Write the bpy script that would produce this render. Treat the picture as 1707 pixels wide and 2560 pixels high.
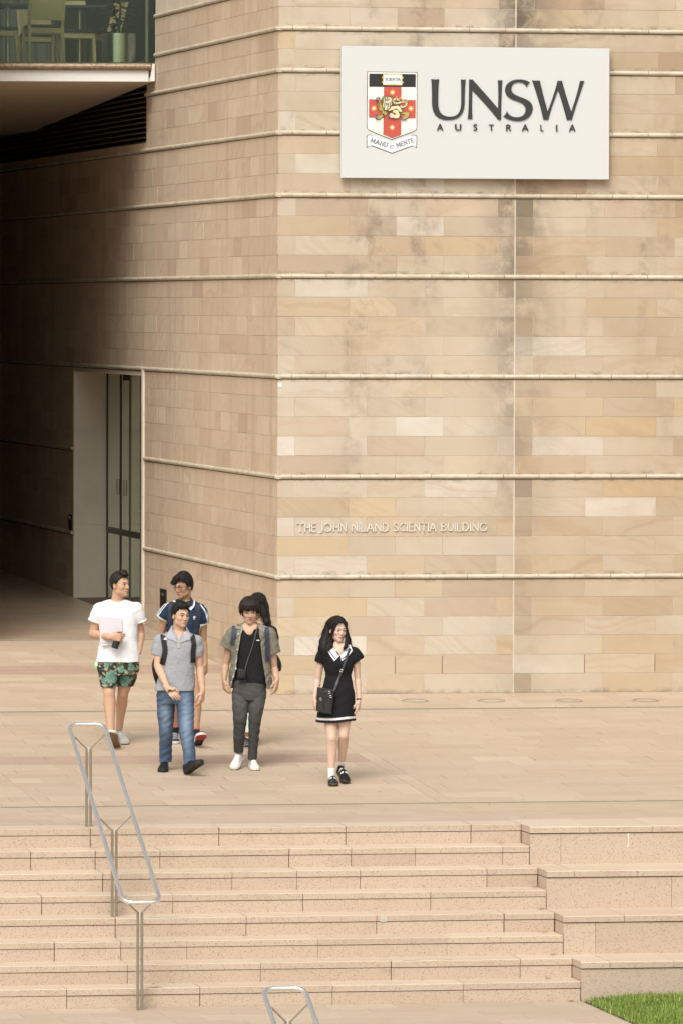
import bpy, bmesh, math, random
import numpy as np
from mathutils import Vector, Matrix, noise
from mathutils.bvhtree import BVHTree

random.seed(7)
rad = math.radians
scene = bpy.context.scene
for o in list(bpy.data.objects):
    bpy.data.objects.remove(o)
C = scene.collection

# ------------------------------------------------------------------ camera
FPX = 14222.0
CX, CY = 853.5, 1280.0
CAM_H = 4.60
PITCH = math.atan(509.5 / FPX)
ROLL = 0.003
cam_pos = Vector((0, 0, CAM_H))
_f = Vector((0, math.cos(PITCH), -math.sin(PITCH)))
_r0 = Vector((1, 0, 0))
_u0 = _r0.cross(_f)
_r = _r0 * math.cos(ROLL) + _u0 * math.sin(ROLL)
_u = _u0 * math.cos(ROLL) - _r0 * math.sin(ROLL)
cam_data = bpy.data.cameras.new('camera')
cam = bpy.data.objects.new('camera', cam_data)
C.objects.link(cam)
cam_data.sensor_fit = 'VERTICAL'
cam_data.sensor_height = 36.0
cam_data.lens = 200.0
cam_data.clip_start = 1.0
cam_data.clip_end = 3000.0
cam.matrix_world = Matrix(((_r.x, _u.x, -_f.x, 0), (_r.y, _u.y, -_f.y, 0), (_r.z, _u.z, -_f.z, CAM_H), (0, 0, 0, 1)))
scene.camera = cam

# ------------------------------------------------------------------ light
SUN_EL, SUN_AZ = 50.0, -16.0      # azimuth: degrees to the right of straight behind the camera (negative: left)
world = bpy.data.worlds.new('World')
scene.world = world
world.use_nodes = True
wn = world.node_tree
bg = wn.nodes['Background']
sky = wn.nodes.new('ShaderNodeTexSky')
sky.sky_type = 'NISHITA'
sky.sun_disc = False
sky.sun_elevation = rad(SUN_EL)
sky.sun_rotation = rad(180 - SUN_AZ)
sky.air_density = 1.0
sky.dust_density = 6.0
sky.ozone_density = 1.0
hsv = wn.nodes.new('ShaderNodeHueSaturation')      # overcast: a grey sky
hsv.inputs['Saturation'].default_value = 0.05
wn.links.new(sky.outputs[0], hsv.inputs['Color'])
wn.links.new(hsv.outputs[0], bg.inputs['Color'])
bg.inputs['Strength'].default_value = 0.15
sun_data = bpy.data.lights.new('sun', 'SUN')
sun_data.energy = 1.3
sun_data.angle = rad(30)
sun_data.color = (1.0, 0.94, 0.85)
sun = bpy.data.objects.new('sun', sun_data)
C.objects.link(sun)
_sd = Vector((math.sin(rad(SUN_AZ)) * math.cos(rad(SUN_EL)), -math.cos(rad(SUN_AZ)) * math.cos(rad(SUN_EL)), math.sin(rad(SUN_EL))))
sun.rotation_euler = _sd.to_track_quat('Z', 'Y').to_euler()
sun.location = (10, 20, 40)
vs = scene.view_settings
vs.view_transform = 'Standard'
vs.look = 'None'
vs.exposure = 0.12
vs.gamma = 1.0
scene.cycles.use_denoising = True
scene.cycles.max_bounces = 8
scene.render.film_transparent = False

# ------------------------------------------------------------------ helpers
def link(o, parent=None):
    C.objects.link(o)
    if parent is not None:
        o.parent = parent
    return o

def mesh(name, verts, faces, mat=None, parent=None, smooth=False, mats=None, fmat=None):
    me = bpy.data.meshes.new(name)
    me.from_pydata([tuple(v) for v in verts], [], [tuple(f) for f in faces])
    if mats:
        for m in mats: me.materials.append(m)
        if fmat is not None:
            me.polygons.foreach_set('material_index', fmat)
    elif mat:
        me.materials.append(mat)
    if smooth:
        me.polygons.foreach_set('use_smooth', [True] * len(me.polygons))
    me.update()
    return link(bpy.data.objects.new(name, me), parent)

def inst(name, me, parent=None, loc=(0, 0, 0), rz=0.0):
    o = bpy.data.objects.new(name, me)
    o.location = loc
    o.rotation_euler = (0, 0, rz)
    return link(o, parent)

def empty(name, loc=(0, 0, 0), rz=0.0):
    o = bpy.data.objects.new(name, None)
    o.empty_display_size = 0.1
    o.location = loc
    o.rotation_euler = (0, 0, rz)
    return link(o)

def tag(o, label, cat, group=None):
    o['label'] = label
    o['category'] = cat
    if group: o['group'] = group
    return o

def kind(o, k):
    o['kind'] = k
    return o

class MB:
    """collects faces of one mesh"""
    def __init__(s):
        s.v, s.f, s.m = [], [], []
    def add(s, verts, faces, m=0):
        b = len(s.v)
        s.v += [tuple(v) for v in verts]
        s.f += [tuple(i + b for i in f) for f in faces]
        s.m += [m] * len(faces)
    def box(s, lo, hi, m=0, M=None, ch=0.0):
        x0, y0, z0 = lo; x1, y1, z1 = hi
        if ch > 0:
            vs_ = []
            for (x, sx) in ((x0, 1), (x1, -1)):
                for (y, sy) in ((y0, 1), (y1, -1)):
                    for (z, sz) in ((z0, 1), (z1, -1)):
                        vs_ += [(x, y + sy * ch, z + sz * ch), (x + sx * ch, y, z + sz * ch), (x + sx * ch, y + sy * ch, z)]
            bm = bmesh.new()
            for v in vs_: bm.verts.new(v)
            r = bmesh.ops.convex_hull(bm, input=bm.verts)
            bmesh.ops.dissolve_limit(bm, angle_limit=0.01, verts=bm.verts, edges=bm.edges)
            bm.verts.index_update()
            vv = [v.co.copy() for v in bm.verts]; ff = [[v.index for v in f.verts] for f in bm.faces]
            bm.free()
        else:
            vv = [Vector((x, y, z)) for x in (x0, x1) for y in (y0, y1) for z in (z0, z1)]
            ff = [(0, 1, 3, 2), (4, 6, 7, 5), (0, 4, 5, 1), (2, 3, 7, 6), (0, 2, 6, 4), (1, 5, 7, 3)]
        if M is not None: vv = [M @ v for v in vv]
        s.add(vv, ff, m)
    def prism(s, pts, d, m=0):
        """pts: 3D polygon, d: extrusion vector"""
        n = len(pts); d = Vector(d)
        a = [Vector(p) for p in pts]; b = [p + d for p in a]
        f = [tuple(range(n))[::-1], tuple(range(n, 2 * n))]
        f += [(i, (i + 1) % n, n + (i + 1) % n, n + i) for i in range(n)]
        s.add(a + b, f, m)
    def tube(s, pts, r, n=10, m=0, closed=False, caps=True, flat=None):
        pts = [Vector(p) for p in pts]; k = len(pts)
        rr = r if isinstance(r, (list, tuple)) else [r] * k
        rings = []; up = None
        for i in range(k):
            if closed: t = pts[(i + 1) % k] - pts[i - 1]
            elif i == 0: t = pts[1] - pts[0]
            elif i == k - 1: t = pts[-1] - pts[-2]
            else: t = (pts[i + 1] - pts[i]).normalized() + (pts[i] - pts[i - 1]).normalized()
            t.normalize()
            if up is None:
                a = Vector((0, 0, 1)) if abs(t.z) < 0.9 else Vector((1, 0, 0))
                up = (a - t * a.dot(t)).normalized()
            else:
                up = (up - t * up.dot(t)).normalized()
            sd = t.cross(up)
            rings.append([pts[i] + (up * math.cos(2 * math.pi * j / n) + sd * math.sin(2 * math.pi * j / n)) * rr[i] for j in range(n)])
        vv = [v for ring in rings for v in ring]; ff = []
        for i in range(k if closed else k - 1):
            a, b = i * n, ((i + 1) % k) * n
            ff += [(a + j, a + (j + 1) % n, b + (j + 1) % n, b + j) for j in range(n)]
        if caps and not closed:
            ff += [tuple(range(n))[::-1], tuple((k - 1) * n + j for j in range(n))]
        s.add(vv, ff, m)
    def build(s, name, mat=None, parent=None, smooth=False, mats=None):
        return mesh(name, s.v, s.f, mat, parent, smooth, mats, s.m if mats else None)

def smooth_by_angle(o, ang=35):
    me = o.data
    me.polygons.foreach_set('use_smooth', [True] * len(me.polygons))
    me.set_sharp_from_angle(angle=rad(ang))
    return o

# ------------------------------------------------------------------ materials
class NT:
    def __init__(s, name):
        s.mat = bpy.data.materials.new(name)
        s.mat.use_nodes = True
        s.t = s.mat.node_tree
        s.b = s.t.nodes['Principled BSDF']
    def n(s, typ, **kw):
        nd = s.t.nodes.new(typ)
        for k, v in kw.items(): setattr(nd, k, v)
        return nd
    def put(s, inp, v):
        if hasattr(v, 'is_linked') or isinstance(v, bpy.types.NodeSocket): s.t.links.new(v, inp)
        else: inp.default_value = v
    def math(s, op, a, b=None, c=None, clamp=False):
        nd = s.n('ShaderNodeMath', operation=op); nd.use_clamp = clamp
        s.put(nd.inputs[0], a)
        if b is not None: s.put(nd.inputs[1], b)
        if c is not None: s.put(nd.inputs[2], c)
        return nd.outputs[0]
    def noise(s, vec, scale, detail=3, rough=0.55, dist=0.0):
        nd = s.n('ShaderNodeTexNoise')
        s.put(nd.inputs['Vector'], vec); nd.inputs['Scale'].default_value = scale
        nd.inputs['Detail'].default_value = detail; nd.inputs['Roughness'].default_value = rough
        nd.inputs['Distortion'].default_value = dist
        return nd.outputs[0]
    def vmul(s, vec, v):
        nd = s.n('ShaderNodeVectorMath', operation='MULTIPLY'); s.put(nd.inputs[0], vec); nd.inputs[1].default_value = v
        return nd.outputs[0]
    def vadd(s, vec, v):
        nd = s.n('ShaderNodeVectorMath', operation='ADD'); s.put(nd.inputs[0], vec); s.put(nd.inputs[1], v)
        return nd.outputs[0]
    def dot(s, vec, v):
        nd = s.n('ShaderNodeVectorMath', operation='DOT_PRODUCT'); s.put(nd.inputs[0], vec); nd.inputs[1].default_value = v
        return nd.outputs['Value']
    def ramp(s, fac, stops, interp='LINEAR'):
        nd = s.n('ShaderNodeValToRGB'); s.put(nd.inputs[0], fac); r = nd.color_ramp; r.interpolation = interp
        while len(r.elements) < len(stops): r.elements.new(0.5)
        for e, (p, c) in zip(r.elements, stops):
            e.position = p; e.color = (c[0], c[1], c[2], 1) if isinstance(c, (tuple, list)) else (c, c, c, 1)
        return nd.outputs[0]
    def mix(s, fac, a, b, mode='MIX'):
        nd = s.n('ShaderNodeMix', data_type='RGBA', blend_type=mode)
        s.put(nd.inputs[0], fac)
        for i, v in ((6, a), (7, b)):
            if isinstance(v, (tuple, list)): v = (v[0], v[1], v[2], 1)
            s.put(nd.inputs[i], v)
        return nd.outputs[2]
    def maprange(s, v, a, b, c=0.0, d=1.0):
        nd = s.n('ShaderNodeMapRange'); s.put(nd.inputs[0], v)
        for i, x in enumerate((a, b, c, d)): nd.inputs[i + 1].default_value = x
        return nd.outputs[0]
    def pos(s): return s.n('ShaderNodeNewGeometry').outputs['Position']
    def obj(s): return s.n('ShaderNodeTexCoord').outputs['Object']
    def rnd(s):
        a = s.n('ShaderNodeObjectInfo').outputs['Random']; b = s.n('ShaderNodeNewGeometry').outputs['Random Per Island']
        return s.math('FRACT', s.math('ADD', a, b))
    def attr(s, name='Col'): return s.n('ShaderNodeAttribute', attribute_name=name).outputs['Color']
    def bump(s, h, strength=0.3, dist=0.01):
        nd = s.n('ShaderNodeBump'); s.put(nd.inputs['Height'], h)
        nd.inputs['Strength'].default_value = strength; nd.inputs['Distance'].default_value = dist
        s.t.links.new(nd.outputs[0], s.b.inputs['Normal'])
    def col(s, c): s.put(s.b.inputs['Base Color'], (c[0], c[1], c[2], 1) if isinstance(c, (tuple, list)) else c); return s
    def rough(s, r): s.put(s.b.inputs['Roughness'], r); return s
    def metal(s, v): s.b.inputs['Metallic'].default_value = v; return s
    def spec(s, v): s.b.inputs['Specular IOR Level'].default_value = v; return s

def plain(name, c, rough=0.6, metal=0.0, var=0.08, scale=30.0):
    t = NT(name)
    n = t.noise(t.obj(), scale, 3)
    t.col(t.mix(n, [x * (1 - var) for x in c], [min(1, x * (1 + var)) for x in c]))
    t.rough(rough).metal(metal)
    return t.mat

# ------------------------------------------------------------------ plan of the place
def ray(u, v):
    return (_f + _r * ((u - CX) / FPX) - _u * ((v - CY) / FPX))
def hit(u, v, p0, n):
    """where the line of sight through photograph pixel (u, v) meets the plane through p0 with normal n"""
    d = ray(u, v); n = Vector(n); p0 = Vector(p0)
    return cam_pos + d * ((p0 - cam_pos).dot(n) / d.dot(n))
A_E, A_N = rad(8.5), rad(13.0)
E = Vector((math.cos(A_E), math.sin(A_E), 0))          # along the front wall and the step edges
NIN = Vector((-math.sin(A_E), math.cos(A_E), 0))       # square to the front wall, into the building
N = Vector((-math.sin(A_N), math.cos(A_N), 0))         # along the side wall and the stair flanks
NS = Vector((math.cos(A_N), math.sin(A_N), 0))         # square to the side wall, into the building
UP = Vector((0, 0, 1))
EDGE = hit(850, 2065, (0, 0, 0), UP)                   # a point of the top step's nosing
G1, G2, G3, G4 = -0.010, 0.060, 0.047, 0.018
B_RAMP = 7.4                                            # length of the ramp beside the building
DRA = hit(850, 2010, EDGE, UP - NIN * G1)              # a point of the near drain
DRB_N = UP - NIN * G2
CORNER = hit(693, 1736, DRA, DRB_N)                    # foot of the building's corner
def to_ab(p):
    """skew plan coordinates: a along E, b along N, from the near drain point"""
    q = Vector((p.x - DRA.x, p.y - DRA.y)); det = E.x * N.y - E.y * N.x
    return ((q.x * N.y - q.y * N.x) / det, (E.x * q.y - E.y * q.x) / det)
def ab(a, b):
    return DRA + E * a + N * b
NN = N.dot(NIN)
B_EDGE = to_ab(EDGE)[1]
B_WALL = to_ab(CORNER)[1]
def ground_z(b):
    if b < 0: return DRA.z + G1 * b * NN
    if b < B_WALL: return DRA.z + G2 * b * NN
    if b < B_WALL + B_RAMP: return CORNER.z + G3 * (b - B_WALL) * NN
    return CORNER.z + G3 * B_RAMP * NN + G4 * (b - B_WALL - B_RAMP) * NN
def on_ground(u, v):
    p = hit(u, v, EDGE, UP - NIN * G1)
    if to_ab(p)[1] > 0: p = hit(u, v, DRA, UP - NIN * G2)
    if to_ab(p)[1] > B_WALL: p = hit(u, v, CORNER, UP - NIN * G3)
    return p
def wz(v, u=693, p=None):
    """height of pixel row v on the vertical through p"""
    return hit(u, v, p or CORNER, (0, 1, 0)).z
def side_s(u, v=1000):
    """distance along the side wall from the corner"""
    return (hit(u, v, CORNER, NS) - CORNER).dot(N)
def side_z(u, v): return hit(u, v, CORNER, NS).z
def front_a(u, v=1000): return (hit(u, v, CORNER, NIN) - CORNER).dot(E)
RZ_F = A_E
RZ_S = A_N - math.pi / 2
# ================================================================== materials of the setting
E3, N3 = tuple(E), tuple(N)
def sandstone(name, side=False):
    t = NT(name)
    P = t.pos(); r = t.rnd()
    rel = t.vadd(P, (-CORNER.x, -CORNER.y, -CORNER.z))
    off = t.n('ShaderNodeCombineXYZ'); t.put(off.inputs[0], t.math('MULTIPLY', r, 37.0)); t.put(off.inputs[1], t.math('MULTIPLY', r, 91.0)); t.put(off.inputs[2], t.math('MULTIPLY', r, 53.0))
    Q = t.vadd(rel, off.outputs[0])
    r2 = t.math('FRACT', t.math('MULTIPLY', r, 17.31)); r3 = t.math('FRACT', t.math('MULTIPLY', r, 71.7))
    if side:
        stops = [(0.0, (0.565, 0.44, 0.31)), (0.3, (0.63, 0.505, 0.365)), (0.6, (0.58, 0.465, 0.335)), (0.82, (0.66, 0.545, 0.40)), (1.0, (0.50, 0.375, 0.27))]
    else:
        stops = [(0.0, (0.55, 0.465, 0.34)), (0.12, (0.61, 0.535, 0.41)), (0.25, (0.56, 0.47, 0.35)), (0.4, (0.51, 0.415, 0.30)), (0.52, (0.615, 0.545, 0.425)), (0.64, (0.55, 0.435, 0.30)), (0.74, (0.59, 0.49, 0.35)), (0.84, (0.47, 0.37, 0.27)), (0.9, (0.59, 0.46, 0.285)), (0.95, (0.64, 0.58, 0.47)), (1.0, (0.70, 0.65, 0.56))]
    base = t.ramp(r, stops)
    # soft cloudy tone inside a block
    base = t.mix(t.math('MULTIPLY', t.maprange(t.noise(t.vmul(Q, (1.6, 1.6, 2.2)), 1.5, 4, 0.6), 0.35, 0.7), 0.34), base, (0.50, 0.37, 0.255))
    # bedding: tilted wavy rust bands, in some blocks only
    ang = t.math('MULTIPLY_ADD', r2, 1.3, -0.35)
    along = t.dot(rel, E3 if not side else N3); zz = t.dot(rel, (0, 0, 1))
    bed = t.math('ADD', t.math('MULTIPLY', zz, 1.0), t.math('MULTIPLY', along, ang))
    bed = t.math('ADD', bed, t.math('MULTIPLY', t.noise(Q, 2.2, 3), 0.35))
    bed = t.math('ADD', bed, t.math('MULTIPLY', r3, 7.0))
    cv = t.n('ShaderNodeCombineXYZ'); t.put(cv.inputs[0], bed)
    bn = t.noise(cv.outputs[0], 8.0, 2, 0.6)
    band = t.maprange(bn, 0.48, 0.72)
    band = t.math('MULTIPLY', band, t.maprange(r3, 0.2, 0.8, 0.10, 1.0))
    base = t.mix(t.math('MULTIPLY', band, 0.46), base, (0.41, 0.265, 0.16))
    # grain
    base = t.mix(t.math('MULTIPLY', t.noise(rel, 160.0, 2), 0.14), base, (0.33, 0.25, 0.17))
    # water stains with shapes of their own: drips under the rolls and down the movement joint
    st = None
    if not side:
        dj = t.math('ABSOLUTE', t.math('SUBTRACT', along, 2.60))
        near = t.maprange(dj, 0.0, 0.5, 1.0, 0.0)
        near = t.math('MULTIPLY', near, t.maprange(zz, 1.6, 5.2, 0.22, 1.0))
        blot = t.noise(t.vmul(rel, (2.2, 2.2, 2.0)), 1.7, 8, 0.72)
        s1 = t.math('MULTIPLY', near, t.maprange(blot, 0.34, 0.54))
        col2 = t.math('MULTIPLY', t.maprange(t.noise(t.vmul(rel, (1.7, 1.7, 0.12)), 1.3, 3), 0.54, 0.68), t.maprange(blot, 0.46, 0.66))
        col2 = t.math('MULTIPLY', col2, t.maprange(zz, 1.5, 5.0, 0.10, 0.75))
        nar = t.math('MULTIPLY', t.maprange(along, 2.565, 2.572), t.maprange(along, 2.76, 2.772, 1.0, 0.0))
        nar = t.math('MULTIPLY', t.math('MULTIPLY', nar, t.maprange(r3, 0.3, 0.9, 0.1, 0.8)), t.maprange(zz, 1.0, 4.0, 0.45, 1.0))
        st = t.math('MAXIMUM', t.math('MAXIMUM', s1, col2), nar)
        st = t.math('MULTIPLY', st, t.maprange(r2, 0.0, 0.8, 0.5, 1.4))
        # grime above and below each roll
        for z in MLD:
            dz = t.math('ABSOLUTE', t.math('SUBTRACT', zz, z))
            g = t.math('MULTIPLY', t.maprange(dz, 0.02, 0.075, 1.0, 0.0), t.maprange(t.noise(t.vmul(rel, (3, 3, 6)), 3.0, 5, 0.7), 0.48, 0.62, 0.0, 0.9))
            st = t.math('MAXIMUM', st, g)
        batch = t.math('MULTIPLY', t.maprange(along, 2.565, 2.575, 0.0, 0.55), t.maprange(t.noise(rel, 0.9, 3), 0.3, 0.6, 0.4, 1.0))
        base = t.mix(batch, base, t.mix(1.0, base, (0.84, 0.76, 0.66), 'MULTIPLY'))
        big = t.math('MULTIPLY', t.maprange(t.noise(t.vmul(rel, (1, 1, 0.7)), 0.8, 4, 0.6), 0.42, 0.65), t.maprange(zz, 1.0, 6.0, 0.15, 0.6))
        base = t.mix(big, base, t.mix(1.0, base, (0.78, 0.72, 0.64), 'MULTIPLY'))
        foot = t.math('MULTIPLY', t.maprange(zz, 0.0, 0.06, 0.75, 0.0), t.maprange(t.noise(rel, 9.0, 4), 0.4, 0.6))
        st = t.math('MAXIMUM', st, foot)
        base = t.mix(1.0, base, (0.985, 1.0, 1.03), 'MULTIPLY')
        base = t.mix(t.math('MULTIPLY', st, 0.80, clamp=True), base, (0.15, 0.125, 0.09))
    else:
        drip = t.noise(t.vmul(rel, (3.5, 3.5, 0.25)), 1.5, 4, 0.6)
        base = t.mix(t.math('MULTIPLY', t.maprange(drip, 0.52, 0.72), 0.42), base, (0.36, 0.255, 0.18))
        pale = t.math('MULTIPLY', t.maprange(t.noise(t.vmul(rel, (7, 7, 0.3)), 1.4, 4, 0.6), 0.62, 0.74), 0.30)
        base = t.mix(pale, base, (0.70, 0.58, 0.44))
    t.col(base).rough(0.85).spec(0.25)
    t.bump(t.noise(rel, 90.0, 4), 0.18, 0.004)
    return t.mat

MLD_V = (-38, 70, 175, 331, 487, 690, 941, 1192, 1443)
MLD = [wz(v) - CORNER.z for v in MLD_V]            # heights of the rolls above the corner's foot
Z0 = CORNER.z
MAT_FRONT = sandstone('sandstone_front')
MAT_SIDE = sandstone('sandstone_side', True)
def roll_mat():
    t = NT('roll_stone'); P = t.pos()
    c = t.mix(t.maprange(t.noise(P, 5.0, 5, 0.65), 0.4, 0.7), (0.60, 0.53, 0.41), (0.44, 0.365, 0.265))
    c = t.mix(t.maprange(t.noise(P, 22.0, 4), 0.63, 0.74, 0.0, 0.55), c, (0.16, 0.125, 0.085))
    t.col(c).rough(0.55); t.bump(t.noise(P, 60.0, 3), 0.2, 0.004)
    return t.mat
MAT_ROLL = roll_mat()
MAT_MORTAR = plain('mortar', (0.60, 0.52, 0.40), 0.95, var=0.4, scale=1.6)
MAT_SEALANT = plain('sealant', (0.60, 0.57, 0.49), 0.7, var=0.25, scale=3)
MAT_JAMB = plain('pale_stone', (0.70, 0.62, 0.485), 0.7, var=0.16, scale=2.2)
MAT_DARKMETAL = plain('dark_metal', (0.030, 0.028, 0.025), 0.45, 0.6)
MAT_LOUVRE = plain('louvre_metal', (0.16, 0.135, 0.10), 0.6, 0.0)
MAT_WHITE = plain('white_paint', (0.74, 0.73, 0.69), 0.45, var=0.03)
MAT_SOFFIT = plain('soffit_render', (0.66, 0.54, 0.41), 0.85, var=0.06, scale=1.2)
def bronze():
    t = NT('bronze_tube'); o = t.pos()
    c = t.mix(t.maprange(t.noise(o, 30.0, 4, 0.7), 0.35, 0.65), (0.17, 0.11, 0.065), (0.33, 0.24, 0.155))
    t.col(c).rough(0.45).metal(0.4); return t.mat
MAT_BRONZE = bronze()
def glass(name, tint, rough=0.02, alpha_mix=0.25):
    t = NT(name)
    t.col((0, 0, 0))
    g = t.n('ShaderNodeBsdfGlossy'); g.inputs['Roughness'].default_value = rough; g.inputs['Color'].default_value = (0.86, 0.95, 0.86, 1)
    tr = t.n('ShaderNodeBsdfTransparent'); tr.inputs['Color'].default_value = (*tint, 1)
    fr = t.n('ShaderNodeFresnel'); fr.inputs['IOR'].default_value = 1.5
    mx = t.n('ShaderNodeMixShader')
    t.put(mx.inputs[0], t.math('MULTIPLY_ADD', fr.outputs[0], 1.0, alpha_mix * 0.2, clamp=True))
    t.t.links.new(tr.outputs[0], mx.inputs[1]); t.t.links.new(g.outputs[0], mx.inputs[2])
    t.t.links.new(mx.outputs[0], t.t.nodes['Material Output'].inputs['Surface'])
    return t.mat
MAT_GLASS = glass('balustrade_glass', (0.80, 0.85, 0.74), alpha_mix=0.05)
MAT_DOORGLASS = glass('door_glass', (0.55, 0.66, 0.52), alpha_mix=1.8)
def steel(name, c, rough, met=0.8):
    t = NT(name); o = t.obj()
    n = t.noise(o, 5.0, 2)
    t.col(t.mix(n, [x * 0.94 for x in c], c)).metal(met)
    t.rough(t.maprange(n, 0.3, 0.7, rough * 0.8, rough * 1.25)); return t.mat
MAT_STEEL = steel('brushed_steel', (0.93, 0.915, 0.88), 0.24, 0.95)
MAT_STEEL_DULL = steel('dull_steel', (0.33, 0.285, 0.22), 0.42)

# ================================================================== the stone building
bld = empty('stone_building', CORNER)
tag(bld, 'sandstone clad building with pale horizontal roll mouldings behind the people', 'building')
def W2L(p): return Vector(p) - CORNER
def FP(a, z, out=0.0): return E * a - NIN * out + UP * z           # point on the front face, building local
def SP(s, z, out=0.0): return N * s - NS * out + UP * z            # point on the side face

_bc = {}
def block_mesh(w, h, mat):
    k = (round(w, 3), round(h, 3), mat.name)
    if k not in _bc:
        g, c, T = 0.0020, 0.0013, 0.06
        x0, x1, z0, z1 = g, w - g, g, h - g
        v = [(x0, T, z0), (x1, T, z0), (x1, T, z1), (x0, T, z1), (x0, c, z0), (x1, c, z0), (x1, c, z1), (x0, c, z1),
             (x0 + c, 0, z0 + c), (x1 - c, 0, z0 + c), (x1 - c, 0, z1 - c), (x0 + c, 0, z1 - c)]
        f = [(0, 1, 5, 4), (1, 2, 6, 5), (2, 3, 7, 6), (3, 0, 4, 7), (4, 5, 9, 8), (5, 6, 10, 9), (6, 7, 11, 10), (7, 4, 8, 11), (8, 9, 10, 11)]
        me = bpy.data.meshes.new('sandstone_block'); me.from_pydata(v, [], f); me.materials.append(mat); _bc[k] = me
    return _bc[k]

# courses: bands between the rolls
bands = []
lv = [0.0] + MLD[::-1] + [MLD[0] + 0.70]
ncs = (6, 5, 5, 5, 4, 3, 3, 2, 2, 3)
courses = []
for i, n in enumerate(ncs):
    lo = lv[i] + (0.016 if i else 0.0); hi = lv[i + 1] - 0.016
    for k in range(n): courses.append((lo + (hi - lo) * k / n, (hi - lo) / n))
FRONT_A = [0.0, 0.185, 0.966, 1.593, 2.38, 2.567, 2.766, 3.543, 4.319, 4.62]
FRONT_B = [0.0, 0.768, 1.276, 1.79, 2.566, 3.348, 4.125, 4.62]
wall_f = mesh('front_wall', [(0, 0, 0)], [], None, bld)
core = MB()
# front wall: every block is a piece
nb = len(courses)
V_TOP = 7.95 - Z0
for i, (z, h) in enumerate(courses):
    js = FRONT_A if i % 2 == 0 else FRONT_B
    for a0, a1 in zip(js, js[1:]):
        j = 0.006 if abs(a1 - 2.566) < 0.004 else 0.0
        j0 = 0.006 if abs(a0 - 2.566) < 0.004 else 0.0
        o = inst('sandstone_block', block_mesh(a1 - a0 - j - j0, h, MAT_FRONT), wall_f, FP(a0 + j0, z, random.uniform(0.0, 0.003)), RZ_F)
wall_f.data.clear_geometry()
# mortar bed and solid mass behind the blocks
TOPZ = lv[-1]
cf = MB()
q = [FP(0.012, -0.3, -0.0025), FP(9.0, -0.3, -0.0025), FP(9.0, -0.3, -0.5), FP(0.5, -0.3, -0.5)]
cf.prism(q, UP * (TOPZ + 0.3))
cf.build('front_core', MAT_MORTAR, bld)
# plain stone beyond the frame
cf = MB(); cf.prism([FP(4.63, -0.3, 0.0), FP(12.0, -0.3, 0.0), FP(12.0, -0.3, -0.6), FP(4.63, -0.3, -0.6)], UP * (TOPZ + 0.3))
cf.build('front_wall_extension', MAT_FRONT, bld)
# movement joint
sj = MB(); sj.prism([FP(2.5635, -0.02, -0.001), FP(2.5685, -0.02, -0.001), FP(2.5685, -0.02, -0.02), FP(2.5635, -0.02, -0.02)], UP * (MLD[4]))
sj.build('movement_joint', MAT_SEALANT, bld)
MAT_SLOT = plain('slot_brown', (0.16, 0.10, 0.06), 0.8)
# dark slots in the second course
for a in (FRONT_B[2] + 0.0, FRONT_B[3] + 0.0, FRONT_B[5], FRONT_B[6]):
    sl = MB(); z = courses[1][0]; sl.prism([FP(a - 0.003, z + 0.01, 0.0035), FP(a + 0.003, z + 0.01, 0.0035), FP(a + 0.003, z + 0.01, -0.02), FP(a - 0.003, z + 0.01, -0.02)], UP * (courses[1][1] - 0.02))
    sl.build('weep_slot', MAT_SLOT, bld)

# side wall ------------------------------------------------------------
S_J1, S_J2 = side_s(361), side_s(184)              # door jambs
S_LOUV = side_s(366); S_BAL = side_s(389)
S_END = 34.0
DOOR_TOP = MLD[6] - 0.035
LOUV_LO = side_z(366, 357) - Z0
wall_s = mesh('side_wall', [(0, 0, 0)], [], None, bld); wall_s.data.clear_geometry()
rs = random.Random(5)
side_blocks = []
for i, (z, h) in enumerate(courses):
    if z > lv[-2]: continue
    s = 0.085; first = True
    pat = [0.21, 0.80, 0.63, 0.80, 0.40] if i % 2 == 0 else [0.77, 0.51, 0.52, 0.78]
    k = 0
    cuts = [0.0, 0.085]
    while s < S_END:
        s += pat[k % len(pat)] * rs.choice((1, 1, 1, 0.6, 1.2)); k += 1
        cuts.append(s)
    spans = [(a, b) for a, b in zip(cuts, cuts[1:])]
    out = []
    for a, b in spans:
        if z + h <= DOOR_TOP + 0.05:                       # beside the door opening
            if a < S_J1 < b: b = S_J1
            if a < S_J2 < b: a = S_J2
            if a >= S_J1 - 0.001 and b <= S_J2 + 0.001: continue
        if z > LOUV_LO - 0.11:                             # louvre and room zone
            lim = S_LOUV if z < 6.6 else S_BAL + 0.05
            if a >= lim - 0.05: continue
            b = min(b, lim)
        if b - a < 0.03: continue
        if z + h > 8.0 - Z0 + 0.6: continue
        out.append((a, b))
    side_blocks += [(a, b, z, h) for a, b in out]
side_blocks.sort(key=lambda q_: q_[0])
ind = [q_ for q_ in side_blocks if q_[0] < 7.4]
keep = set(); rest = MB()
ranked = sorted(ind, key=lambda q_: -(q_[1] - q_[0]) * (1.15 - 0.02 * q_[0]))
for q_ in ranked[:150]: keep.add(q_)
for q_ in side_blocks:
    a, b, z, h = q_
    P0 = SP(b, z, rs.uniform(0, 0.0025))
    me = block_mesh(b - a, h, MAT_SIDE)
    if q_ in keep:
        inst('sandstone_block', me, wall_s, P0, RZ_S)
    else:
        M = Matrix.Translation(P0) @ Matrix.Rotation(RZ_S, 4, 'Z')
        rest.add([M @ v.co for v in me.vertices], [list(p.vertices) for p in me.polygons])
kind(rest.build('sandstone_blocks', MAT_SIDE, wall_s), 'stuff')
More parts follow.
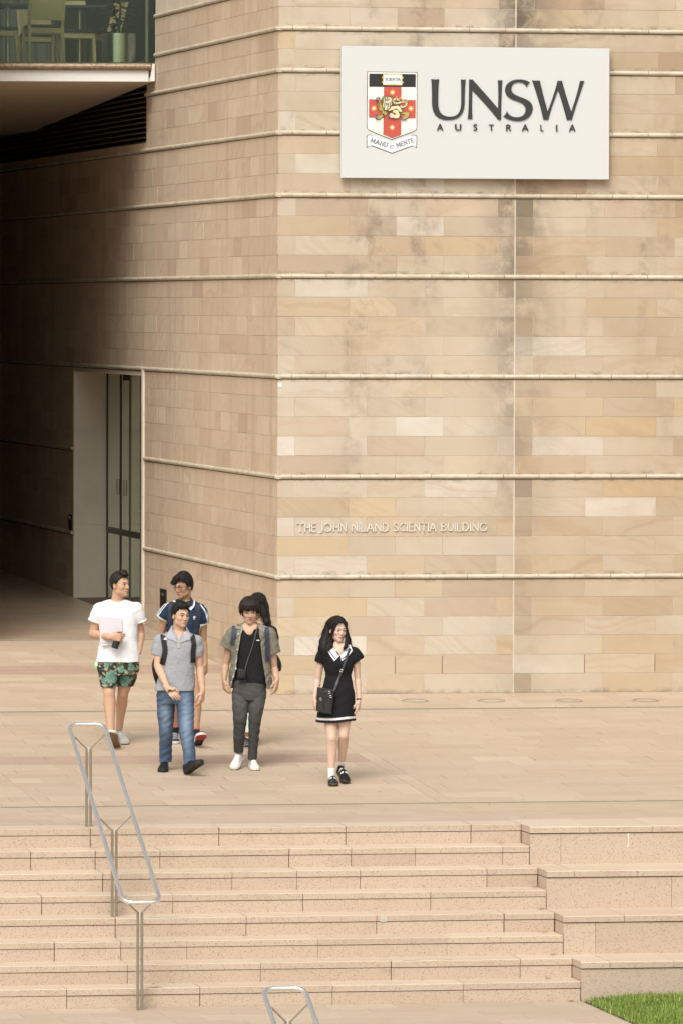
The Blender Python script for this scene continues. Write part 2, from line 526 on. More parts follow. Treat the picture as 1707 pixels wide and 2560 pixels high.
# core of the side wall: butted boxes round the openings
cs = MB()
def sbox(mb, s0, s1, z0, z1, o0, o1, m=0):
    mb.prism([SP(s0, z0, o0), SP(s1, z0, o0), SP(s1, z0, o1), SP(s0, z0, o1)], UP * (z1 - z0), m)
sbox(cs, 0.012, S_J1, -0.3, DOOR_TOP, -0.003, -0.45)
sbox(cs, S_J2, S_END, 0.0, DOOR_TOP, -0.003, -0.45)
sbox(cs, 0.012, S_END, DOOR_TOP, LOUV_LO - 0.1, -0.003, -0.45)
sbox(cs, 0.012, S_LOUV - 0.002, LOUV_LO - 0.1, 7.29 - Z0, -0.003, -0.45)
sbox(cs, 0.012, S_BAL + 0.04, 7.29 - Z0, TOPZ, -0.003, -0.45)
cs.build('side_core', MAT_MORTAR, bld)

# rolls (half round string courses)
def roll_mesh(L, r=0.0235):
    n = 8; v = []; f = []
    prof = [(0.0, r * 1.0)] + [(-r * 1.05 * math.sin(math.pi * k / n), r * math.cos(math.pi * k / n)) for k in range(1, n)] + [(0.0, -r)]
    for x in (0.0, L):
        v += [(x, 0.03, r)] + [(x, y, z) for y, z in prof] + [(x, 0.03, -r)]
    m = len(prof) + 2
    f += [(j, j + 1, m + j + 1, m + j) for j in range(m - 1)]
    f += [tuple(range(m)), tuple(range(2 * m - 1, m - 1, -1))]
    me = bpy.data.meshes.new('roll_moulding'); me.from_pydata(v, [], f); me.materials.append(MAT_ROLL)
    me.polygons.foreach_set('use_smooth', [True] * (m + 1)); me.set_sharp_from_angle(angle=rad(50)); return me
_rm = {}
RJ = [-0.03, 0.15, 0.52, 0.89, 1.27, 1.66, 2.06, 2.45, 2.84, 3.235, 3.63, 4.02, 4.41, 4.63]
for z in MLD:
    for a0, a1 in zip(RJ, RJ[1:]):
        L = round(a1 - a0 - 0.006, 3)
        if L not in _rm: _rm[L] = roll_mesh(L)
        inst('roll_moulding', _rm[L], bld, FP(a0, z, 0.001), RZ_F)
for i, z in enumerate(MLD):
    spans = [(-0.028, S_BAL + 0.02 if i < 2 else S_LOUV + 0.02 if i == 2 else S_END)]
    if i > 6: spans = [(-0.028, S_J1 - 0.03), (S_J2 + 0.01, S_END)]
    if i == 6: spans = [(-0.028, S_J1 - 0.03), (S_J1 + 0.0, S_END)]
    for s0, s1 in spans:
        s = s0
        while s < s1 - 0.01:
            L = round(min(1.62, s1 - s), 3)
            if L not in _rm: _rm[L] = roll_mesh(L - 0.005)
            inst('roll_moulding', _rm[L], bld, SP(s + L, z, 0.001), RZ_S)
            s += L
MAT_ROLL_SHADE = plain('roll_shade', (0.15, 0.115, 0.08), 0.95, var=0.6, scale=6)  # dark strips that paint the shadow line under each roll
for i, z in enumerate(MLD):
    k = MB(); k.prism([FP(-0.002, z - 0.034, 0.0042), FP(4.62, z - 0.034, 0.0042), FP(4.62, z - 0.034, -0.001), FP(0.0, z - 0.034, -0.001)], UP * 0.011); k.build('shade_line', MAT_ROLL_SHADE, bld)
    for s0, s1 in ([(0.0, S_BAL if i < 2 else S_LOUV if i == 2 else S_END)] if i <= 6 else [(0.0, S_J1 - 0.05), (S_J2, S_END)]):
        k = MB(); k.prism([SP(s0, z - 0.034, 0.0042), SP(s1, z - 0.034, 0.0042), SP(s1, z - 0.034, -0.001), SP(s0, z - 0.034, -0.001)], UP * 0.011); k.build('shade_line', MAT_ROLL_SHADE, bld)
# the door --------------------------------------------------------------
REV = 0.40
fl = CORNER.z + G3 * B_RAMP * NN - Z0 - 0.02
dj = MB(); sbox(dj, S_J2 - 0.06, S_J2 - 0.002, fl - 0.1, DOOR_TOP, 0.004, -REV - 0.02); j_ = dj.build('far_jamb', MAT_JAMB, bld)
for z in (1.36, 2.56):
    k = MB(); k.prism([SP(S_J2 - 0.063, z, 0.0), SP(S_J2 - 0.059, z, 0.0), SP(S_J2 - 0.059, z, -REV), SP(S_J2 - 0.063, z, -REV)], UP * 0.008); k.build('joint', MAT_MORTAR, j_)
dj = MB(); sbox(dj, S_J1 - 0.05, S_J1 + 0.04, -0.1, DOOR_TOP + 0.03, 0.028, -REV - 0.02); dj.build('near_jamb', MAT_JAMB, bld)
dj = MB(); sbox(dj, S_J1 + 0.04, S_J2 - 0.06, DOOR_TOP - 0.05, DOOR_TOP - 0.002, 0.002, -REV - 0.3); dj.build('lintel', MAT_SOFFIT, bld)
dd = mesh('door', [(0, 0, 0)], [], None, bld); dd.data.clear_geometry()
def leaf(s0, s1):
    k = MB(); sbox(k, s0, s1, fl + 0.02, DOOR_TOP - 0.06, -REV - 0.028, -REV - 0.040); k.build('pane', MAT_DOORGLASS, dd)
def sdoor(u): return (hit(u, 1100, CORNER + NS * REV, NS) - CORNER).dot(N)
ms = [S_J2 - 0.075, sdoor(297.5), sdoor(321), S_J1 + 0.06]
for a, b in zip(ms[1:], ms): leaf(a + 0.02, b - 0.02)
MAT_FRAME = plain('bronze_frame', (0.13, 0.13, 0.095), 0.4)
for i, s in enumerate(ms):
    k = MB(); sbox(k, s - 0.045, s + 0.045, fl, DOOR_TOP - 0.05, -REV - 0.022, -REV - 0.06); k.build('mullion', MAT_FRAME if i == 2 else MAT_DARKMETAL, dd)
k = MB(); sbox(k, S_J1 + 0.12, S_J2 - 0.13, side_z(300, 1352) - Z0 - 0.02, side_z(300, 1352) - Z0 + 0.06, -REV - 0.020, -REV - 0.027); k.build('push_rail', plain('rail_bronze', (0.06, 0.06, 0.05), 0.4), dd)
for u in (291, 309):
    s = sdoor(u); k = MB(); k.tube([SP(s, 1.77, -REV - 0.012), SP(s, 1.97, -REV - 0.012)], 0.006)
    k.build('handle', MAT_FRAME, dd)
k = MB(); sbox(k, sdoor(313), sdoor(308), DOOR_TOP - 0.15, DOOR_TOP - 0.07, -REV - 0.0, -REV - 0.025); k.build('door_closer', MAT_DARKMETAL, dd)
# lobby behind the glass
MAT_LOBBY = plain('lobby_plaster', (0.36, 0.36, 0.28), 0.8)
lb = MB()
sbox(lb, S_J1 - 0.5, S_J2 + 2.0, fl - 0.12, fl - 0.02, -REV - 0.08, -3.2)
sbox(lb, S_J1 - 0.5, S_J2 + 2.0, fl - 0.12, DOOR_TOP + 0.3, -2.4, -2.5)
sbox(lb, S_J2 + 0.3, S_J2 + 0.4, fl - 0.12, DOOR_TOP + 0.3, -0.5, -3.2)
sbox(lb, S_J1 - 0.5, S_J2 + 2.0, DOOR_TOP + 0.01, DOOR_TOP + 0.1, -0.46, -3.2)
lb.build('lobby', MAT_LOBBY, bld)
# louvre ---------------------------------------------------------------
lvr = mesh('louvre', [(0, 0, 0)], [], None, bld); lvr.data.clear_geometry()
LZ1 = 7.6 - Z0
k = MB(); sbox(k, S_LOUV, S_END, LOUV_LO - 0.09, LOUV_LO - 0.002, 0.004, -0.2); k.build('sill', MAT_SIDE, lvr)
k = MB(); sbox(k, S_LOUV, S_END, LOUV_LO - 0.1, LZ1, -0.16, -0.3); k.build('backing', MAT_DARKMETAL, lvr)
nsl = 17
zs_ = [LOUV_LO + (LZ1 - LOUV_LO) * i / nsl for i in range(nsl)]
sl = MB(); d_ = (LZ1 - LOUV_LO) / nsl
sl.prism([SP(S_LOUV + 0.002, 0, -0.02), SP(S_LOUV + 0.002, 0.012, -0.02), SP(S_LOUV + 0.002, d_ * 0.75, -0.13), SP(S_LOUV + 0.002, d_ * 0.75 - 0.012, -0.13)], N * (S_END - S_LOUV))
slm = None
for z in zs_:
    if slm is None: o = sl.build('slat', MAT_LOUVRE, lvr); slm = o.data
    else: o = inst('slat', slm, lvr)
    o.location = UP * z
# balcony ----------------------------------------------------------------
BAL = CORNER + N * S_BAL                         # where the balcony front meets the side wall
BX0 = -9.0
def bp(u, v, dy=0.0):
    """point on the balcony front plane (or dy metres behind it), building local"""
    return hit(u, v, BAL + Vector((0, dy, 0)), (0, 1, 0)) - CORNER
zf0, zf1 = bp(300, 203.5).z, bp(300, 176).z
XR = bp(372, 190).x; XL = XR - 7.0; YB = BAL.y - CORNER.y
bal = mesh('balcony', [(0, 0, 0)], [], None, bld); bal.data.clear_geometry()
k = MB(); k.box((XL, YB, zf0), (XR, YB + 0.05, zf1)); k.build('fascia', MAT_WHITE, bal)
k = MB(); k.prism([(XR + 0.018, YB - 0.02, zf0 + 0.002), (XR + 0.075, YB - 0.02, zf0 + 0.002), (XR + 0.075, YB - 0.02, zf1 + 0.08), (XR + 0.045, YB - 0.02, zf1 + 0.08)], (0, 0.06, 0)); k.build('end_plate', MAT_WHITE, bal)
rt = (bp(300, 158).z - bp(300, 176).z) / 2
k = MB(); k.tube([(XL, YB - 0.02, zf1 + rt), (XR + 0.03, YB - 0.02, zf1 + rt)], rt, 16); smooth_by_angle(k.build('edge_tube', MAT_BRONZE, bal))
FLZ = bp(300, 155).z
k = MB(); k.box((XL, YB + 0.052, zf0 + 0.02), (XR + 0.12, YB + 9.0, FLZ)); k.build('floor_slab', plain('balcony_floor', (0.20, 0.16, 0.12), 0.6), bal)
# sloping soffit
zs2 = hit(71, 330, CORNER, NS); zs2 = zs2 - CORNER
k = MB(); k.prism([(XL, YB + 0.03, zf0 - 0.002), (XR + 0.05, YB + 0.03, zf0 - 0.002), (zs2.x + 0.05, zs2.y, zs2.z), (XL, zs2.y, zs2.z)], UP * 0.05); k.build('soffit', MAT_SOFFIT, bal)
# glass balustrade panes, joined at a slim joint
gx = [XL, bp(-60, 0).x, bp(286, 0).x, bp(388, 0).x]
for a, b in zip(gx, gx[1:]):
    k = MB(); k.box((a + 0.004, YB + 0.03, FLZ - 0.02), (b - 0.004, YB + 0.045, FLZ + 1.25)); k.build('glass_pane', MAT_GLASS, bal)
k = MB(); k.box((bp(364, 0).x, YB + 0.06, FLZ - 0.02), (bp(371, 0).x, YB + 0.10, FLZ + 1.6)); k.build('post', MAT_STEEL_DULL, bal)
# the room behind, its ceiling and its roof
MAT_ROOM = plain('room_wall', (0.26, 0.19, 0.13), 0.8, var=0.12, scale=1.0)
k = MB()
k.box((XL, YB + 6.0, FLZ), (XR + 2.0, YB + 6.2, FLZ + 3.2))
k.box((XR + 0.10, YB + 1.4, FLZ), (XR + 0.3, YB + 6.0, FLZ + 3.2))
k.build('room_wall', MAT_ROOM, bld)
k = MB(); k.box((XL, YB + 1.6, FLZ + 3.2), (XR + 2.0, YB + 9.0, FLZ + 3.5)); k.build('room_ceiling', MAT_SOFFIT, bld)
k = MB()
k.prism([SP(-0.3 + 0.32, TOPZ, -0.02), FP(12.0, TOPZ, -0.02), FP(12.0, TOPZ, -14), SP(S_END, TOPZ, -0.02)], UP * 0.2); k.build('roof', MAT_MORTAR, bld)

# unseen wing added to shade the passage, plus the passage end wall and ceiling
wing = empty('shading_wing', (0, 0, 0))
tag(wing, 'unseen wing added to shade the covered passage, with its far end and ceiling', 'building')
k = MB()
WX = -6.4
a_ = CORNER + N * 5.6 - NS * 2.3; b_ = CORNER + N * 40 - NS * 2.3
k.prism([Vector((a_.x, a_.y, 0)), Vector((b_.x, b_.y, 0)), Vector((b_.x - 6, b_.y, 0)), Vector((a_.x - 6, a_.y, 0))], UP * 12); k.build('wall', plain('shading_wall', (0.32, 0.265, 0.20), 0.6), wing)
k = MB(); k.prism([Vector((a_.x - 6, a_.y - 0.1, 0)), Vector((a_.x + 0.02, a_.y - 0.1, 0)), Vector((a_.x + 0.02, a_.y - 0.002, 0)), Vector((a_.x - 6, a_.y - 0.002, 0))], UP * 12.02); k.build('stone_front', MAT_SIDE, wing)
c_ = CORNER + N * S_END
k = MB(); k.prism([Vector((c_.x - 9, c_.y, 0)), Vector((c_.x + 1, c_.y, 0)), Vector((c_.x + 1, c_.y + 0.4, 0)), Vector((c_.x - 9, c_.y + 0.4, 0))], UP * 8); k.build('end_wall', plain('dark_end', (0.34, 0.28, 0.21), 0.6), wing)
y1 = zs2.y + CORNER.y
k = MB(); k.prism([Vector((BAL.x - 9, y1 + 0.02, zs2.z + Z0 + 0.01)), Vector((zs2.x + CORNER.x + 0.2, y1 + 0.02, zs2.z + Z0 + 0.01)), Vector((c_.x + 0.5, c_.y + 0.4, zs2.z + Z0 + 0.01)), Vector((BAL.x - 14, c_.y + 0.4, zs2.z + Z0 + 0.01))], UP * 0.3); k.build('ceiling', MAT_SOFFIT, wing)

# small plates on the side wall
def wall_plate(u0, v0, u1, v1, label):
    s0, s1 = side_s(u1), side_s(u0); p = CORNER + N * s1
    t = empty('wall_plate', hit((u0 + u1) / 2, v1, CORNER - NS * 0.002, NS))
    zt, zb = side_z((u0 + u1) / 2, v0), side_z((u0 + u1) / 2, v1); w = (s1 - s0) / 2
    k = MB(); M = Matrix.Rotation(RZ_S, 4, 'Z')
    k.box((-w, -0.022, 0), (w, -0.001, zt - zb), M=M, ch=0.004); k.build('plate', MAT_DARKMETAL, t)
    k = MB(); k.box((-0.05, -0.030, (zt - zb) * 0.72), (0.05, -0.0225, (zt - zb) * 0.72 + 0.03), M=M); k.build('button', MAT_STEEL, t)
    tag(t, label, 'wall plate')
wall_plate(405, 1473, 418, 1528, 'dark metal access plate on the side wall behind the navy polo')
wall_plate(176, 1285, 182, 1325, 'narrow dark plate in the shaded passage wall left of the door')
st = empty('wall_sticker', CORNER + FP(front_a(700, 957), wz(962) - Z0, 0.004))
k = MB(); k.box((-0.02, -0.002, -0.022), (0.022, 0.0, 0.022), M=Matrix.Rotation(RZ_F, 4, 'Z')); k.build('square_tag', MAT_WHITE, st)
tag(st, 'tiny white square tag at the wall corner below a roll moulding', 'tag')
# ================================================================== ground
def paver_mat(name, cols, gloss=None):
    t = NT(name); P = t.pos(); r = t.rnd()
    c = t.ramp(r, [(0.0, cols[0]), (0.35, cols[1]), (0.7, cols[2]), (1.0, cols[3])])
    c = t.mix(t.math('MULTIPLY', t.maprange(t.noise(t.vmul(P, (1.0, 0.5, 1.0)), 1.1, 4), 0.35, 0.7), 0.4), c, (0.44, 0.325, 0.23))
    c = t.mix(t.math('MULTIPLY', t.maprange(t.noise(P, 220.0, 2), 0.45, 0.7), 0.3), c, (0.30, 0.21, 0.145))
    pale = t.math('MULTIPLY', t.maprange(t.noise(t.vmul(P, (1.2, 5.0, 1.0)), 1.6, 5, 0.7), 0.60, 0.72), 0.35)
    c = t.mix(pale, c, (0.66, 0.56, 0.45))
    t.col(c)
    if gloss: t.rough(t.maprange(t.noise(P, 3.0, 3), 0.3, 0.7, gloss, gloss + 0.12)); pass
    else: t.rough(t.maprange(t.noise(P, 3.0, 3), 0.3, 0.7, 0.55, 0.75)); t.bump(t.noise(P, 180.0, 3), 0.12, 0.003)
    return t.mat
MAT_PAVER = paver_mat('paver_tan', [(0.45, 0.352, 0.25), (0.51, 0.405, 0.295), (0.475, 0.36, 0.26), (0.545, 0.44, 0.325)])
MAT_PAVER_RED = paver_mat('paver_red', [(0.41, 0.285, 0.215), (0.43, 0.30, 0.23), (0.40, 0.275, 0.21), (0.44, 0.315, 0.24)])
MAT_PAVER_P = paver_mat('paver_smooth_shaded', [(0.40, 0.31, 0.22), (0.44, 0.345, 0.25), (0.41, 0.315, 0.225), (0.46, 0.365, 0.27)], 0.30)  # smooth stone; the dark passage's reflection is partly put into its colour
MAT_BED = plain('paving_bed', (0.20, 0.145, 0.105), 0.95)
def granite(name, speck, polish=0.55, lift=1.0):
    t = NT(name); P = t.pos(); r = t.rnd()
    c = t.ramp(r, [(0.0, (0.50, 0.398, 0.295)), (0.5, (0.54, 0.433, 0.325)), (1.0, (0.47, 0.368, 0.272))])
    c = t.mix(t.math('MULTIPLY', t.noise(P, 2.5, 4), 0.3), c, (0.50, 0.37, 0.27))
    v = t.n('ShaderNodeTexVoronoi'); t.put(v.inputs['Vector'], P); v.inputs['Scale'].default_value = 70.0
    sp = t.math('MULTIPLY', t.maprange(v.outputs['Distance'], 0.20, 0.33, 1.0, 0.0), t.maprange(t.noise(P, 34.0, 2), 0.40, 0.52))
    c = t.mix(t.math('MULTIPLY', sp, speck), c, (0.20, 0.115, 0.075))
    sp2 = t.maprange(t.noise(P, 150.0, 2), 0.56, 0.68)
    c = t.mix(t.math('MULTIPLY', sp2, speck * 0.6), c, (0.32, 0.21, 0.15))
    dirt = t.math('MULTIPLY', t.maprange(t.noise(t.vmul(P, (1, 1, 1.4)), 3.3, 5, 0.7), 0.56, 0.75), 0.35)
    c = t.mix(dirt, c, (0.30, 0.21, 0.15))
    if lift != 1.0: c = t.mix(1.0, c, (lift, lift, lift), 'MULTIPLY')
    t.col(c).rough(polish); t.bump(t.noise(P, 120.0, 3), 0.15, 0.003)
    return t.mat
MAT_STEP = granite('step_granite', 0.85, 0.7)
MAT_TREAD = granite('tread_granite', 0.22, 0.6, 1.13)
def drain_mat():
    t = NT('drain_grate'); P = t.pos()
    a = t.math('FRACT', t.math('MULTIPLY', t.dot(P, E3), 28.0))
    c = t.mix(t.maprange(a, 0.4, 0.5), (0.26, 0.235, 0.19), (0.18, 0.16, 0.13))
    t.col(c).rough(0.6); return t.mat
MAT_DRAIN = drain_mat()
MAT_GAP = plain('joint_dirt', (0.085, 0.06, 0.042), 0.95)

plaza = mesh('plaza', [(0, 0, 0)], [], None); plaza.data.clear_geometry(); kind(plaza, 'structure')
# bedding sheet under the pavers
bs = [B_EDGE - 0.0, 0.0, B_WALL, B_WALL + B_RAMP, 60.0]
v = []; f = []
for b in bs:
    for a in (-60.0, 60.0):
        p = ab(a, b); v.append((p.x, p.y, ground_z(b) - 0.004))
f = [(2 * i, 2 * i + 1, 2 * i + 3, 2 * i + 2) for i in range(4)]
mesh('paving_bed', v, f, MAT_BED, plaza)
PR = 0.30                                             # row depth
_pc = {}
rp = random.Random(3)
def pv(w, dpt, slope, mat):
    gg = rp.choice((0.0012, 0.0012, 0.002, 0.003))
    k = (round(w, 3), round(dpt, 3), slope, mat.name, gg)
    if k not in _pc:
        g, c = gg, 0.0015
        def P3(a, b, z): q = E * a + N * b; return (q.x, q.y, z + slope * b * NN)
        a0, a1, b0, b1 = g, w - g, 0.0015, dpt - 0.0015
        vv = [P3(a0, b0, -0.03), P3(a1, b0, -0.03), P3(a1, b1, -0.03), P3(a0, b1, -0.03), P3(a0, b0, -c), P3(a1, b0, -c), P3(a1, b1, -c), P3(a0, b1, -c),
              P3(a0 + c, b0 + c, 0), P3(a1 - c, b0 + c, 0), P3(a1 - c, b1 - c, 0), P3(a0 + c, b1 - c, 0)]
        ff = [(0, 1, 5, 4), (1, 2, 6, 5), (2, 3, 7, 6), (3, 0, 4, 7), (4, 5, 9, 8), (5, 6, 10, 9), (6, 7, 11, 10), (7, 4, 8, 11), (8, 9, 10, 11)]
        me = bpy.data.meshes.new('paver'); me.from_pydata(vv, [], ff); me.materials.append(mat); _pc[k] = me
    return _pc[k]
A_L1, A_L2a, A_L2b = -2.79, 0.95, 1.098
B_DRB = 6.76; B_DRC = 13.7
def rows(b0, b1):
    n = max(1, round((b1 - b0) / PR)); return [(b0 + (b1 - b0) * i / n, (b1 - b0) / n) for i in range(n)]
DW = 0.11
zones = [(B_EDGE + 0.36, -DW / 2, G1), (DW / 2, B_DRB - DW / 2, G2), (B_DRB + DW / 2, B_WALL, G2)]
cand = []
for b0, b1, g in zones:
    for bi, (b, dp) in enumerate(rows(b0, b1)):
        p = ab(0, b); half = p.y * 0.062
        offs = rp.choice((0.0, 0.3)) if False else (0.3 if bi % 2 else 0.0) + rp.choice((0, 0, 0.15))
        for f0, f1 in ((-12.0, A_L1), (A_L1, A_L2a), (A_L2a, A_L2b), (A_L2b, 14.0)):
            if f1 - f0 < 0.3:
                cuts = [f0, f1]
            else:
                cuts = [f0]; a = f0 + (0.3 if bi % 2 else 0.6) - (0.15 if offs > 0.4 else 0)
                while a < f1 - 0.12: cuts.append(a); a += 0.59
                cuts.append(f1)
            for a0, a1 in zip(cuts, cuts[1:]):
                q0 = ab(a0, b); q1 = ab(a1, b)
                out_ = q1.x < -half - 0.4 or q0.x > half + 0.4
                if a1 - a0 < 0.05: continue
                # inside the building's footprint
                if b + dp > B_WALL: continue
                red = (2.84 < b + dp / 2 < 3.53 and a1 <= 0.96)
                cand.append((b, dp, a0, a1, g, red, out_))
# passage ramp: joined (too small to pick apart)
far = MB(); far_red = MB(); far_smooth = MB()
def add_joined(mb, b, dp, a0, a1, g, mat):
    me = pv(a1 - a0, dp, g, mat); p = ab(a0, b); o = Vector((p.x, p.y, ground_z(b)))
    mb.add([o + v_.co for v_ in me.vertices], [list(pp.vertices) for pp in me.polygons])
cand.sort(key=lambda c: c[0])
vis = 0
for c in cand:
    b, dp, a0, a1, g, red, out_ = c
    mat = MAT_PAVER_RED if red else MAT_PAVER
    if vis < 310 and not out_:
        p = ab(a0, b); inst('paver', pv(a1 - a0, dp, g, mat), plaza, (p.x, p.y, ground_z(b) + rp.uniform(-0.0008, 0.0008))); vis += 1
    else: add_joined(far_red if red else far, b, dp, a0, a1, g, mat)
AC = to_ab(CORNER)[0]
for z0_, z1_, g in ((B_WALL, B_DRC - 0.05, G3), (B_DRC + 0.05, B_WALL + B_RAMP, G3), (B_WALL + B_RAMP, B_WALL + 27, G4)):
    for bi, (b, dp) in enumerate(rows(z0_, z1_)):
        a = AC - 9.0 + (0.3 if bi % 2 else 0)
        while a < AC - 0.02:
            w = min(0.59, AC - 0.004 - a); red = 10.2 < b + dp / 2 < 10.9
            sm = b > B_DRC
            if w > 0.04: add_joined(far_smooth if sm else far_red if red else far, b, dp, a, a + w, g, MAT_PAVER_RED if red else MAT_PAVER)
            a += 0.59
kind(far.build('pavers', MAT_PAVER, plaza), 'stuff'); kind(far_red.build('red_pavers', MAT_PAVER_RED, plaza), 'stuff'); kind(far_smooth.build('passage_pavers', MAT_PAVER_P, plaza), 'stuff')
# drains
for b, g, a0, a1 in ((0.0, G1, -12, 12), (B_DRB, G2, -12, 12), (B_DRC, G3, AC - 9, AC - 0.03)):
    k = MB(); p0, p1 = ab(a0, b - DW / 2 + 0.004), ab(a1, b - DW / 2 + 0.004); q1, q0 = ab(a1, b + DW / 2 - 0.004), ab(a0, b + DW / 2 - 0.004)
    pts = [Vector((p.x, p.y, ground_z(bb) - 0.012)) for p, bb in ((p0, b - DW / 2), (p1, b - DW / 2), (q1, b + DW / 2), (q0, b + DW / 2))]
    k.prism(pts, UP * 0.009); k.build('drain_channel', MAT_DRAIN, plaza)
MAT_RIM = plain('uplight_rim', (0.36, 0.31, 0.235), 0.5, 0.3)
# in-ground uplights along the wall
def uplight(u, v, lab):
    p = on_ground(u, v); t = empty('ground_uplight', p)
    tilt = Matrix.Rotation(math.atan(G2), 4, E)
    k = MB(); n = 28
    for r0, r1, z0, z1 in ((0.118, 0.150, 0.006, 0.003),):
        vv = []
        for i in range(n):
            c, s = math.cos(2 * math.pi * i / n), math.sin(2 * math.pi * i / n)
            vv += [(r0 * c, r0 * s, -0.01), (r0 * c, r0 * s, z0), (r1 * c, r1 * s, z1), (r1 * c, r1 * s, -0.02)]
        ff = []
        for i in range(n):
            j = (i + 1) % n; ff += [(4 * i + q, 4 * j + q, 4 * j + q + 1, 4 * i + q + 1) for q in range(3)]
        k.add([tilt @ Vector(x) for x in vv], ff)
    k.build('rim', MAT_RIM, t)
    k = MB(); k.prism([tilt @ Vector((0.117 * math.cos(2 * math.pi * i / n), 0.117 * math.sin(2 * math.pi * i / n), -0.012)) for i in range(n)], UP * 0.012)
    k.build('lens', MAT_LENS, t); tag(t, lab, 'ground light', 'round lights set in the paving along the wall')
MAT_LENS = plain('uplight_lens', (0.42, 0.38, 0.29), 0.3)
for u, v, lab in ((1037, 1752, 'round in-ground light nearest the walking woman, at the wall foot'), (1226, 1752, 'second in-ground light from the woman, left of the movement joint'),
                  (1421, 1751.5, 'third in-ground light from the woman, right of the movement joint'), (1612, 1751, 'rightmost round in-ground light at the foot of the wall')):
    uplight(u, v, lab)

# ================================================================== stairs and terraces
RISE, TREAD, SLAB = 0.168, 0.288, 0.056
A_T = 1.062                                            # where the terraces begin
stairs = mesh('stairs', [(0, 0, 0)], [], None); stairs.data.clear_geometry(); kind(stairs, 'structure')
EB = EDGE.z
def sk(a, b, z): q = ab(a, b); return Vector((q.x, q.y, z))
def slab(mb, a0, a1, b0, b1, z0, z1, ch=0.006, m=0):
    """parallelogram block with eased front edge"""
    pts = lambda bb, z: [sk(a0, bb, z), sk(a1, bb, z)]
    v = [sk(a0, b0, z0), sk(a1, b0, z0), sk(a0, b0, z1 - ch), sk(a1, b0, z1 - ch), sk(a0, b0 + ch, z1), sk(a1, b0 + ch, z1), sk(a0, b1, z1), sk(a1, b1, z1), sk(a0, b1, z0), sk(a1, b1, z0)]
    f = [(0, 1, 3, 2), (2, 3, 5, 4), (4, 5, 7, 6), (6, 7, 9, 8), (8, 9, 1, 0), (0, 2, 4, 6, 8), (1, 9, 7, 5, 3)]
    b_ = len(mb.f); mb.add(v, f, m); mb.m[b_ + 1] = mb.m[b_ + 2] = 1
rt_ = random.Random(11)
# joint positions along each step, read from left to right (metres along E)
STEP_V = [(2075, 2122.7), (2131.6, 2177.6), (2186, 2236), (2243.7, 2292), (2299, 2350), (2358, 2406), (2416, 2466), (2476, 2526)]
JU = [(-330, 234, 564, 890, 1214), (-420, 83, 249, 415, 747, 908, 1073, 1300), (-200, 265, 597, 763, 927, 1255), (-300, 111, 447, 781, 1112), (-430, 295, 632, 967, 1298),
      (-300, 141, 312, 481, 818, 1152), (-390, 328, 669, 1006, 1342), (-250, 172, 515, 856, 1195)]
def step_row(k):
    b = B_EDGE - k * TREAD / NN; z = EB - k * RISE
    vv = STEP_V[k][0]
    js = [to_ab(hit(u, vv, (0, 0, z), UP))[0] for u in JU[k]]
    js = [js[0] - 2.2, js[0]] + [j for j in js[1:] if j < A_T - 0.08] + [A_T - 0.002]
    return b, z, js
for k in range(8):
    b, z, js = step_row(k)
    for a0, a1 in zip(js, js[1:]):
        w = rt_.choice((0.0015, 0.003, 0.0045))
        zz = rt_.uniform(-0.0015, 0.0015)
        mb = MB(); slab(mb, a0 + w, a1 - w, b + rt_.uniform(-0.002, 0.002), b + TREAD + 0.06, z - SLAB, z + zz); mb.build('tread_slab', None, stairs, mats=[MAT_STEP, MAT_TREAD])
        mb = MB(); slab(mb, a0 + w, a1 - w, b + 0.006 + rt_.uniform(-0.002, 0.002), b + 0.2, z - RISE - 0.02, z - SLAB - 0.006, 0.002); mb.build('riser_block', MAT_STEP, stairs)
    mb = MB(); slab(mb, js[0], A_T - 0.004, b + 0.02, b + 0.5, z - RISE - 0.02, z - 0.02, 0.0); mb.build('step_core', MAT_GAP, stairs)
terr = mesh('terraces', [(0, 0, 0)], [], None); terr.data.clear_geometry(); kind(terr, 'structure')
TJ = [(1480, 1641, 1760), (1441, 1605, 1770), (1570, 1740), (1533, 1699)]
WJ = [(1400,), (1687,), (1487,), ()]
TV = [2068, 2179, 2292, 2408]
for q in range(4):
    b = B_EDGE - (2 * q + 1) * TREAD / NN; z = EB - 2 * q * RISE
    js = [A_T] + [to_ab(hit(u, TV[q], (0, 0, z), UP))[0] for u in TJ[q]] + [6.5]
    for a0, a1 in zip(js, js[1:]):
        mb = MB(); slab(mb, a0 + 0.002, a1 - 0.002, b, b + (2 * TREAD if q else TREAD + 0.38) + 0.06, z - SLAB, z + rt_.uniform(-0.001, 0.001), 0.008); mb.build('terrace_slab', None, terr, mats=[MAT_STEP, MAT_TREAD])
    js = [A_T + 0.004] + [to_ab(hit(u, TV[q] + 50, (0, ab(1.5, b).y, 0), (0, 1, 0)))[0] for u in WJ[q]] + [6.5]
    for a0, a1 in zip(js, js[1:]):
        mb = MB(); slab(mb, a0 + 0.0015, a1 - 0.0015, b + 0.012, b + 0.4, z - 2 * RISE - 0.03, z - SLAB - 0.008, 0.002); mb.build('terrace_block', MAT_STEP, terr)
    mb = MB(); slab(mb, A_T + 0.03, 6.5, b + 0.03, b + 0.9, z - 2 * RISE - 0.03, z - 0.03, 0.0); mb.build('terrace_core', MAT_GAP, terr)
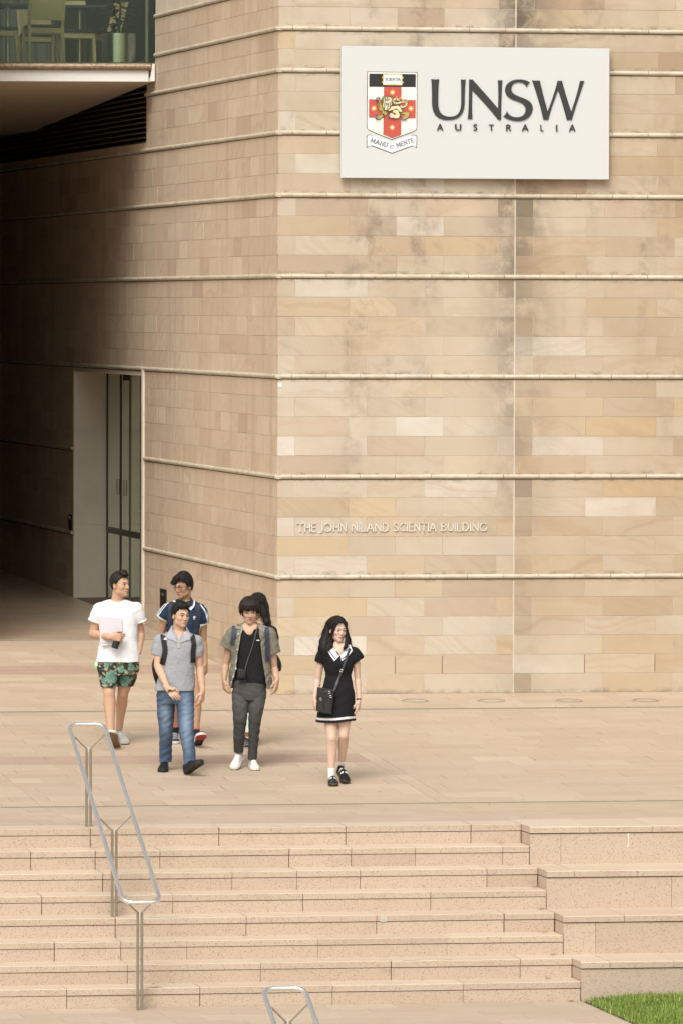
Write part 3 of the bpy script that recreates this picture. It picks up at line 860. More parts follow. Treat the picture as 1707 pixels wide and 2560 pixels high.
# white drip on the top terrace, repair patch and pale chips on the nosings
MAT_DRIP = plain('dried_paint', (0.70, 0.66, 0.57), 0.6)
b_t0 = B_EDGE - TREAD / NN
k = MB(); pt = sk(2.0, b_t0 + 0.012, 0); nrm = -NIN
def dripp(u, v): return hit(u, v, pt, NIN) + nrm * 0.002
for q in ([(1567, 2083), (1572, 2083), (1571, 2096), (1571, 2112), (1569, 2114), (1569, 2098)], [(1568, 2110), (1571, 2110), (1569, 2118), (1566, 2116)]):
    k.prism([dripp(*p_) for p_ in q], NIN * 0.004)
k.build('paint_drip', MAT_DRIP, terr)
def on_step(u, v, kk):
    z_ = EB - kk * RISE; bb = B_EDGE - kk * TREAD / NN; return hit(u, v, sk(0, bb, z_), NIN) - NIN * 0.0015
k = MB(); k.prism([on_step(u, v, 4) for u, v in ((950, 2291), (967, 2290), (967, 2304), (951, 2305))], NIN * 0.004); k.build('repair_patch', plain('patch_grey', (0.50, 0.47, 0.39), 0.8, var=0.2), stairs)
rc_ = random.Random(17)
for kk in range(8):
    for _ in range(5):
        u = rc_.uniform(20, 1280); z_ = EB - kk * RISE + 0.0022; bb = B_EDGE - kk * TREAD / NN
        p0 = hit(u, STEP_V[kk][0] - u * 0.011 - 3, (0, 0, z_), UP); a_0, _b = to_ab(p0)
        if a_0 > A_T - 0.1: continue
        L = rc_.uniform(0.03, 0.16); k = MB(); n_ = 7; pts_ = []
        for i in range(n_): pts_.append(sk(a_0 + L * i / n_, bb + 0.012 + rc_.uniform(0, 0.008), z_))
        for i in range(n_, -1, -1): pts_.append(sk(a_0 + L * i / n_, bb + 0.03 + rc_.uniform(0.0, 0.05) * math.sin(math.pi * i / n_), z_))
        k.add(pts_, [tuple(range(len(pts_)))]); k.build('worn_patch', plain('worn_stone', (0.60, 0.53, 0.43), 0.7) if 'worn_stone' not in bpy.data.materials else bpy.data.materials['worn_stone'], stairs)
LOWZ = EB - 8 * RISE
B_FOOT = B_EDGE - 7 * TREAD / NN

# ================================================================== lower ground
lower = mesh('lower_path', [(0, 0, 0)], [], None); lower.data.clear_geometry(); kind(lower, 'structure')
B_LOW2 = to_ab(Vector((0, 42.6, 0)))[1]
v = [sk(-30, B_LOW2, LOWZ - 0.007), sk(A_T + 0.03, B_LOW2, LOWZ - 0.007), sk(A_T + 0.03, B_FOOT + 0.3, LOWZ - 0.007), sk(-30, B_FOOT + 0.3, LOWZ - 0.007)]
mesh('path_bed', v, [(0, 1, 2, 3)], MAT_BED, lower)
low_far = MB()
for bi, (b, dp) in enumerate(rows(B_FOOT - 3.3, B_FOOT + 0.004)):
    half = 45.5 * 0.062
    a = -11.3 + (0.3 if bi % 2 else 0.0) + rp.choice((0, 0.1))
    while a < A_T - 0.01:
        w = min(0.59, A_T - a)
        p = ab(a, b)
        if w > 0.05 and p.x > -half - 1.0: inst('paver', pv(w, dp, 0.0, MAT_PAVER), lower, (p.x, p.y, LOWZ))
        elif w > 0.05:
            me_ = pv(w, dp, 0.0, MAT_PAVER); low_far.add([Vector((p.x, p.y, LOWZ)) + v_.co for v_ in me_.vertices], [list(pp.vertices) for pp in me_.polygons])
        a += 0.59
kind(low_far.build('pavers', MAT_PAVER, lower), 'stuff')
k = MB(); slab(k, -30, A_T, B_LOW2 - 0.1, B_FOOT - 3.302, LOWZ - 0.3, LOWZ, 0.004); k.build('path_margin', MAT_PAVER, lower)
# next flight going down towards the camera (out of the frame)
ls = mesh('lower_stairs', [(0, 0, 0)], [], None); ls.data.clear_geometry(); kind(ls, 'structure')
for i in range(8):
    k = MB(); slab(k, -30, 30, B_LOW2 - 0.1 - TREAD * (i + 1), B_LOW2 - 0.1 - TREAD * i, LOWZ - RISE * (i + 1) - 0.4, LOWZ - RISE * (i + 1)); k.build('step', MAT_STEP, ls)
gz = LOWZ - RISE * 8
k = MB(); k.add([sk(-400, B_LOW2 - 2.3, gz - 0.02), sk(400, B_LOW2 - 2.3, gz - 0.02), sk(400, -120, gz - 0.02), sk(-400, -120, gz - 0.02)], [(0, 3, 2, 1)])
kind(k.build('street', MAT_PAVER), 'structure')
# wide ground to the horizon on every side
k = MB(); R_ = 1500
k.add([(-R_, -R_, -6), (R_, -R_, -6), (R_, R_, -6), (-R_, R_, -6)], [(0, 1, 2, 3)]); kind(k.build('ground', MAT_PAVER), 'structure')
# lawn
lawn_b = to_ab(Vector((2, 43, 0)))[1]
t_ = NT('lawn_soil'); t_.col(t_.mix(t_.noise(t_.pos(), 25.0, 4), (0.09, 0.13, 0.025), (0.14, 0.18, 0.04))).rough(0.9)
nx, ny = 40, 50
v = []; f = []
for j in range(ny + 1):
    for i in range(nx + 1):
        a = A_T + 0.035 + (6.4 - A_T) * i / nx; b = B_LOW2 + (B_FOOT + 0.05 - B_LOW2) * j / ny
        e = min(1, i / 3.0)
        v.append(sk(a, b, LOWZ + e * (0.02 + 0.10 * (a - A_T) / 3 * 0.5 + 0.02 * noise.noise(Vector((a * 2, b * 2, 0))))))
for j in range(ny):
    for i in range(nx):
        q = j * (nx + 1) + i; f.append((q, q + 1, q + nx + 2, q + nx + 1))
lawn = kind(mesh('lawn', v, f, t_.mat, None, True), 'structure')
bv = BVHTree.FromPolygons([Vector(x) for x in v], f)
t_ = NT('grass_blade')
c_ = t_.ramp(t_.n('ShaderNodeNewGeometry').outputs['Random Per Island'], [(0, (0.11, 0.19, 0.02)), (0.45, (0.21, 0.31, 0.035)), (0.75, (0.29, 0.38, 0.055)), (0.9, (0.36, 0.39, 0.10)), (1, (0.48, 0.42, 0.19))])
c_ = t_.mix(t_.math('MULTIPLY', t_.maprange(t_.noise(t_.pos(), 3.0, 3), 0.4, 0.65), 0.4), c_, (0.11, 0.17, 0.025))
t_.col(c_).rough(0.55)
rg = random.Random(2); gv = []; gf = []
for _ in range(26000):
    a = A_T + 0.0 + rg.random() ** 1.15 * 2.1; b = B_FOOT - 0.02 - rg.random() * 3.0
    if a < A_T + 0.02 + 0.10 * (0.5 + 0.5 * noise.noise(Vector((b * 3, 0, 0)))) and rg.random() < 0.75: continue
    p = sk(a, b, 5); h_ = bv.ray_cast(p, Vector((0, 0, -1)))[0]
    z = h_.z - 0.003 if h_ else LOWZ
    L = rg.uniform(0.025, 0.06); an = rg.uniform(0, 6.28); ln = rg.uniform(0.0, 0.03); w = rg.uniform(0.002, 0.0035)
    dx, dy = math.cos(an), math.sin(an)
    i0 = len(gv)
    gv += [(p.x - dy * w, p.y + dx * w, z), (p.x + dy * w, p.y - dx * w, z), (p.x + dx * ln * 0.4 + dy * w * 0.7, p.y + dy * ln * 0.4 - dx * w * 0.7, z + L * 0.6),
           (p.x + dx * ln * 0.4 - dy * w * 0.7, p.y + dy * ln * 0.4 + dx * w * 0.7, z + L * 0.6), (p.x + dx * ln, p.y + dy * ln, z + L)]
    gf += [(i0, i0 + 1, i0 + 2, i0 + 3), (i0 + 3, i0 + 2, i0 + 4)]
g_ = mesh('grass', gv, gf, t_.mat); kind(g_, 'stuff'); g_['label'] = 'short green grass beside the terraces'; g_['category'] = 'grass'
# dead leaves and crumbs
t_ = NT('dead_leaf'); t_.col(t_.ramp(t_.n('ShaderNodeNewGeometry').outputs['Random Per Island'], [(0, (0.20, 0.11, 0.05)), (0.5, (0.33, 0.22, 0.11)), (1, (0.55, 0.44, 0.26))])).rough(0.8)
lv_ = []; lf_ = []
def leaf_at(p, L, an, bend=0.3):
    i0 = len(lv_); d = Vector((math.cos(an), math.sin(an), 0)); s = Vector((-d.y, d.x, 0)) * L * 0.32
    for k_, (t, w) in enumerate(((-1, 0), (-0.4, 0.9), (0.3, 0.8), (1, 0))):
        c = p + d * (t * L / 2) + UP * (0.004 + bend * L * 0.3 * (t * t))
        if w == 0: lv_.append(c)
        else: lv_.extend([c + s * w + UP * 0.004, c - s * w])
    lf_.extend([(i0, i0 + 1, i0 + 2), (i0 + 1, i0 + 3, i0 + 4, i0 + 2), (i0 + 3, i0 + 5, i0 + 4)])
rl = random.Random(21)
for _ in range(95):                                      # plaza crumbs
    a = rl.uniform(-4, 4.5); b = rl.uniform(-2.0, B_WALL - 0.1); p = ab(a, b); leaf_at(Vector((p.x, p.y, ground_z(b))), rl.uniform(0.008, 0.028), rl.uniform(0, 6.28))
for k in range(8):                                        # step corners
    b, z, js = step_row(k)
    for _ in range(7):
        a = rl.uniform(-3.2, A_T); q = sk(a, b + TREAD - rl.uniform(0.0, 0.05) - TREAD, z - RISE + 0.001); q = sk(a, b - rl.uniform(0.004, 0.06), z - RISE + 0.001)
        leaf_at(q, rl.uniform(0.012, 0.035), rl.uniform(0, 6.28))
    q = sk(A_T - rl.uniform(0.03, 0.25), b - 0.04, z - RISE + 0.001); leaf_at(q, 0.07, 0.3, 0.6)
for _ in range(40):
    a = A_T + rl.uniform(-0.06, 0.3); b = B_FOOT - rl.uniform(0, 1.0) * (0.2 + 0.8 * rl.random()); leaf_at(sk(a, b, LOWZ + 0.004), rl.uniform(0.015, 0.05), rl.uniform(0, 6.28))
for _ in range(46):
    a = A_T + rl.uniform(0.1, 2.0); b = B_FOOT - rl.uniform(0.0, 0.7); leaf_at(sk(a, b, LOWZ + 0.085), rl.uniform(0.03, 0.07), rl.uniform(0, 6.28), 0.5)
k = mesh('dead_leaves', lv_, lf_, t_.mat); kind(k, 'stuff'); k['label'] = 'dry leaves and crumbs scattered on steps and grass'; k['category'] = 'leaves'

# ================================================================== handrails
def handrail(posts, top_b, bot_b, top_z, a_mid, half, label, slope, name='handrail'):
    """posts: list of (b, foot z, top z); the loop runs from top_b to bot_b with slope RISE/TREAD"""
    t = empty(name, sk(a_mid, posts[0][0], posts[0][1])); o = t.location
    L = lambda a, b, z: sk(a, b, z) - o
    zt = lambda b: top_z - max(0.0, (top_b - b)) * slope
    pts = []
    rc = 0.08; n = 7
    # stadium-like loop with rounded corners
    db = rc
    def corner(ac, bc, a_dir, b_dir, start):
        for i in range(n + 1):
            th = start + (math.pi / 2) * i / n
            yield ac + math.cos(th) * rc, bc + math.sin(th) * rc
    for ac, bc, st_ in ((a_mid + half - rc, top_b - rc, 0.0), (a_mid - half + rc, top_b - rc, math.pi / 2), (a_mid - half + rc, bot_b + rc, math.pi), (a_mid + half - rc, bot_b + rc, 1.5 * math.pi)):
        for a, b in corner(ac, bc, 0, 0, st_): pts.append(L(a, b, zt(b)))
    k = MB(); k.tube(pts, 0.0190, 24, closed=True); r_ = k.build('rail_loop', MAT_STEEL, t); r_.data.polygons.foreach_set('use_smooth', [True] * len(r_.data.polygons))
    for b, zf, zp in posts:
        pm = mesh('post', [(0, 0, 0)], [], None, t); pm.data.clear_geometry()
        for sgn in (-1, 1):
            k = MB(); k.box((-0.011, -0.022, 0), (0.011, 0.022, zp - zf), M=Matrix.Translation(L(a_mid + sgn * 0.018, b, zf)), ch=0.002); k.build('flat_bar', MAT_STEEL_DULL, pm)
        k = MB(); k.box((-0.009, -0.012, -0.03), (0.009, 0.012, 0.028), M=Matrix.Translation(L(a_mid, b, zp)), ch=0.002); k.build('spacer', MAT_STEEL, pm)
        for sgn in (-1, 1):
            p0 = L(a_mid + sgn * 0.012, b, zp + 0.0); p1 = L(a_mid + sgn * (half - 0.004), b, zt(b) - 0.014)
            d = (p1 - p0); ln = d.length; d.normalize(); yv = Vector((0, 1, 0)); xv = yv.cross(d).normalized(); yv = d.cross(xv)
            M = Matrix(((xv.x, yv.x, d.x, p0.x), (xv.y, yv.y, d.y, p0.y), (xv.z, yv.z, d.z, p0.z), (0, 0, 0, 1)))
            k = MB(); k.box((-0.005, -0.020, 0), (0.005, 0.020, ln), M=M, ch=0.001); k.build('arm', MAT_STEEL_DULL, pm)
    tag(t, label, 'handrail', 'steel handrails on the stairs')
    return t
P1 = hit(222, 2066, (0, 0, 0), UP); a1, b1 = to_ab(P1)
P2 = hit(287, 2291, (0, 0, EB - 4 * RISE), UP); a2, b2 = to_ab(P2)
P3_ = hit(350, 2525, (0, 0, LOWZ), UP); a3, b3 = to_ab(P3_)
am = (a1 + a2 + a3) / 3
tz = hit(212, 1811, (0, P1.y + 0.1, 0), (0, 1, 0)).z
print('posts', (a1, b1), (a2, b2), (a3, b3), 'top', tz, 'edge', B_EDGE, 'foot', B_FOOT)
top_b = b1 + 0.12; bot_b = b3 - 0.10
bz = hit(360, 2256, (0, P3_.y - 0.1, 0), (0, 1, 0)).z
slope = (tz - bz) / (top_b - bot_b)
print('slope', slope, RISE / TREAD)
ZT = lambda b: tz - (top_b - b) * slope
handrail([(b1, EB - 0.01, ZT(b1) - 0.155), (b2, EB - 4 * RISE - 0.01, ZT(b2) - 0.155), (b3, LOWZ - 0.01, ZT(b3) - 0.155)], top_b, bot_b, tz, am, 0.158,
         'stainless loop handrail on three flat-bar posts down the middle of the stairs', slope)
Q = hit(709, 2471, (0, 42.3, 0), (0, 1, 0)); qa, qb = to_ab(Vector((Q.x, Q.y, 0)))
ZT2 = lambda b: Q.z - (qb - b) * slope
handrail([(qb - 0.16, LOWZ - 0.01, ZT2(qb - 0.16) - 0.155), (qb - 1.6, LOWZ - 4 * RISE - 0.05, ZT2(qb - 1.6) - 0.155)], qb, qb - 2.2, Q.z, qa, 0.158,
         'stainless handrail cut off by the bottom edge of the picture', slope)
# ================================================================== the sign board
SG = hit(852, 115, CORNER - NIN * 0.07, NIN)
def SGP(u, v):            # photograph pixel -> sign-local (x along the wall, z up), metres from the board's top left
    p = hit(u, v, CORNER - NIN * 0.10, NIN) - SG
    return p.dot(E), p.z
sign = empty('sign_board', SG, RZ_F)
tag(sign, 'large white rectangular sign with crest and dark raised letters on the stone wall', 'sign')
x1, z1 = SGP(1521, 449)
MAT_BOARD = plain('board_white', (0.60, 0.618, 0.60), 0.5, var=0.015, scale=3)
k = MB(); k.box((0, -0.03, z1), (x1, 0.03, 0), ch=0.003); k.build('board', MAT_BOARD, sign)
k = MB()
for xx in (0.4, x1 - 0.5): k.box((xx, 0.03, z1 + 0.15), (xx + 0.1, 0.068, -0.15))
k.build('mounting_rail', MAT_DARKMETAL, sign)
MAT_LETTER = plain('letter_charcoal', (0.030, 0.031, 0.029), 0.6, var=0.05)
def poly(name, pts, y0, th, mat, parent):
    """flat raised shape on the board, from sign-local (x, z) points"""
    mb = MB(); mb.prism([(x, -0.03 - y0 - th, z) for x, z in pts], (0, th, 0)); return mb.build(name, mat, parent)
def bez(p0, p1, p2, p3, n=10):
    return [tuple((1 - t) ** 3 * a + 3 * (1 - t) ** 2 * t * b + 3 * (1 - t) * t * t * c + t ** 3 * d for a, b, c, d in zip(p0, p1, p2, p3)) for t in [i / n for i in range(1, n + 1)]]
def path(start, *segs):
    pts = [start]
    for s in segs:
        if len(s) == 2 and not isinstance(s[0], (tuple, list)): pts.append(s)
        else: pts += bez(pts[-1], *s)
    return pts
# big letters, drawn in the pixels of a detail of the photograph (origin 1060,180, 3.7333 px per photo pixel)
def LP(p): return SGP(1060 + p[0] / 3.7333, 180 + p[1] / 3.7333)
UU = path((62, 66), (98, 70), (135, 67), ((128, 130), (126, 180), (126, 285)), ((126, 380), (165, 417), (238, 417)), ((310, 417), (340, 375), (341, 285)), ((342, 200), (342, 130), (337, 69)), (360, 72), (383, 69),
          ((376, 130), (374, 200), (373, 285)), ((373, 395), (320, 449), (215, 448)), ((115, 447), (70, 390), (69, 285)), ((69, 190), (68, 130), (62, 66)))[:-1]
NL = path((414, 69), (430, 71), (447, 70), ((530, 165), (600, 240), (685, 342)), ((689, 250), (688, 160), (683, 76)), (703, 80), (724, 76), ((717, 190), (713, 300), (713, 448)), (700, 446), (688, 448),
          ((610, 350), (530, 260), (444, 171)), ((441, 260), (441, 350), (445, 440)), (424, 438), (403, 440), ((414, 320), (415, 190), (414, 69)))[:-1]
SL = path((981, 98), ((965, 112), (957, 125), (951, 142)), ((938, 112), (915, 96), (877, 96)), ((838, 96), (808, 118), (808, 158)), ((808, 205), (860, 222), (905, 238)), ((965, 260), (1007, 285), (1007, 335)),
          ((1007, 410), (945, 460), (868, 459)), ((815, 458), (770, 440), (733, 415)), ((752, 402), (762, 385), (767, 366)), ((783, 402), (815, 423), (858, 423)), ((910, 423), (942, 395), (942, 352)),
          ((942, 305), (900, 285), (858, 272)), ((795, 252), (750, 225), (750, 168)), ((750, 105), (810, 69), (880, 69)), ((925, 69), (955, 80), (981, 98)))[:-1]
WL = path((1002, 78), (1038, 81), (1073, 79), ((1095, 175), (1120, 275), (1148, 370)), ((1180, 280), (1215, 185), (1240, 82)), (1260, 84), (1281, 81), ((1303, 175), (1335, 275), (1368, 372)), ((1400, 275), (1430, 180), (1450, 82)), (1470, 85), (1489, 82),
          ((1450, 200), (1405, 330), (1371, 450)), (1349, 448), (1327, 450), ((1302, 350), (1275, 260), (1244, 168)), ((1210, 260), (1175, 350), (1152, 447)), (1130, 445), (1108, 447), ((1085, 340), (1045, 200), (1002, 78)))[:-1]
for nm, pts in (('U', UU), ('N', NL), ('S', SL), ('W', WL)):
    poly('letter', [LP(p) for p in pts], 0.0, 0.012, MAT_LETTER, sign)
# ------------------------------------------------ stroke lettering for the small capitals
GL = {
 'A': [[(0, 0), (.38, 1), (.42, 1), (.8, 0)], [(.14, .33), (.66, .33)]], 'U': [[(0.05, 1), (.05, .35), (.12, .1), (.35, 0), (.58, .1), (.65, .35), (.65, 1)]],
 'S': [[(.55, .86), (.42, .98), (.25, 1), (.08, .88), (.08, .68), (.25, .54), (.45, .44), (.56, .28), (.48, .08), (.28, 0), (.05, .08)]],
 'T': [[(0, 1), (.7, 1)], [(.35, 1), (.35, 0)]], 'R': [[(.05, 0), (.05, 1), (.38, 1), (.52, .88), (.52, .66), (.38, .52), (.05, .52)], [(.28, .52), (.62, 0)]],
 'L': [[(.05, 1), (.05, 0), (.5, 0)]], 'I': [[(.05, 0), (.05, 1)]], 'H': [[(.05, 0), (.05, 1)], [(.65, 0), (.65, 1)], [(.05, .52), (.65, .52)]],
 'E': [[(.5, 1), (.05, 1), (.05, 0), (.52, 0)], [(.05, .52), (.44, .52)]], 'J': [[(.3, 1), (.3, .1), (.22, -.08), (.05, -.16)]],
 'O': [[(.45 + .45 * math.cos(t * math.pi / 8), .5 + .5 * math.sin(t * math.pi / 8)) for t in range(17)]], 'N': [[(.05, 0), (.05, 1), (.68, 0), (.68, 1)]],
 'D': [[(.05, 0), (.05, 1), (.3, 1), (.6, .88), (.74, .5), (.6, .12), (.3, 0), (.05, 0)]],
 'C': [[(.78, .86), (.6, .97), (.45, 1), (.2, .9), (.03, .6), (.03, .4), (.2, .1), (.45, 0), (.6, .03), (.78, .14)]],
 'B': [[(.05, 0), (.05, 1), (.35, 1), (.5, .88), (.5, .68), (.36, .54), (.05, .54)], [(.36, .54), (.54, .42), (.56, .16), (.38, 0), (.05, 0)]],
 'G': [[(.78, .86), (.6, .97), (.45, 1), (.2, .9), (.03, .6), (.03, .4), (.2, .1), (.45, 0), (.65, .04), (.76, .12), (.76, .42)]],
 'M': [[(0, 0), (.1, 1), (.45, .15), (.8, 1), (.9, 0)]]}
GW = {c: max(x for st in g for x, _ in st) for c, g in GL.items()}
def glyph(mb, ch, at, th, y0, y1, serif=0.0):
    """at: function (x, z) in letter units -> board (x, z); strokes become flat bars"""
    def seg(a, b, w):
        d = (b[0] - a[0], b[1] - a[1]); L = math.hypot(*d)
        if L < 1e-6: return
        n = (-d[1] / L * w / 2, d[0] / L * w / 2); e = (d[0] / L * w * 0.35, d[1] / L * w * 0.35)
        q = [(a[0] + n[0] - e[0], a[1] + n[1] - e[1]), (a[0] - n[0] - e[0], a[1] - n[1] - e[1]), (b[0] - n[0] + e[0], b[1] - n[1] + e[1]), (b[0] + n[0] + e[0], b[1] + n[1] + e[1])]
        q = [at(*p) for p in q]
        mb.prism([(x, -y1, z) for x, z in q], (0, y1 - y0, 0))
    for st in GL[ch]:
        for a, b in zip(st, st[1:]):
            v = abs(b[1] - a[1]) / (math.hypot(b[0] - a[0], b[1] - a[1]) + 1e-9)
            seg(a, b, th * (0.72 + 0.28 * v) if ch not in 'NMA' else th * (1.0 if b[0] > a[0] else 0.8))
        if serif:
            for p in (st[0], st[-1]):
                if ch not in 'OCGS': seg((p[0] - serif, p[1]), (p[0] + serif, p[1]), th * 0.5)
# AUSTRALIA
for ch, xa, xb, y0_, y1_ in (('A', 115, 174, 483, 548), ('U', 280, 341, 484, 549), ('S', 450, 492, 484, 550), ('T', 596, 647, 487, 551), ('R', 756, 806, 488, 553), ('A', 907, 968, 488, 554), ('L', 1075, 1112, 489, 554), ('I', 1223, 1238, 491, 556), ('A', 1346, 1407, 491, 557)):
    mb = MB(); w = GW[ch]
    fx = lambda x, z: LP((xa + 6 + (xb - xa - 12) * (x / w) if ch != 'I' else (xa + xb) / 2 + (x - 0.05) * 70, y1_ - 6 - (y1_ - y0_ - 12) * z))
    glyph(mb, ch, fx, 0.17, 0.03, 0.045); mb.build('letter', MAT_LETTER, sign)
# ------------------------------------------------ the crest (drawn from a detail, origin 880,160, 8.711 px per photo pixel)
def CP(p): return SGP(880 + p[0] / 8.711, 160 + p[1] / 8.711)
MAT_RED = plain('crest_red', (0.52, 0.085, 0.06), 0.5); MAT_GOLD = plain('crest_gold', (0.46, 0.36, 0.10), 0.5, var=0.3, scale=90); MAT_CREAM = plain('crest_cream', (0.83, 0.81, 0.72), 0.5)
MAT_BLACK = plain('crest_black', (0.018, 0.018, 0.018), 0.5); MAT_BLUE = plain('crest_blue', (0.05, 0.20, 0.50), 0.5); MAT_ORANGE = plain('crest_orange', (0.85, 0.42, 0.10), 0.5); MAT_PALE = plain('crest_pale', (0.78, 0.82, 0.82), 0.5)
MAT_GOLDL = plain('crest_light_gold', (0.74, 0.66, 0.40), 0.5)
crest = mesh('crest', [(0, 0, 0)], [], None, sign); crest.data.clear_geometry()
def cpoly(name, pts, lev, mat): return poly(name, [CP(p) for p in pts], 0.0, 0.004 + 0.003 * lev, mat, crest)
def off(pts, d):
    n = len(pts); cx = sum(p[0] for p in pts) / n; cy = sum(p[1] for p in pts) / n
    o = []
    for i in range(n):
        a, b, c = pts[i - 1], pts[i], pts[(i + 1) % n]
        e1 = (b[0] - a[0], b[1] - a[1]); e2 = (c[0] - b[0], c[1] - b[1]); l1 = math.hypot(*e1) + 1e-9; l2 = math.hypot(*e2) + 1e-9
        nn = (-(e1[1] / l1 + e2[1] / l2), (e1[0] / l1 + e2[0] / l2)); L = math.hypot(*nn) + 1e-9
        s = 1 if (nn[0] * (b[0] - cx) + nn[1] * (b[1] - cy)) > 0 else -1
        cs_ = max(0.45, L / 2)
        o.append((b[0] + s * nn[0] / L * d / cs_, b[1] + s * nn[1] / L * d / cs_))
    return o
SH = [(325, 165), (1412, 178), (1405, 1400), (1385, 1440), (1340, 1470), (855, 1655), (375, 1455), (330, 1420), (312, 1370)]
cpoly('shield_edge', SH, 0, MAT_BLACK)
cpoly('shield_border', off(SH, -12), 1, MAT_CREAM)
FI = [(366, 210), (1372, 222), (1362, 1425), (855, 1610), (354, 1395)]
cpoly('shield_field', FI, 2, MAT_CREAM)
cpoly('chief', [(366, 210), (1372, 222), (1370, 502), (362, 495)], 3, MAT_BLACK)
cpoly('cross', [(682, 500), (1062, 503), (1058, 778), (1368, 785), (1365, 1180), (1056, 1180), (1052, 1538), (862, 1610), (668, 1530), (672, 1165), (356, 1162), (360, 768), (680, 775)], 4, MAT_RED)
cpoly('book_cover', [(660, 225), (1082, 228), (1078, 262), (1112, 300), (1080, 330), (1078, 370), (1112, 400), (1082, 430), (1080, 466), (662, 462), (662, 430), (636, 392), (665, 362), (662, 330), (636, 292), (664, 262)], 5, plain('crest_yellow', (0.68, 0.55, 0.12), 0.5))
cpoly('book_page', [(682, 238), (860, 234), (872, 242), (884, 234), (1062, 238), (1064, 455), (890, 440), (870, 450), (850, 440), (680, 455)], 6, MAT_PALE)
def star(cx, cy, r):
    pts = []
    for i in range(16):
        q = r if i % 2 == 0 else r * 0.60; t = math.pi * i / 8
        pts.append((cx + q * math.sin(t), cy - q * math.cos(t)))
    return pts
for cx, cy in ((868, 620), (465, 967), (1268, 972), (862, 1385)):
    cpoly('star', star(cx, cy, 70), 5, MAT_ORANGE)
    cpoly('star_centre', [(cx + 24 * math.cos(t * math.pi / 6), cy + 24 * math.sin(t * math.pi / 6)) for t in range(12)], 6, MAT_CREAM)
LION = {
 'lion_body': ([(640, 760), (670, 720), (740, 702), (830, 712), (868, 742), (862, 860), (870, 915), (985, 900), (1030, 930), (1080, 1000), (1120, 1052), (1200, 1052), (1232, 1050), (1236, 1105), (1205, 1160), (1160, 1195), (1100, 1222), (1060, 1210), (1070, 1165), (1130, 1130), (1135, 1100), (1060, 1090), (1000, 1050), (960, 978), (900, 1000), (800, 1030), (760, 1060), (720, 1120), (640, 1160), (590, 1200), (520, 1200), (505, 1170), (540, 1125), (610, 1120), (640, 1060), (650, 1010), (590, 1020), (545, 940), (535, 870), (570, 800), (520, 790), (525, 745), (580, 738), (605, 770), (600, 850), (630, 900), (645, 830)], MAT_GOLD),
 'hind_leg': ([(870, 1010), (985, 1000), (1000, 1060), (1024, 1110), (1000, 1180), (900, 1186), (820, 1170), (785, 1130), (800, 1075), (850, 1070), (900, 1110), (960, 1095), (940, 1080), (880, 1055)], MAT_GOLDL),
 'belly': ([(800, 930), (985, 905), (1040, 960), (1075, 1040), (1020, 1045), (965, 972), (880, 995), (770, 1030)], MAT_GOLDL),
 'mane': ([(670, 760), (740, 725), (820, 730), (850, 780), (845, 880), (800, 960), (740, 1010), (690, 1000), (655, 940), (660, 860)], MAT_GOLDL)}
i_ = 5
for nm, (pts, mt) in LION.items():
    cpoly(nm + '_outline', off(pts, 12), i_, MAT_BLACK); cpoly(nm, pts, i_ + 1, mt); i_ += 2
def cstroke(name, pts, w, lev, mat):
    mb = MB()
    for a, b in zip(pts, pts[1:]):
        d = (b[0] - a[0], b[1] - a[1]); L = math.hypot(*d); n = (-d[1] / L * w / 2, d[0] / L * w / 2); e = (d[0] / L * w * .3, d[1] / L * w * .3)
        q = [CP(p) for p in ((a[0] + n[0] - e[0], a[1] + n[1] - e[1]), (b[0] + n[0] + e[0], b[1] + n[1] + e[1]), (b[0] - n[0] + e[0], b[1] - n[1] + e[1]), (a[0] - n[0] - e[0], a[1] - n[1] - e[1]))]
        mb.prism([(x, -0.034 - 0.003 * lev, z) for x, z in q], (0, 0.004 + 0.003 * lev, 0))
    return mb.build(name, mat, crest)
TAIL = [(1035, 930), (1110, 935), (1165, 900), (1170, 840), (1130, 815), (1060, 830), (990, 855), (920, 860), (885, 820), (895, 775), (950, 755), (1010, 790)]
cstroke('tail_outline', TAIL, 62, 5, MAT_BLACK); cstroke('tail', TAIL, 40, 6, MAT_GOLDL)
for pts in ([(945, 765), (960, 715)], [(1000, 780), (1050, 735)], [(1070, 815), (1080, 775)], [(1120, 805), (1135, 770)], [(1160, 820), (1200, 795)]): cstroke('tail_tuft', pts, 28, 7, MAT_GOLD)
for pts in ([(700, 740), (680, 980)], [(760, 725), (725, 780)], [(800, 760), (760, 790), (700, 780)], [(780, 850), (740, 1000)], [(830, 800), (800, 950)], [(560, 830), (560, 930)], [(640, 1080), (690, 1120)]): cstroke('fur_line', pts, 9, 14, MAT_BLACK)
for cx, cy, r in ((733, 868, 22), (525, 775, 16), (575, 745, 14), (512, 1108, 15), (508, 1150, 14), (520, 1190, 14), (795, 1095, 14), (790, 1150, 14), (1065, 1140, 14), (1070, 1190, 14), (1150, 1198, 14), (880, 1172, 13)):
    cpoly('claw', [(cx + r * math.cos(t * math.pi / 4), cy + r * math.sin(t * math.pi / 4)) for t in range(8)], 15, MAT_BLUE)
RB = [(318, 1580), (345, 1548), (385, 1545), (600, 1625), (858, 1702), (1110, 1620), (1330, 1548), (1385, 1560), (1398, 1590), (1390, 1820), (1340, 1785), (1300, 1780), (862, 1940), (420, 1775), (370, 1780), (318, 1815)]
cpoly('ribbon_edge', off(RB, 8), 0, MAT_BLACK); cpoly('ribbon', off(RB, -5), 1, MAT_PALE)
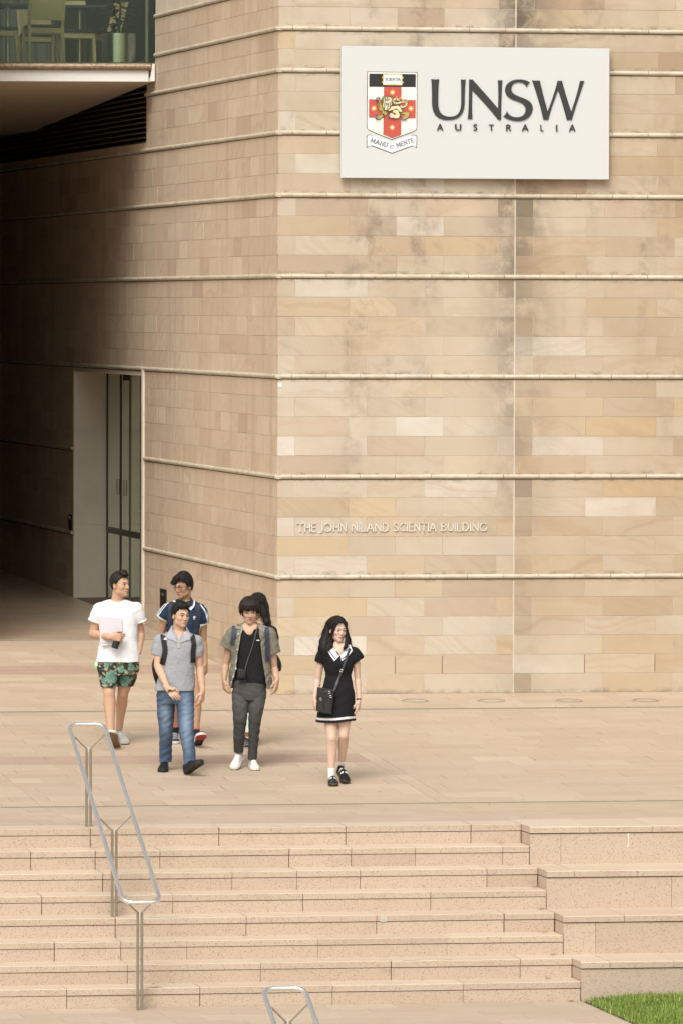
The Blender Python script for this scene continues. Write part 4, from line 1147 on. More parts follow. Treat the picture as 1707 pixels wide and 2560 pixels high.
def ctext(txt, start, end, size, th, lev, parent=None, gap=0.25):
    tot = sum(GW[c] + gap for c in txt) - gap; d = (end[0] - start[0], end[1] - start[1]); L = math.hypot(*d); u_ = (d[0] / L, d[1] / L); n_ = (u_[1], -u_[0]); sc = L / tot; x = 0.0
    for c in txt:
        mb = MB(); x0 = x
        glyph(mb, c, lambda gx, gz: CP((start[0] + u_[0] * (x0 + gx) * sc + n_[0] * gz * size, start[1] + u_[1] * (x0 + gx) * sc + n_[1] * gz * size)), th, 0.03, 0.034 + 0.003 * lev, 0.16)
        mb.build('letter', MAT_LETTER2, crest); x += GW[c] + gap
MAT_LETTER2 = plain('crest_ink', (0.09, 0.10, 0.13), 0.5)
ctext('SCIENTIA', (708, 360), (1035, 360), 52, 0.16, 7)
ctext('MANU', (395, 1700), (740, 1812), 88, 0.15, 2); ctext('ET', (815, 1838), (895, 1838), 62, 0.14, 2); ctext('MENTE', (972, 1815), (1332, 1700), 88, 0.15, 2)

# ================================================================== building name in thin metal letters
NM = hit(742, 1328, CORNER, NIN)
nm = empty('wall_lettering', NM, RZ_F); tag(nm, 'thin pale metal capitals naming the building on the sandstone wall', 'lettering')
def NP(p):
    q = hit(720 + p[0] / 3.0154, 1280 + p[1] / 3.0154, CORNER - NIN * 0.012, NIN) - NM; return q.dot(E), q.z
MAT_NAME = plain('name_metal', (0.72, 0.69, 0.62), 0.4, 0.0)
def ntext(txt, x0, x1, yt, yb, gap=0.2):
    tot = sum(GW[c] + gap for c in txt) - gap; sc = (x1 - x0) / tot; x = 0.0
    for c in txt:
        mb = MB(); q0 = x
        glyph(mb, c, lambda gx, gz: NP((x0 + (q0 + gx) * sc, yb - gz * (yb - yt))), 0.115, 0.004, 0.016, 0.07); mb.build('letter', MAT_NAME, nm); x += GW[c] + gap
ntext('THE', 72, 208, 89, 149); ntext('JOHN', 240, 438, 87, 147); ntext('NILAND', 480, 755, 86, 146); ntext('SCIENTIA', 796, 1112, 84, 144); ntext('BUILDING', 1152, 1490, 83, 143)
# ================================================================== things on the balcony
MAT_BEECH = plain('beech_wood', (0.46, 0.37, 0.20), 0.45, var=0.15, scale=12)
MAT_SEAT = plain('dark_seat', (0.022, 0.024, 0.032), 0.6)
FLW = FLZ + Z0
def chair(u, v, dy, rz, label):
    p = hit(u, v, BAL + Vector((0, dy, 0)), (0, 1, 0)); t = empty('dining_chair', (p.x, p.y, FLW), rz)
    W, D, SH_, BH = 0.42, 0.42, 0.45, 0.84
    for sx in (-1, 1):
        k = MB(); k.prism([(sx * W / 2 - 0.017, -D / 2, 0), (sx * W / 2 + 0.017, -D / 2, 0), (sx * W / 2 + 0.017, -D / 2 + 0.035, 0), (sx * W / 2 - 0.017, -D / 2 + 0.035, 0)], (-sx * 0.01, 0.03, SH_ - 0.02)); k.build('leg', MAT_BEECH, t)
        k = MB(); k.prism([(sx * W / 2 - 0.018, D / 2 - 0.0, 0), (sx * W / 2 + 0.018, D / 2, 0), (sx * W / 2 + 0.018, D / 2 + 0.036, 0), (sx * W / 2 - 0.018, D / 2 + 0.036, 0)], (-sx * 0.01, -0.05, SH_))
        k.prism([(sx * W / 2 - 0.018 - sx * 0.01, D / 2 - 0.05, SH_), (sx * W / 2 + 0.018 - sx * 0.01, D / 2 - 0.05, SH_), (sx * W / 2 + 0.018 - sx * 0.01, D / 2 - 0.014, SH_), (sx * W / 2 - 0.018 - sx * 0.01, D / 2 - 0.014, SH_)], (sx * 0.012, 0.10, BH - SH_)); k.build('leg', MAT_BEECH, t)
    k = MB(); k.box((-W / 2 + 0.02, -D / 2 + 0.02, SH_ - 0.09), (W / 2 - 0.02, D / 2 - 0.02, SH_ - 0.02), ch=0.004); k.build('seat_frame', MAT_BEECH, t)
    k = MB(); k.box((-W / 2 + 0.01, -D / 2, SH_ - 0.018), (W / 2 - 0.01, D / 2 - 0.06, SH_ + 0.02), ch=0.008); k.build('seat', MAT_SEAT, t)
    k = MB(); n = 8; vv = []; ff = []
    for j in range(5):
        for i in range(n + 1):
            a = -1 + 2 * i / n; z = 0.52 + 0.32 * j / 4; vv.append((a * (W / 2 - 0.012), D / 2 + 0.035 * (j / 4) + 0.02 - 0.03 * (1 - a * a) * -1 - 0.02, z))
    for j in range(4):
        for i in range(n): q = j * (n + 1) + i; ff.append((q, q + 1, q + n + 2, q + n + 1))
    m_ = len(vv); vv += [(x, y + 0.014, z) for x, y, z in vv]; ff += [tuple(m_ + i for i in f[::-1]) for f in ff]
    k.add(vv, ff); k.build('backrest', MAT_BEECH, t)
    tag(t, label, 'chair', 'pale wooden chairs on the balcony')
    return t
chair(108, 153, 0.75, math.pi + 0.25, 'pale wooden chair with a solid back, nearest behind the balcony glass')
chair(185, 153, 1.9, 0.35, 'pale wooden chair between the nearest chair and the planter')
chair(-12, 153, 1.3, 2.2, 'pale wooden chair cut off by the left edge of the picture')
chair(250, 153, 2.4, -1.2, 'pale wooden chair partly hidden behind the metal planter')
chair(95, 153, 2.9, 0.2, 'small dim wooden chair farther back in the dining room')
def table(u, dy, r, label):
    p = hit(u, 153, BAL + Vector((0, dy, 0)), (0, 1, 0)); t = empty('cafe_table', (p.x, p.y, FLW))
    k = MB(); k.tube([(0, 0, 0.02), (0, 0, 0.72)], 0.03, 14); smooth_by_angle(k.build('column', MAT_STEEL, t))
    k = MB(); k.box((-r, -r, 0.72), (r, r, 0.755), ch=0.006); k.build('table_top', MAT_SEAT, t)
    k = MB(); k.tube([(0, 0, 0), (0, 0, 0.02)], 0.22, 20); k.build('base', MAT_SEAT, t); tag(t, label, 'table', 'dark topped cafe tables on the balcony')
table(20, 1.6, 0.36, 'dark cafe table on a steel column at the left of the balcony')
table(200, 1.9, 0.36, 'dark cafe table between the chairs and the planter')
# planter
pp = hit(298, 153, BAL + Vector((0, 0.55, 0)), (0, 1, 0))
pl = empty('planter', (pp.x, pp.y, FLW)); tag(pl, 'cylindrical brushed metal planter with a dark leafy plant behind the glass', 'planter')
k = MB(); n = 32; R_ = 0.20; H_ = 0.36; prof = [(0.0, 0.0), (R_, 0.0), (R_, H_), (R_ - 0.012, H_), (R_ - 0.012, H_ - 0.05), (0.0, H_ - 0.05)]
vv = []; ff = []
for i in range(n):
    c, s = math.cos(2 * math.pi * i / n), math.sin(2 * math.pi * i / n); vv += [(r * c, r * s, z) for r, z in prof]
m = len(prof)
for i in range(n):
    j = (i + 1) % n; ff += [(i * m + q, j * m + q, j * m + q + 1, i * m + q + 1) for q in range(m - 1)]
k.add(vv, ff); smooth_by_angle(k.build('pot', steel('planter_steel', (0.85, 0.87, 0.88), 0.22, 1.0), pl))
t_ = NT('rubber_leaf'); t_.col(t_.mix(t_.noise(t_.obj(), 9.0, 2), (0.018, 0.028, 0.012), (0.045, 0.060, 0.022))).rough(0.3)
rl = random.Random(8)
k = MB(); k.tube([(0, 0, 0.30), (0.02, 0, 0.7), (0.0, 0.02, 1.1)], [0.014, 0.011, 0.006], 6); k.tube([(0.03, 0.02, 0.30), (-0.06, 0.0, 0.65), (-0.1, 0.0, 0.95)], [0.012, 0.009, 0.005], 6); k.build('stem', MAT_SEAT, pl)
for i in range(58):
    z = 0.40 + 0.75 * rl.random(); an = rl.uniform(0, 6.28); L = rl.uniform(0.14, 0.24); up_ = rl.uniform(-0.3, 0.6)
    d = Vector((math.cos(an), math.sin(an), up_)).normalized(); s = d.cross(UP).normalized(); o = Vector((rl.uniform(-0.06, 0.04), rl.uniform(-0.04, 0.04), z)) + d * 0.05
    k = MB(); vv = []
    for t in (0, 0.25, 0.5, 0.75, 1.0):
        w = 0.042 * math.sin(math.pi * (0.08 + 0.9 * t)) ; c = o + d * (t * L) - UP * (0.06 * t * t); vv += [c + s * w, c - UP * 0.008, c - s * w]
    k.add(vv, [(3 * j + q, 3 * j + q + 1, 3 * j + q + 4, 3 * j + q + 3) for j in range(4) for q in range(2)]); k.build('leaf', t_.mat, pl, True)
# curtain in the dining room
cu = empty('curtain', (BAL.x - 4.2, BAL.y + 4.6, FLW)); tag(cu, 'pale grey pleated curtain at the back of the dining room', 'curtain')
k = MB(); vv = []; ff = []; n = 160
for i in range(n + 1):
    x = 2.9 * i / n; y = 0.05 * math.sin(x * 26) + 0.02 * math.sin(x * 61)
    vv += [(x, y, 0.02), (x, y, 2.9)]
ff = [(2 * i, 2 * i + 2, 2 * i + 3, 2 * i + 1) for i in range(n)]; m_ = len(vv); vv += [(x, y + 0.004, z) for x, y, z in vv]; ff += [tuple(m_ + q for q in f_[::-1]) for f_ in ff]
k.add(vv, ff); k.build('pleated_fabric', plain('curtain_fabric', (0.42, 0.44, 0.40), 0.9), cu, True)
# ================================================================== people: smooth implicit shapes turned into one continuous surface
V3 = lambda *a: np.array(a, dtype=float)
def unit(v): return v / (np.linalg.norm(v) + 1e-12)
def smin(a, b, k):
    if k <= 0: return np.minimum(a, b)
    h = np.maximum(k - np.abs(a - b), 0.0) / k
    return np.minimum(a, b) - h * h * k * 0.25
class Field:
    def __init__(s, lo, hi, st=0.006, fine=None, fst=0.0032):
        s.ax = []
        for i in range(3):
            a, b = lo[i], hi[i]
            if fine is None: g = np.arange(a, b + st, st)
            else:
                f0, f1 = max(a, fine[0][i]), min(b, fine[1][i])
                g = np.concatenate([np.arange(a, f0 - st * 0.3, st), np.arange(f0, f1 - fst * 0.3, fst), np.arange(f1, b + st, st)])
            s.ax.append(g)
        s.d = np.full([len(g) for g in s.ax], 0.3, dtype=np.float32)
    def block(s, lo, hi):
        sl = tuple(slice(max(0, np.searchsorted(g, l) - 1), np.searchsorted(g, h) + 1) for g, l, h in zip(s.ax, lo, hi))
        return sl, s.ax[0][sl[0]][:, None, None], s.ax[1][sl[1]][None, :, None], s.ax[2][sl[2]][None, None, :]
    def add(s, fn, lo, hi, k=0.0):
        m = k + 0.012
        sl, X, Y, Z = s.block([l - m for l in lo], [h + m for h in hi])
        if s.d[sl].size: s.d[sl] = smin(s.d[sl], fn(X, Y, Z), k)
    def cut(s, fn, lo=None, hi=None, k=0.0):
        """keep only where fn <= 0"""
        if lo is None: lo, hi = [g[0] for g in s.ax], [g[-1] for g in s.ax]
        sl, X, Y, Z = s.block(lo, hi)
        if s.d[sl].size: s.d[sl] = -smin(-s.d[sl], -(fn(X, Y, Z) + np.zeros_like(s.d[sl])), k)
    def warp(s, fn):
        """small relief, evaluated near the surface only"""
        i, j, k = np.nonzero(np.abs(s.d) < 0.03)
        s.d[i, j, k] += fn(s.ax[0][i], s.ax[1][j], s.ax[2][k]).astype(np.float32)
    def chain(s, pts, rs, k=0.012, flat=None, ff=1.0):
        for (a, ra), (b, rb) in zip(zip(pts[:-1], rs[:-1]), zip(pts[1:], rs[1:])):
            a, b = np.asarray(a, float), np.asarray(b, float); ab_ = b - a; L2 = max(ab_ @ ab_, 1e-9); r = max(ra, rb)
            def fn(X, Y, Z):
                t = np.clip(((X - a[0]) * ab_[0] + (Y - a[1]) * ab_[1] + (Z - a[2]) * ab_[2]) / L2, 0, 1)
                wx, wy, wz_ = X - a[0] - t * ab_[0], Y - a[1] - t * ab_[1], Z - a[2] - t * ab_[2]
                rr = ra + (rb - ra) * t
                if flat is not None:
                    q = (wx * flat[0] + wy * flat[1] + wz_ * flat[2]) * (1 / ff - 1)
                    wx, wy, wz_ = wx + q * flat[0], wy + q * flat[1], wz_ + q * flat[2]
                return np.sqrt(wx * wx + wy * wy + wz_ * wz_) - rr
            s.add(fn, np.minimum(a, b) - r, np.maximum(a, b) + r, k)
    def ell(s, c, r, R=None, k=0.01, sub=False):
        c = np.asarray(c, float); r = np.asarray(r, float); m = r.max()
        def fn(X, Y, Z):
            x, y, z = X - c[0], Y - c[1], Z - c[2]
            if R is not None: x, y, z = (R[i][0] * x + R[i][1] * y + R[i][2] * z for i in range(3))
            k0 = np.sqrt((x / r[0]) ** 2 + (y / r[1]) ** 2 + (z / r[2]) ** 2); k1 = np.sqrt((x / r[0] ** 2) ** 2 + (y / r[1] ** 2) ** 2 + (z / r[2] ** 2) ** 2) + 1e-9
            return k0 * (k0 - 1) / k1
        if sub: s.cut(lambda X, Y, Z: -fn(X, Y, Z), c - m - k, c + m + k, k)
        else: s.add(fn, c - m, c + m, k)
    def loft(s, rows, n=2.3, k=0.01, lo=None, hi=None, wob=None):
        """rows (z, cx, rx, cy, ry) from bottom to top"""
        A = np.array(sorted(rows)); zz = np.linspace(A[0, 0], A[-1, 0], 160)
        # smooth interpolation
        def herm(y):
            z = A[:, 0]; m = np.gradient(y, z) if len(z) > 2 else np.full(len(z), (y[-1] - y[0]) / (z[-1] - z[0])); i = np.clip(np.searchsorted(z, zz) - 1, 0, len(z) - 2); h = z[i + 1] - z[i]; t = (zz - z[i]) / h
            return (2 * t ** 3 - 3 * t ** 2 + 1) * y[i] + (t ** 3 - 2 * t ** 2 + t) * h * m[i] + (-2 * t ** 3 + 3 * t ** 2) * y[i + 1] + (t ** 3 - t ** 2) * h * m[i + 1]
        cur = [herm(A[:, q]) for q in range(1, 5)]
        z0, z1 = A[0, 0], A[-1, 0]
        def fn(X, Y, Z):
            cx, rx, cy, ry = (np.interp(Z, zz, c) for c in cur)
            x, y = (X - cx), (Y - cy)
            if wob is not None:
                f_ = 1 + wob(np.arctan2(y / ry, x / rx), Z); rx = rx * f_; ry = ry * f_
            q = ((np.abs(x) / rx) ** n + (np.abs(y) / ry) ** n) ** (1 / n)
            d = (q - 1) * np.minimum(rx, ry)
            return np.maximum(d, np.maximum(z0 - Z, Z - z1))
        rx = max(A[:, 2]); ry = max(A[:, 4])
        s.add(fn, (A[:, 1].min() - rx, A[:, 3].min() - ry, z0), (A[:, 1].max() + rx, A[:, 3].max() + ry, z1), k)
    def surface(s):
        d = s.d; n = d < 0; nx, ny, nz = d.shape
        c = n[:-1, :-1, :-1].astype(np.uint8)
        for q in range(1, 8):
            i, j, k = q & 1, (q >> 1) & 1, (q >> 2) & 1
            c = c + n[i:nx - 1 + i, j:ny - 1 + j, k:nz - 1 + k]
        I, J, K = np.nonzero((c > 0) & (c < 8))
        idx = np.full(c.shape, -1, np.int32); idx[I, J, K] = np.arange(len(I))
        acc = np.zeros((len(I), 3)); cnt = np.zeros(len(I))
        gx, gy, gz = s.ax
        cor = [(q & 1, (q >> 1) & 1, (q >> 2) & 1) for q in range(8)]
        for a in range(8):
            for b in range(a + 1, 8):
                if bin(a ^ b).count('1') != 1: continue
                ca, cb = cor[a], cor[b]
                da = d[I + ca[0], J + ca[1], K + ca[2]].astype(float); db = d[I + cb[0], J + cb[1], K + cb[2]].astype(float)
                m = (da < 0) != (db < 0); t = np.where(m, da / np.where(m, da - db, 1), 0)
                pa = np.stack([gx[I + ca[0]], gy[J + ca[1]], gz[K + ca[2]]], 1); pb = np.stack([gx[I + cb[0]], gy[J + cb[1]], gz[K + cb[2]]], 1)
                acc += np.where(m[:, None], pa + (pb - pa) * t[:, None], 0); cnt += m
        v = acc / cnt[:, None]
        F = []
        for axis in range(3):
            sl0 = [slice(None)] * 3; sl1 = [slice(None)] * 3; sl0[axis] = slice(0, -1); sl1[axis] = slice(1, None)
            a, b = n[tuple(sl0)], n[tuple(sl1)]
            o1, o2 = (axis + 1) % 3, (axis + 2) % 3
            e = np.argwhere(a != b); ok = (e[:, o1] > 0) & (e[:, o2] > 0) & (e[:, o1] < d.shape[o1] - 1) & (e[:, o2] < d.shape[o2] - 1); e = e[ok]
            def cell(p, q):
                t = e.copy(); t[:, o1] -= p; t[:, o2] -= q; return idx[t[:, 0], t[:, 1], t[:, 2]]
            qd = np.stack([cell(1, 1), cell(0, 1), cell(0, 0), cell(1, 0)], 1)
            fl = ~a[e[:, 0], e[:, 1], e[:, 2]]; qd[fl] = qd[fl][:, ::-1]
            F.append(qd)
        return v, np.concatenate(F)

def surf_obj(name, field, mat, parent, colour=None, keep_small=False):
    v, f = field.surface()
    me = bpy.data.meshes.new(name)
    me.vertices.add(len(v)); me.vertices.foreach_set('co', v.astype(np.float32).ravel())
    me.loops.add(f.size); me.loops.foreach_set('vertex_index', f.astype(np.int32).ravel())
    me.polygons.add(len(f)); me.polygons.foreach_set('loop_start', np.arange(0, f.size, 4, dtype=np.int32)); me.polygons.foreach_set('use_smooth', np.ones(len(f), bool))
    me.update(calc_edges=True)
    if colour is not None:
        col = np.ones((len(v), 4), np.float32); col[:, :3] = colour(v)
        at = me.attributes.new('Col', 'FLOAT_COLOR', 'POINT'); at.data.foreach_set('color', col.ravel())
    me.materials.append(mat)
    o = link(bpy.data.objects.new(name, me), parent)
    return o, v, f

def strands(name, o, parent, mat, n=420, L=(0.02, 0.05), seed=1, fall=0.6, wild=0.35):
    """fine loose hairs over a hair shape"""
    me = o.data; nv = len(me.vertices); co = np.empty(nv * 3, np.float32); me.vertices.foreach_get('co', co); co = co.reshape(-1, 3); no = np.empty(nv * 3, np.float32); me.vertex_normals.foreach_get('vector', no); no = no.reshape(-1, 3)
    r = np.random.RandomState(seed); vv = []; ff = []
    for i in r.randint(0, nv, n):
        p, q = co[i].astype(float), no[i].astype(float); t = unit(np.cross(np.cross(q, V3(0, 0, -1)), q) * fall + r.normal(size=3) * wild * 0.5); d = unit(t + q * r.uniform(0.05, 0.45)); s_ = unit(np.cross(d, q)) * r.uniform(0.0007, 0.0014); ln = r.uniform(*L); b = len(vv)
        for k_ in range(4):
            u_ = k_ / 3; c = p - q * 0.002 + d * ln * u_ + V3(0, 0, -1) * ln * 0.35 * u_ * u_; w = s_ * (1 - 0.7 * u_); vv += [tuple(c + w), tuple(c - w)]
        ff += [(b + 2 * k_, b + 2 * k_ + 1, b + 2 * k_ + 3, b + 2 * k_ + 2) for k_ in range(3)]
    return kind(mesh(name, vv, ff, mat, parent), 'stuff')
def const(c): return lambda v: np.tile(np.array(c, float), (len(v), 1))
def skin_mat():
    t = NT('skin'); c = t.attr(); n = t.noise(t.obj(), 60.0, 3)
    t.col(t.mix(t.math('MULTIPLY', n, 0.12), c, (0.30, 0.12, 0.07))).rough(0.55).spec(0.28)
    t.b.inputs['Subsurface Weight'].default_value = 0.03; t.b.inputs['Subsurface Radius'].default_value = (0.012, 0.005, 0.003); t.b.inputs['Subsurface Scale'].default_value = 1.0
    return t.mat
def cloth_mat(name, rough=0.85, weave=500.0, fade=0.18, bump=0.6):
    t = NT(name); c = t.attr(); o = t.obj(); n = t.noise(o, 7.0, 4, 0.6)
    c = t.mix(t.math('MULTIPLY', t.maprange(n, 0.3, 0.7), fade), c, t.mix(1.0, c, (0.55, 0.55, 0.55), 'MULTIPLY'))
    t.col(c).rough(rough).spec(0.25)
    w = t.math('ADD', t.noise(t.vmul(o, (1.0, 1.0, 0.55)), 16.0, 4, 0.55, 1.2), t.math('MULTIPLY', t.noise(t.vmul(o, (0.5, 0.5, 1.3)), 13.0, 2, 0.5, 2.0), 0.8)); t.bump(w, bump, 0.014)
    return t.mat
def hair_mat(name, c):
    t = NT(name); o = t.obj(); n = t.noise(t.vmul(o, (1.0, 1.0, 0.14)), 110.0, 3, 0.6)
    t.col(t.mix(n, [x * 0.5 for x in c], [x * 1.4 for x in c])).rough(0.5).spec(0.22); t.bump(n, 0.6, 0.006)
    return t.mat
M_SKIN = skin_mat()
M_CLOTH = cloth_mat('cotton'); M_DENIM = cloth_mat('denim', 0.9, fade=0.45, bump=0.5); M_LINEN = cloth_mat('linen', 0.95, fade=0.5, bump=0.7); M_LEATHER = cloth_mat('leather', 0.38, fade=0.1, bump=0.1)
M_RUBBER = cloth_mat('shoe', 0.6, fade=0.15, bump=0.2)
M_WHITEC = cloth_mat('white_cotton', 0.85, fade=0.05, bump=0.35)
M_HAIR = hair_mat('dark_hair', (0.013, 0.010, 0.009)); M_HAIRB = hair_mat('brown_black_hair', (0.020, 0.014, 0.011))

def wrinkle(amp, seed, lam=(0.05, 0.12), tilt=0.6):
    """sparse soft folds running in mixed directions"""
    r = np.random.RandomState(seed); ks = []
    for _ in range(6):
        L = r.uniform(*lam); th = r.uniform(0.25, max(0.5, tilt)) * r.choice((-1, 1)); az = r.uniform(-0.5, 0.5)
        m = r.normal(size=3) * 9.0; m2 = r.normal(size=3) * 5.0
        ks.append((2 * math.pi / L * np.array([math.sin(th) * math.cos(az), math.sin(th) * math.sin(az) * 0.6, math.cos(th)]), r.uniform(0, 6.28), r.uniform(0.6, 1), m, r.uniform(0, 6.28), m2))
    def fn(X, Y, Z):
        o = 0
        for kk, ph, w, m, p2, m2 in ks:
            gate = np.clip(np.sin(m[0] * X + m[1] * Y + m[2] * Z + p2) * 1.5 - 0.35, 0, 1)
            sgn = np.sin(kk[0] * X + kk[1] * Y + kk[2] * Z + ph + 2.0 * np.sin(m2[0] * X + m2[1] * Y + m2[2] * Z))
            o = o + w * gate * (np.abs(sgn) ** 1.5 * np.sign(sgn))
        return amp * o
    return fn

class Person:
    """frame: x to the right of the picture, y away from the camera, z up; photograph-detail pixels give x and z"""
    def __init__(s, det, zx0, zy0, label, cat='person'):
        s.u0, s.v0, s.zs = det[0], det[1], det[2]
        p = on_ground(s.u0 + zx0 / s.zs, s.v0 + zy0 / s.zs)
        depth = (p - cam_pos).dot(_f); s.sc = FPX / depth * s.zs
        s.zx0, s.zy0 = zx0, zy0; s.p = p
        s.root = empty('person', p); tag(s.root, label, cat)
        s.obs = {}
    def J(s, zx, zy, y=0.0): return V3((zx - s.zx0) / s.sc, y, (s.zy0 - zy) / s.sc - 0.067 * y)
    def gz(s, y): return 0.06 * y
    def row(s, zy, xl, xr, cy, ry, pad=0.0):
        a, b = s.J(xl, zy, cy), s.J(xr, zy, cy); return (a[2], (a[0] + b[0]) / 2, (b[0] - a[0]) / 2 + pad, cy, ry + pad)
    # ---------------------------------------------------------------- head
    def set_head(s, zx, zy, y, yaw, pitch=0.0, roll=0.0, sc=1.0):
        """(zx, zy): the point midway between chin and crown"""
        yw, pt, rl_ = rad(yaw), rad(pitch), rad(roll)
        f = V3(math.sin(yw) * math.cos(pt), -math.cos(yw) * math.cos(pt), math.sin(pt)); r = unit(np.cross(f, V3(0, 0, 1))); u = np.cross(r, f)
        r, u = r * math.cos(rl_) + u * math.sin(rl_), u * math.cos(rl_) - r * math.sin(rl_)
        s.hc = s.J(zx, zy, y); s.hR = np.array([r, f, u]); s.hs = sc
    def H(s, x, y, z): return s.hc + s.hs * (s.hR.T @ V3(x, y, z))
    def toH(s, v): return ((v - s.hc) @ s.hR.T) / s.hs
    def head_into(s, F, jaw=1.0, nose=0.95):
        q = s.hs; R = s.hR; H = s.H; S = lambda *a: np.array(a) * q
        F.ell(H(0, -0.012, 0.027), S(0.070, 0.090, 0.085), R, 0.02)
        F.ell(H(0, 0.022, -0.030), S(0.056 * jaw, 0.060, 0.082), R, 0.02)
        F.ell(H(0, 0.030, -0.074), S(0.043 * jaw, 0.048, 0.038), R, 0.02)
        F.ell(H(0, 0.064, -0.099), S(0.019, 0.017, 0.015), R, 0.02)
        for x in (-1, 1):
            F.ell(H(x * 0.035, 0.052, -0.026), S(0.024, 0.025, 0.024), R, 0.02)
            F.ell(H(x * 0.043 * jaw, 0.010, -0.068), S(0.013, 0.028, 0.022), R, 0.02)
        F.chain([H(-0.040, 0.066, 0.014), H(0, 0.080, 0.018), H(0.040, 0.066, 0.014)], [0.010 * q, 0.011 * q, 0.010 * q], 0.02)
        for x in (-1, 1):
            F.ell(H(x * 0.031, 0.094, -0.004), S(0.017, 0.015, 0.011), R, 0.012, sub=True)
            F.ell(H(x * 0.031, 0.070, -0.004), S(0.0125, 0.0125, 0.0115), R, 0.004)
        F.chain([H(0, 0.078, 0.006), H(0, 0.082 + 0.009 * nose, -0.014), H(0, 0.082 + 0.018 * nose, -0.033)], [0.006 * q, 0.008 * q, 0.0108 * nose * q], 0.012)
        for x in (-1, 1): F.ell(H(x * 0.0118 * nose, 0.087, -0.036), S(0.0075, 0.009, 0.0068), R, 0.008)
        F.chain([H(-0.019, 0.078, -0.0615), H(0, 0.086, -0.059), H(0.019, 0.078, -0.0615)], [0.004 * q, 0.0062 * q, 0.004 * q], 0.006)
        F.chain([H(-0.017, 0.078, -0.069), H(0, 0.085, -0.0715), H(0.017, 0.078, -0.069)], [0.004 * q, 0.0068 * q, 0.004 * q], 0.006)
        for x in (-1, 1):
            F.ell(H(x * 0.0735, -0.010, -0.012), S(0.008, 0.017, 0.030), R, 0.008)
            F.ell(H(x * 0.080, -0.006, -0.010), S(0.005, 0.009, 0.016), R, 0.004, sub=True)
    def paint_head(s, v, base, lip=(0.42, 0.17, 0.13), brow=(0.03, 0.02, 0.015), brow_w=0.0042, smile=0.0, eyes=True):
        c = np.tile(np.array(base, float), (len(v), 1)); h = s.toH(v); x, y, z = h.T; ax = np.abs(x)
        face = (y > 0.035) & (z < 0.10) & (z > -0.13)
        def blend(m, col): m = np.clip(m, 0, 1)[:, None] * face[:, None]; c[:] = c * (1 - m) + np.array(col) * m
        blend(0.35 * np.exp(-(((ax - 0.038) / 0.02) ** 2 + ((z + 0.03) / 0.018) ** 2)), (base[0] * 1.02, base[1] * 0.78, base[2] * 0.75))
        blend(0.30 * np.exp(-((x / 0.014) ** 2 + ((z + 0.036) / 0.012) ** 2)), (base[0] * 0.95, base[1] * 0.72, base[2] * 0.68))
        lipz = -0.0655 + smile * ax * ax * 60 * 0.1
        blend((np.abs(z - lipz) < 0.0085 * np.sqrt(np.clip(1 - (x / 0.024) ** 2, 0, 1)) + 0.0004) * 0.8 * (y > 0.06), lip)
        blend(((np.abs(z - lipz) < 0.0022) & (ax < 0.022) & (y > 0.06)) * 0.85, (0.10, 0.03, 0.025))
        bz = 0.0165 + 0.006 * np.sin(np.clip((ax - 0.012) / 0.036, 0, 1) * math.pi * 0.8)
        blend(((np.abs(z - bz) < brow_w) & (ax > 0.012) & (ax < 0.048)) * 0.85, brow)
        if eyes:
            ex = (ax - 0.031) / 0.0145; ez = (z + 0.003) / (0.0062 * np.sqrt(np.clip(1 - ex * ex, 0, 1)) + 1e-6)
            ins = (np.abs(ex) < 1) & (np.abs(ez) < 1)
            blend(ins * 1.0, (0.55, 0.52, 0.48)); blend((ins & (np.abs(ax - 0.031) < 0.0062)) * 1.0, (0.012, 0.008, 0.006))
            blend(((np.abs(ex) < 1.08) & (z > -0.003) & (np.abs(z + 0.003 - 0.0068 * np.sqrt(np.clip(1 - (ex / 1.1) ** 2, 0, 1))) < 0.0026)) * 0.9, (0.02, 0.013, 0.01))
        blend(((np.abs(ax - 0.008) < 0.004) & (np.abs(z + 0.0425) < 0.003) & (y > 0.08)) * 0.6, (0.16, 0.06, 0.04))
        return c
    # ---------------------------------------------------------------- hand
    def hand(s, F, w, d, pn, thumb, curl=0.5, sc=1.0, spread=0.0):
        """w wrist, d along the hand, pn the way the palm faces, thumb the side the thumb leaves"""
        w = np.asarray(w, float); d = unit(np.asarray(d, float)); pn = np.asarray(pn, float); pn = unit(pn - d * (pn @ d)); t = np.asarray(thumb, float); t = unit(t - d * (t @ d) - pn * (t @ pn))
        lens = (0.070, 0.079, 0.073, 0.057)
        for i in range(4):
            o = t * (0.0285 - 0.019 * i) * sc
            k0 = w + d * 0.018 * sc + o * 0.65; k1 = w + d * (0.088 - 0.004 * abs(i - 1)) * sc + o
            F.chain([k0, k1], [0.0130 * sc, 0.0115 * sc], 0.010)
            a = curl * (0.55 + 0.12 * i); p = k1; dd = d.copy()
            for j, fr in enumerate((0.46, 0.30, 0.24)):
                an = a * (0.8, 1.0, 0.7)[j]
                dd = unit(dd * math.cos(an) + pn * math.sin(an)) if j == 0 else unit(dd + 0)
                if j: 
                    ax = np.cross(d, pn); dd = dd * math.cos(an) + np.cross(ax, dd) * math.sin(an)
                nx = p + dd * lens[i] * fr * sc + t * spread * (1.5 - i) * 0.004
                F.chain([p, nx], [(0.0092 - 0.0007 * j) * sc, (0.0086 - 0.0009 * j) * sc], 0.003); p = nx
        b = w + d * 0.022 * sc + t * 0.020 * sc; m = b + (d * 0.62 + t * 0.62 + pn * 0.35) * 0.040 * sc; e = m + (d * 0.85 + t * 0.15 + pn * 0.45) * 0.030 * sc; g = e + (d * 0.9 - t * 0.1 + pn * 0.4) * 0.024 * sc
        F.chain([b, m, e, g], [0.0135 * sc, 0.0115 * sc, 0.0098 * sc, 0.0078 * sc], 0.007)
        F.chain([w - d * 0.02 * sc, w + d * 0.025 * sc], [0.025 * sc, 0.026 * sc], 0.012, flat=pn, ff=0.68)
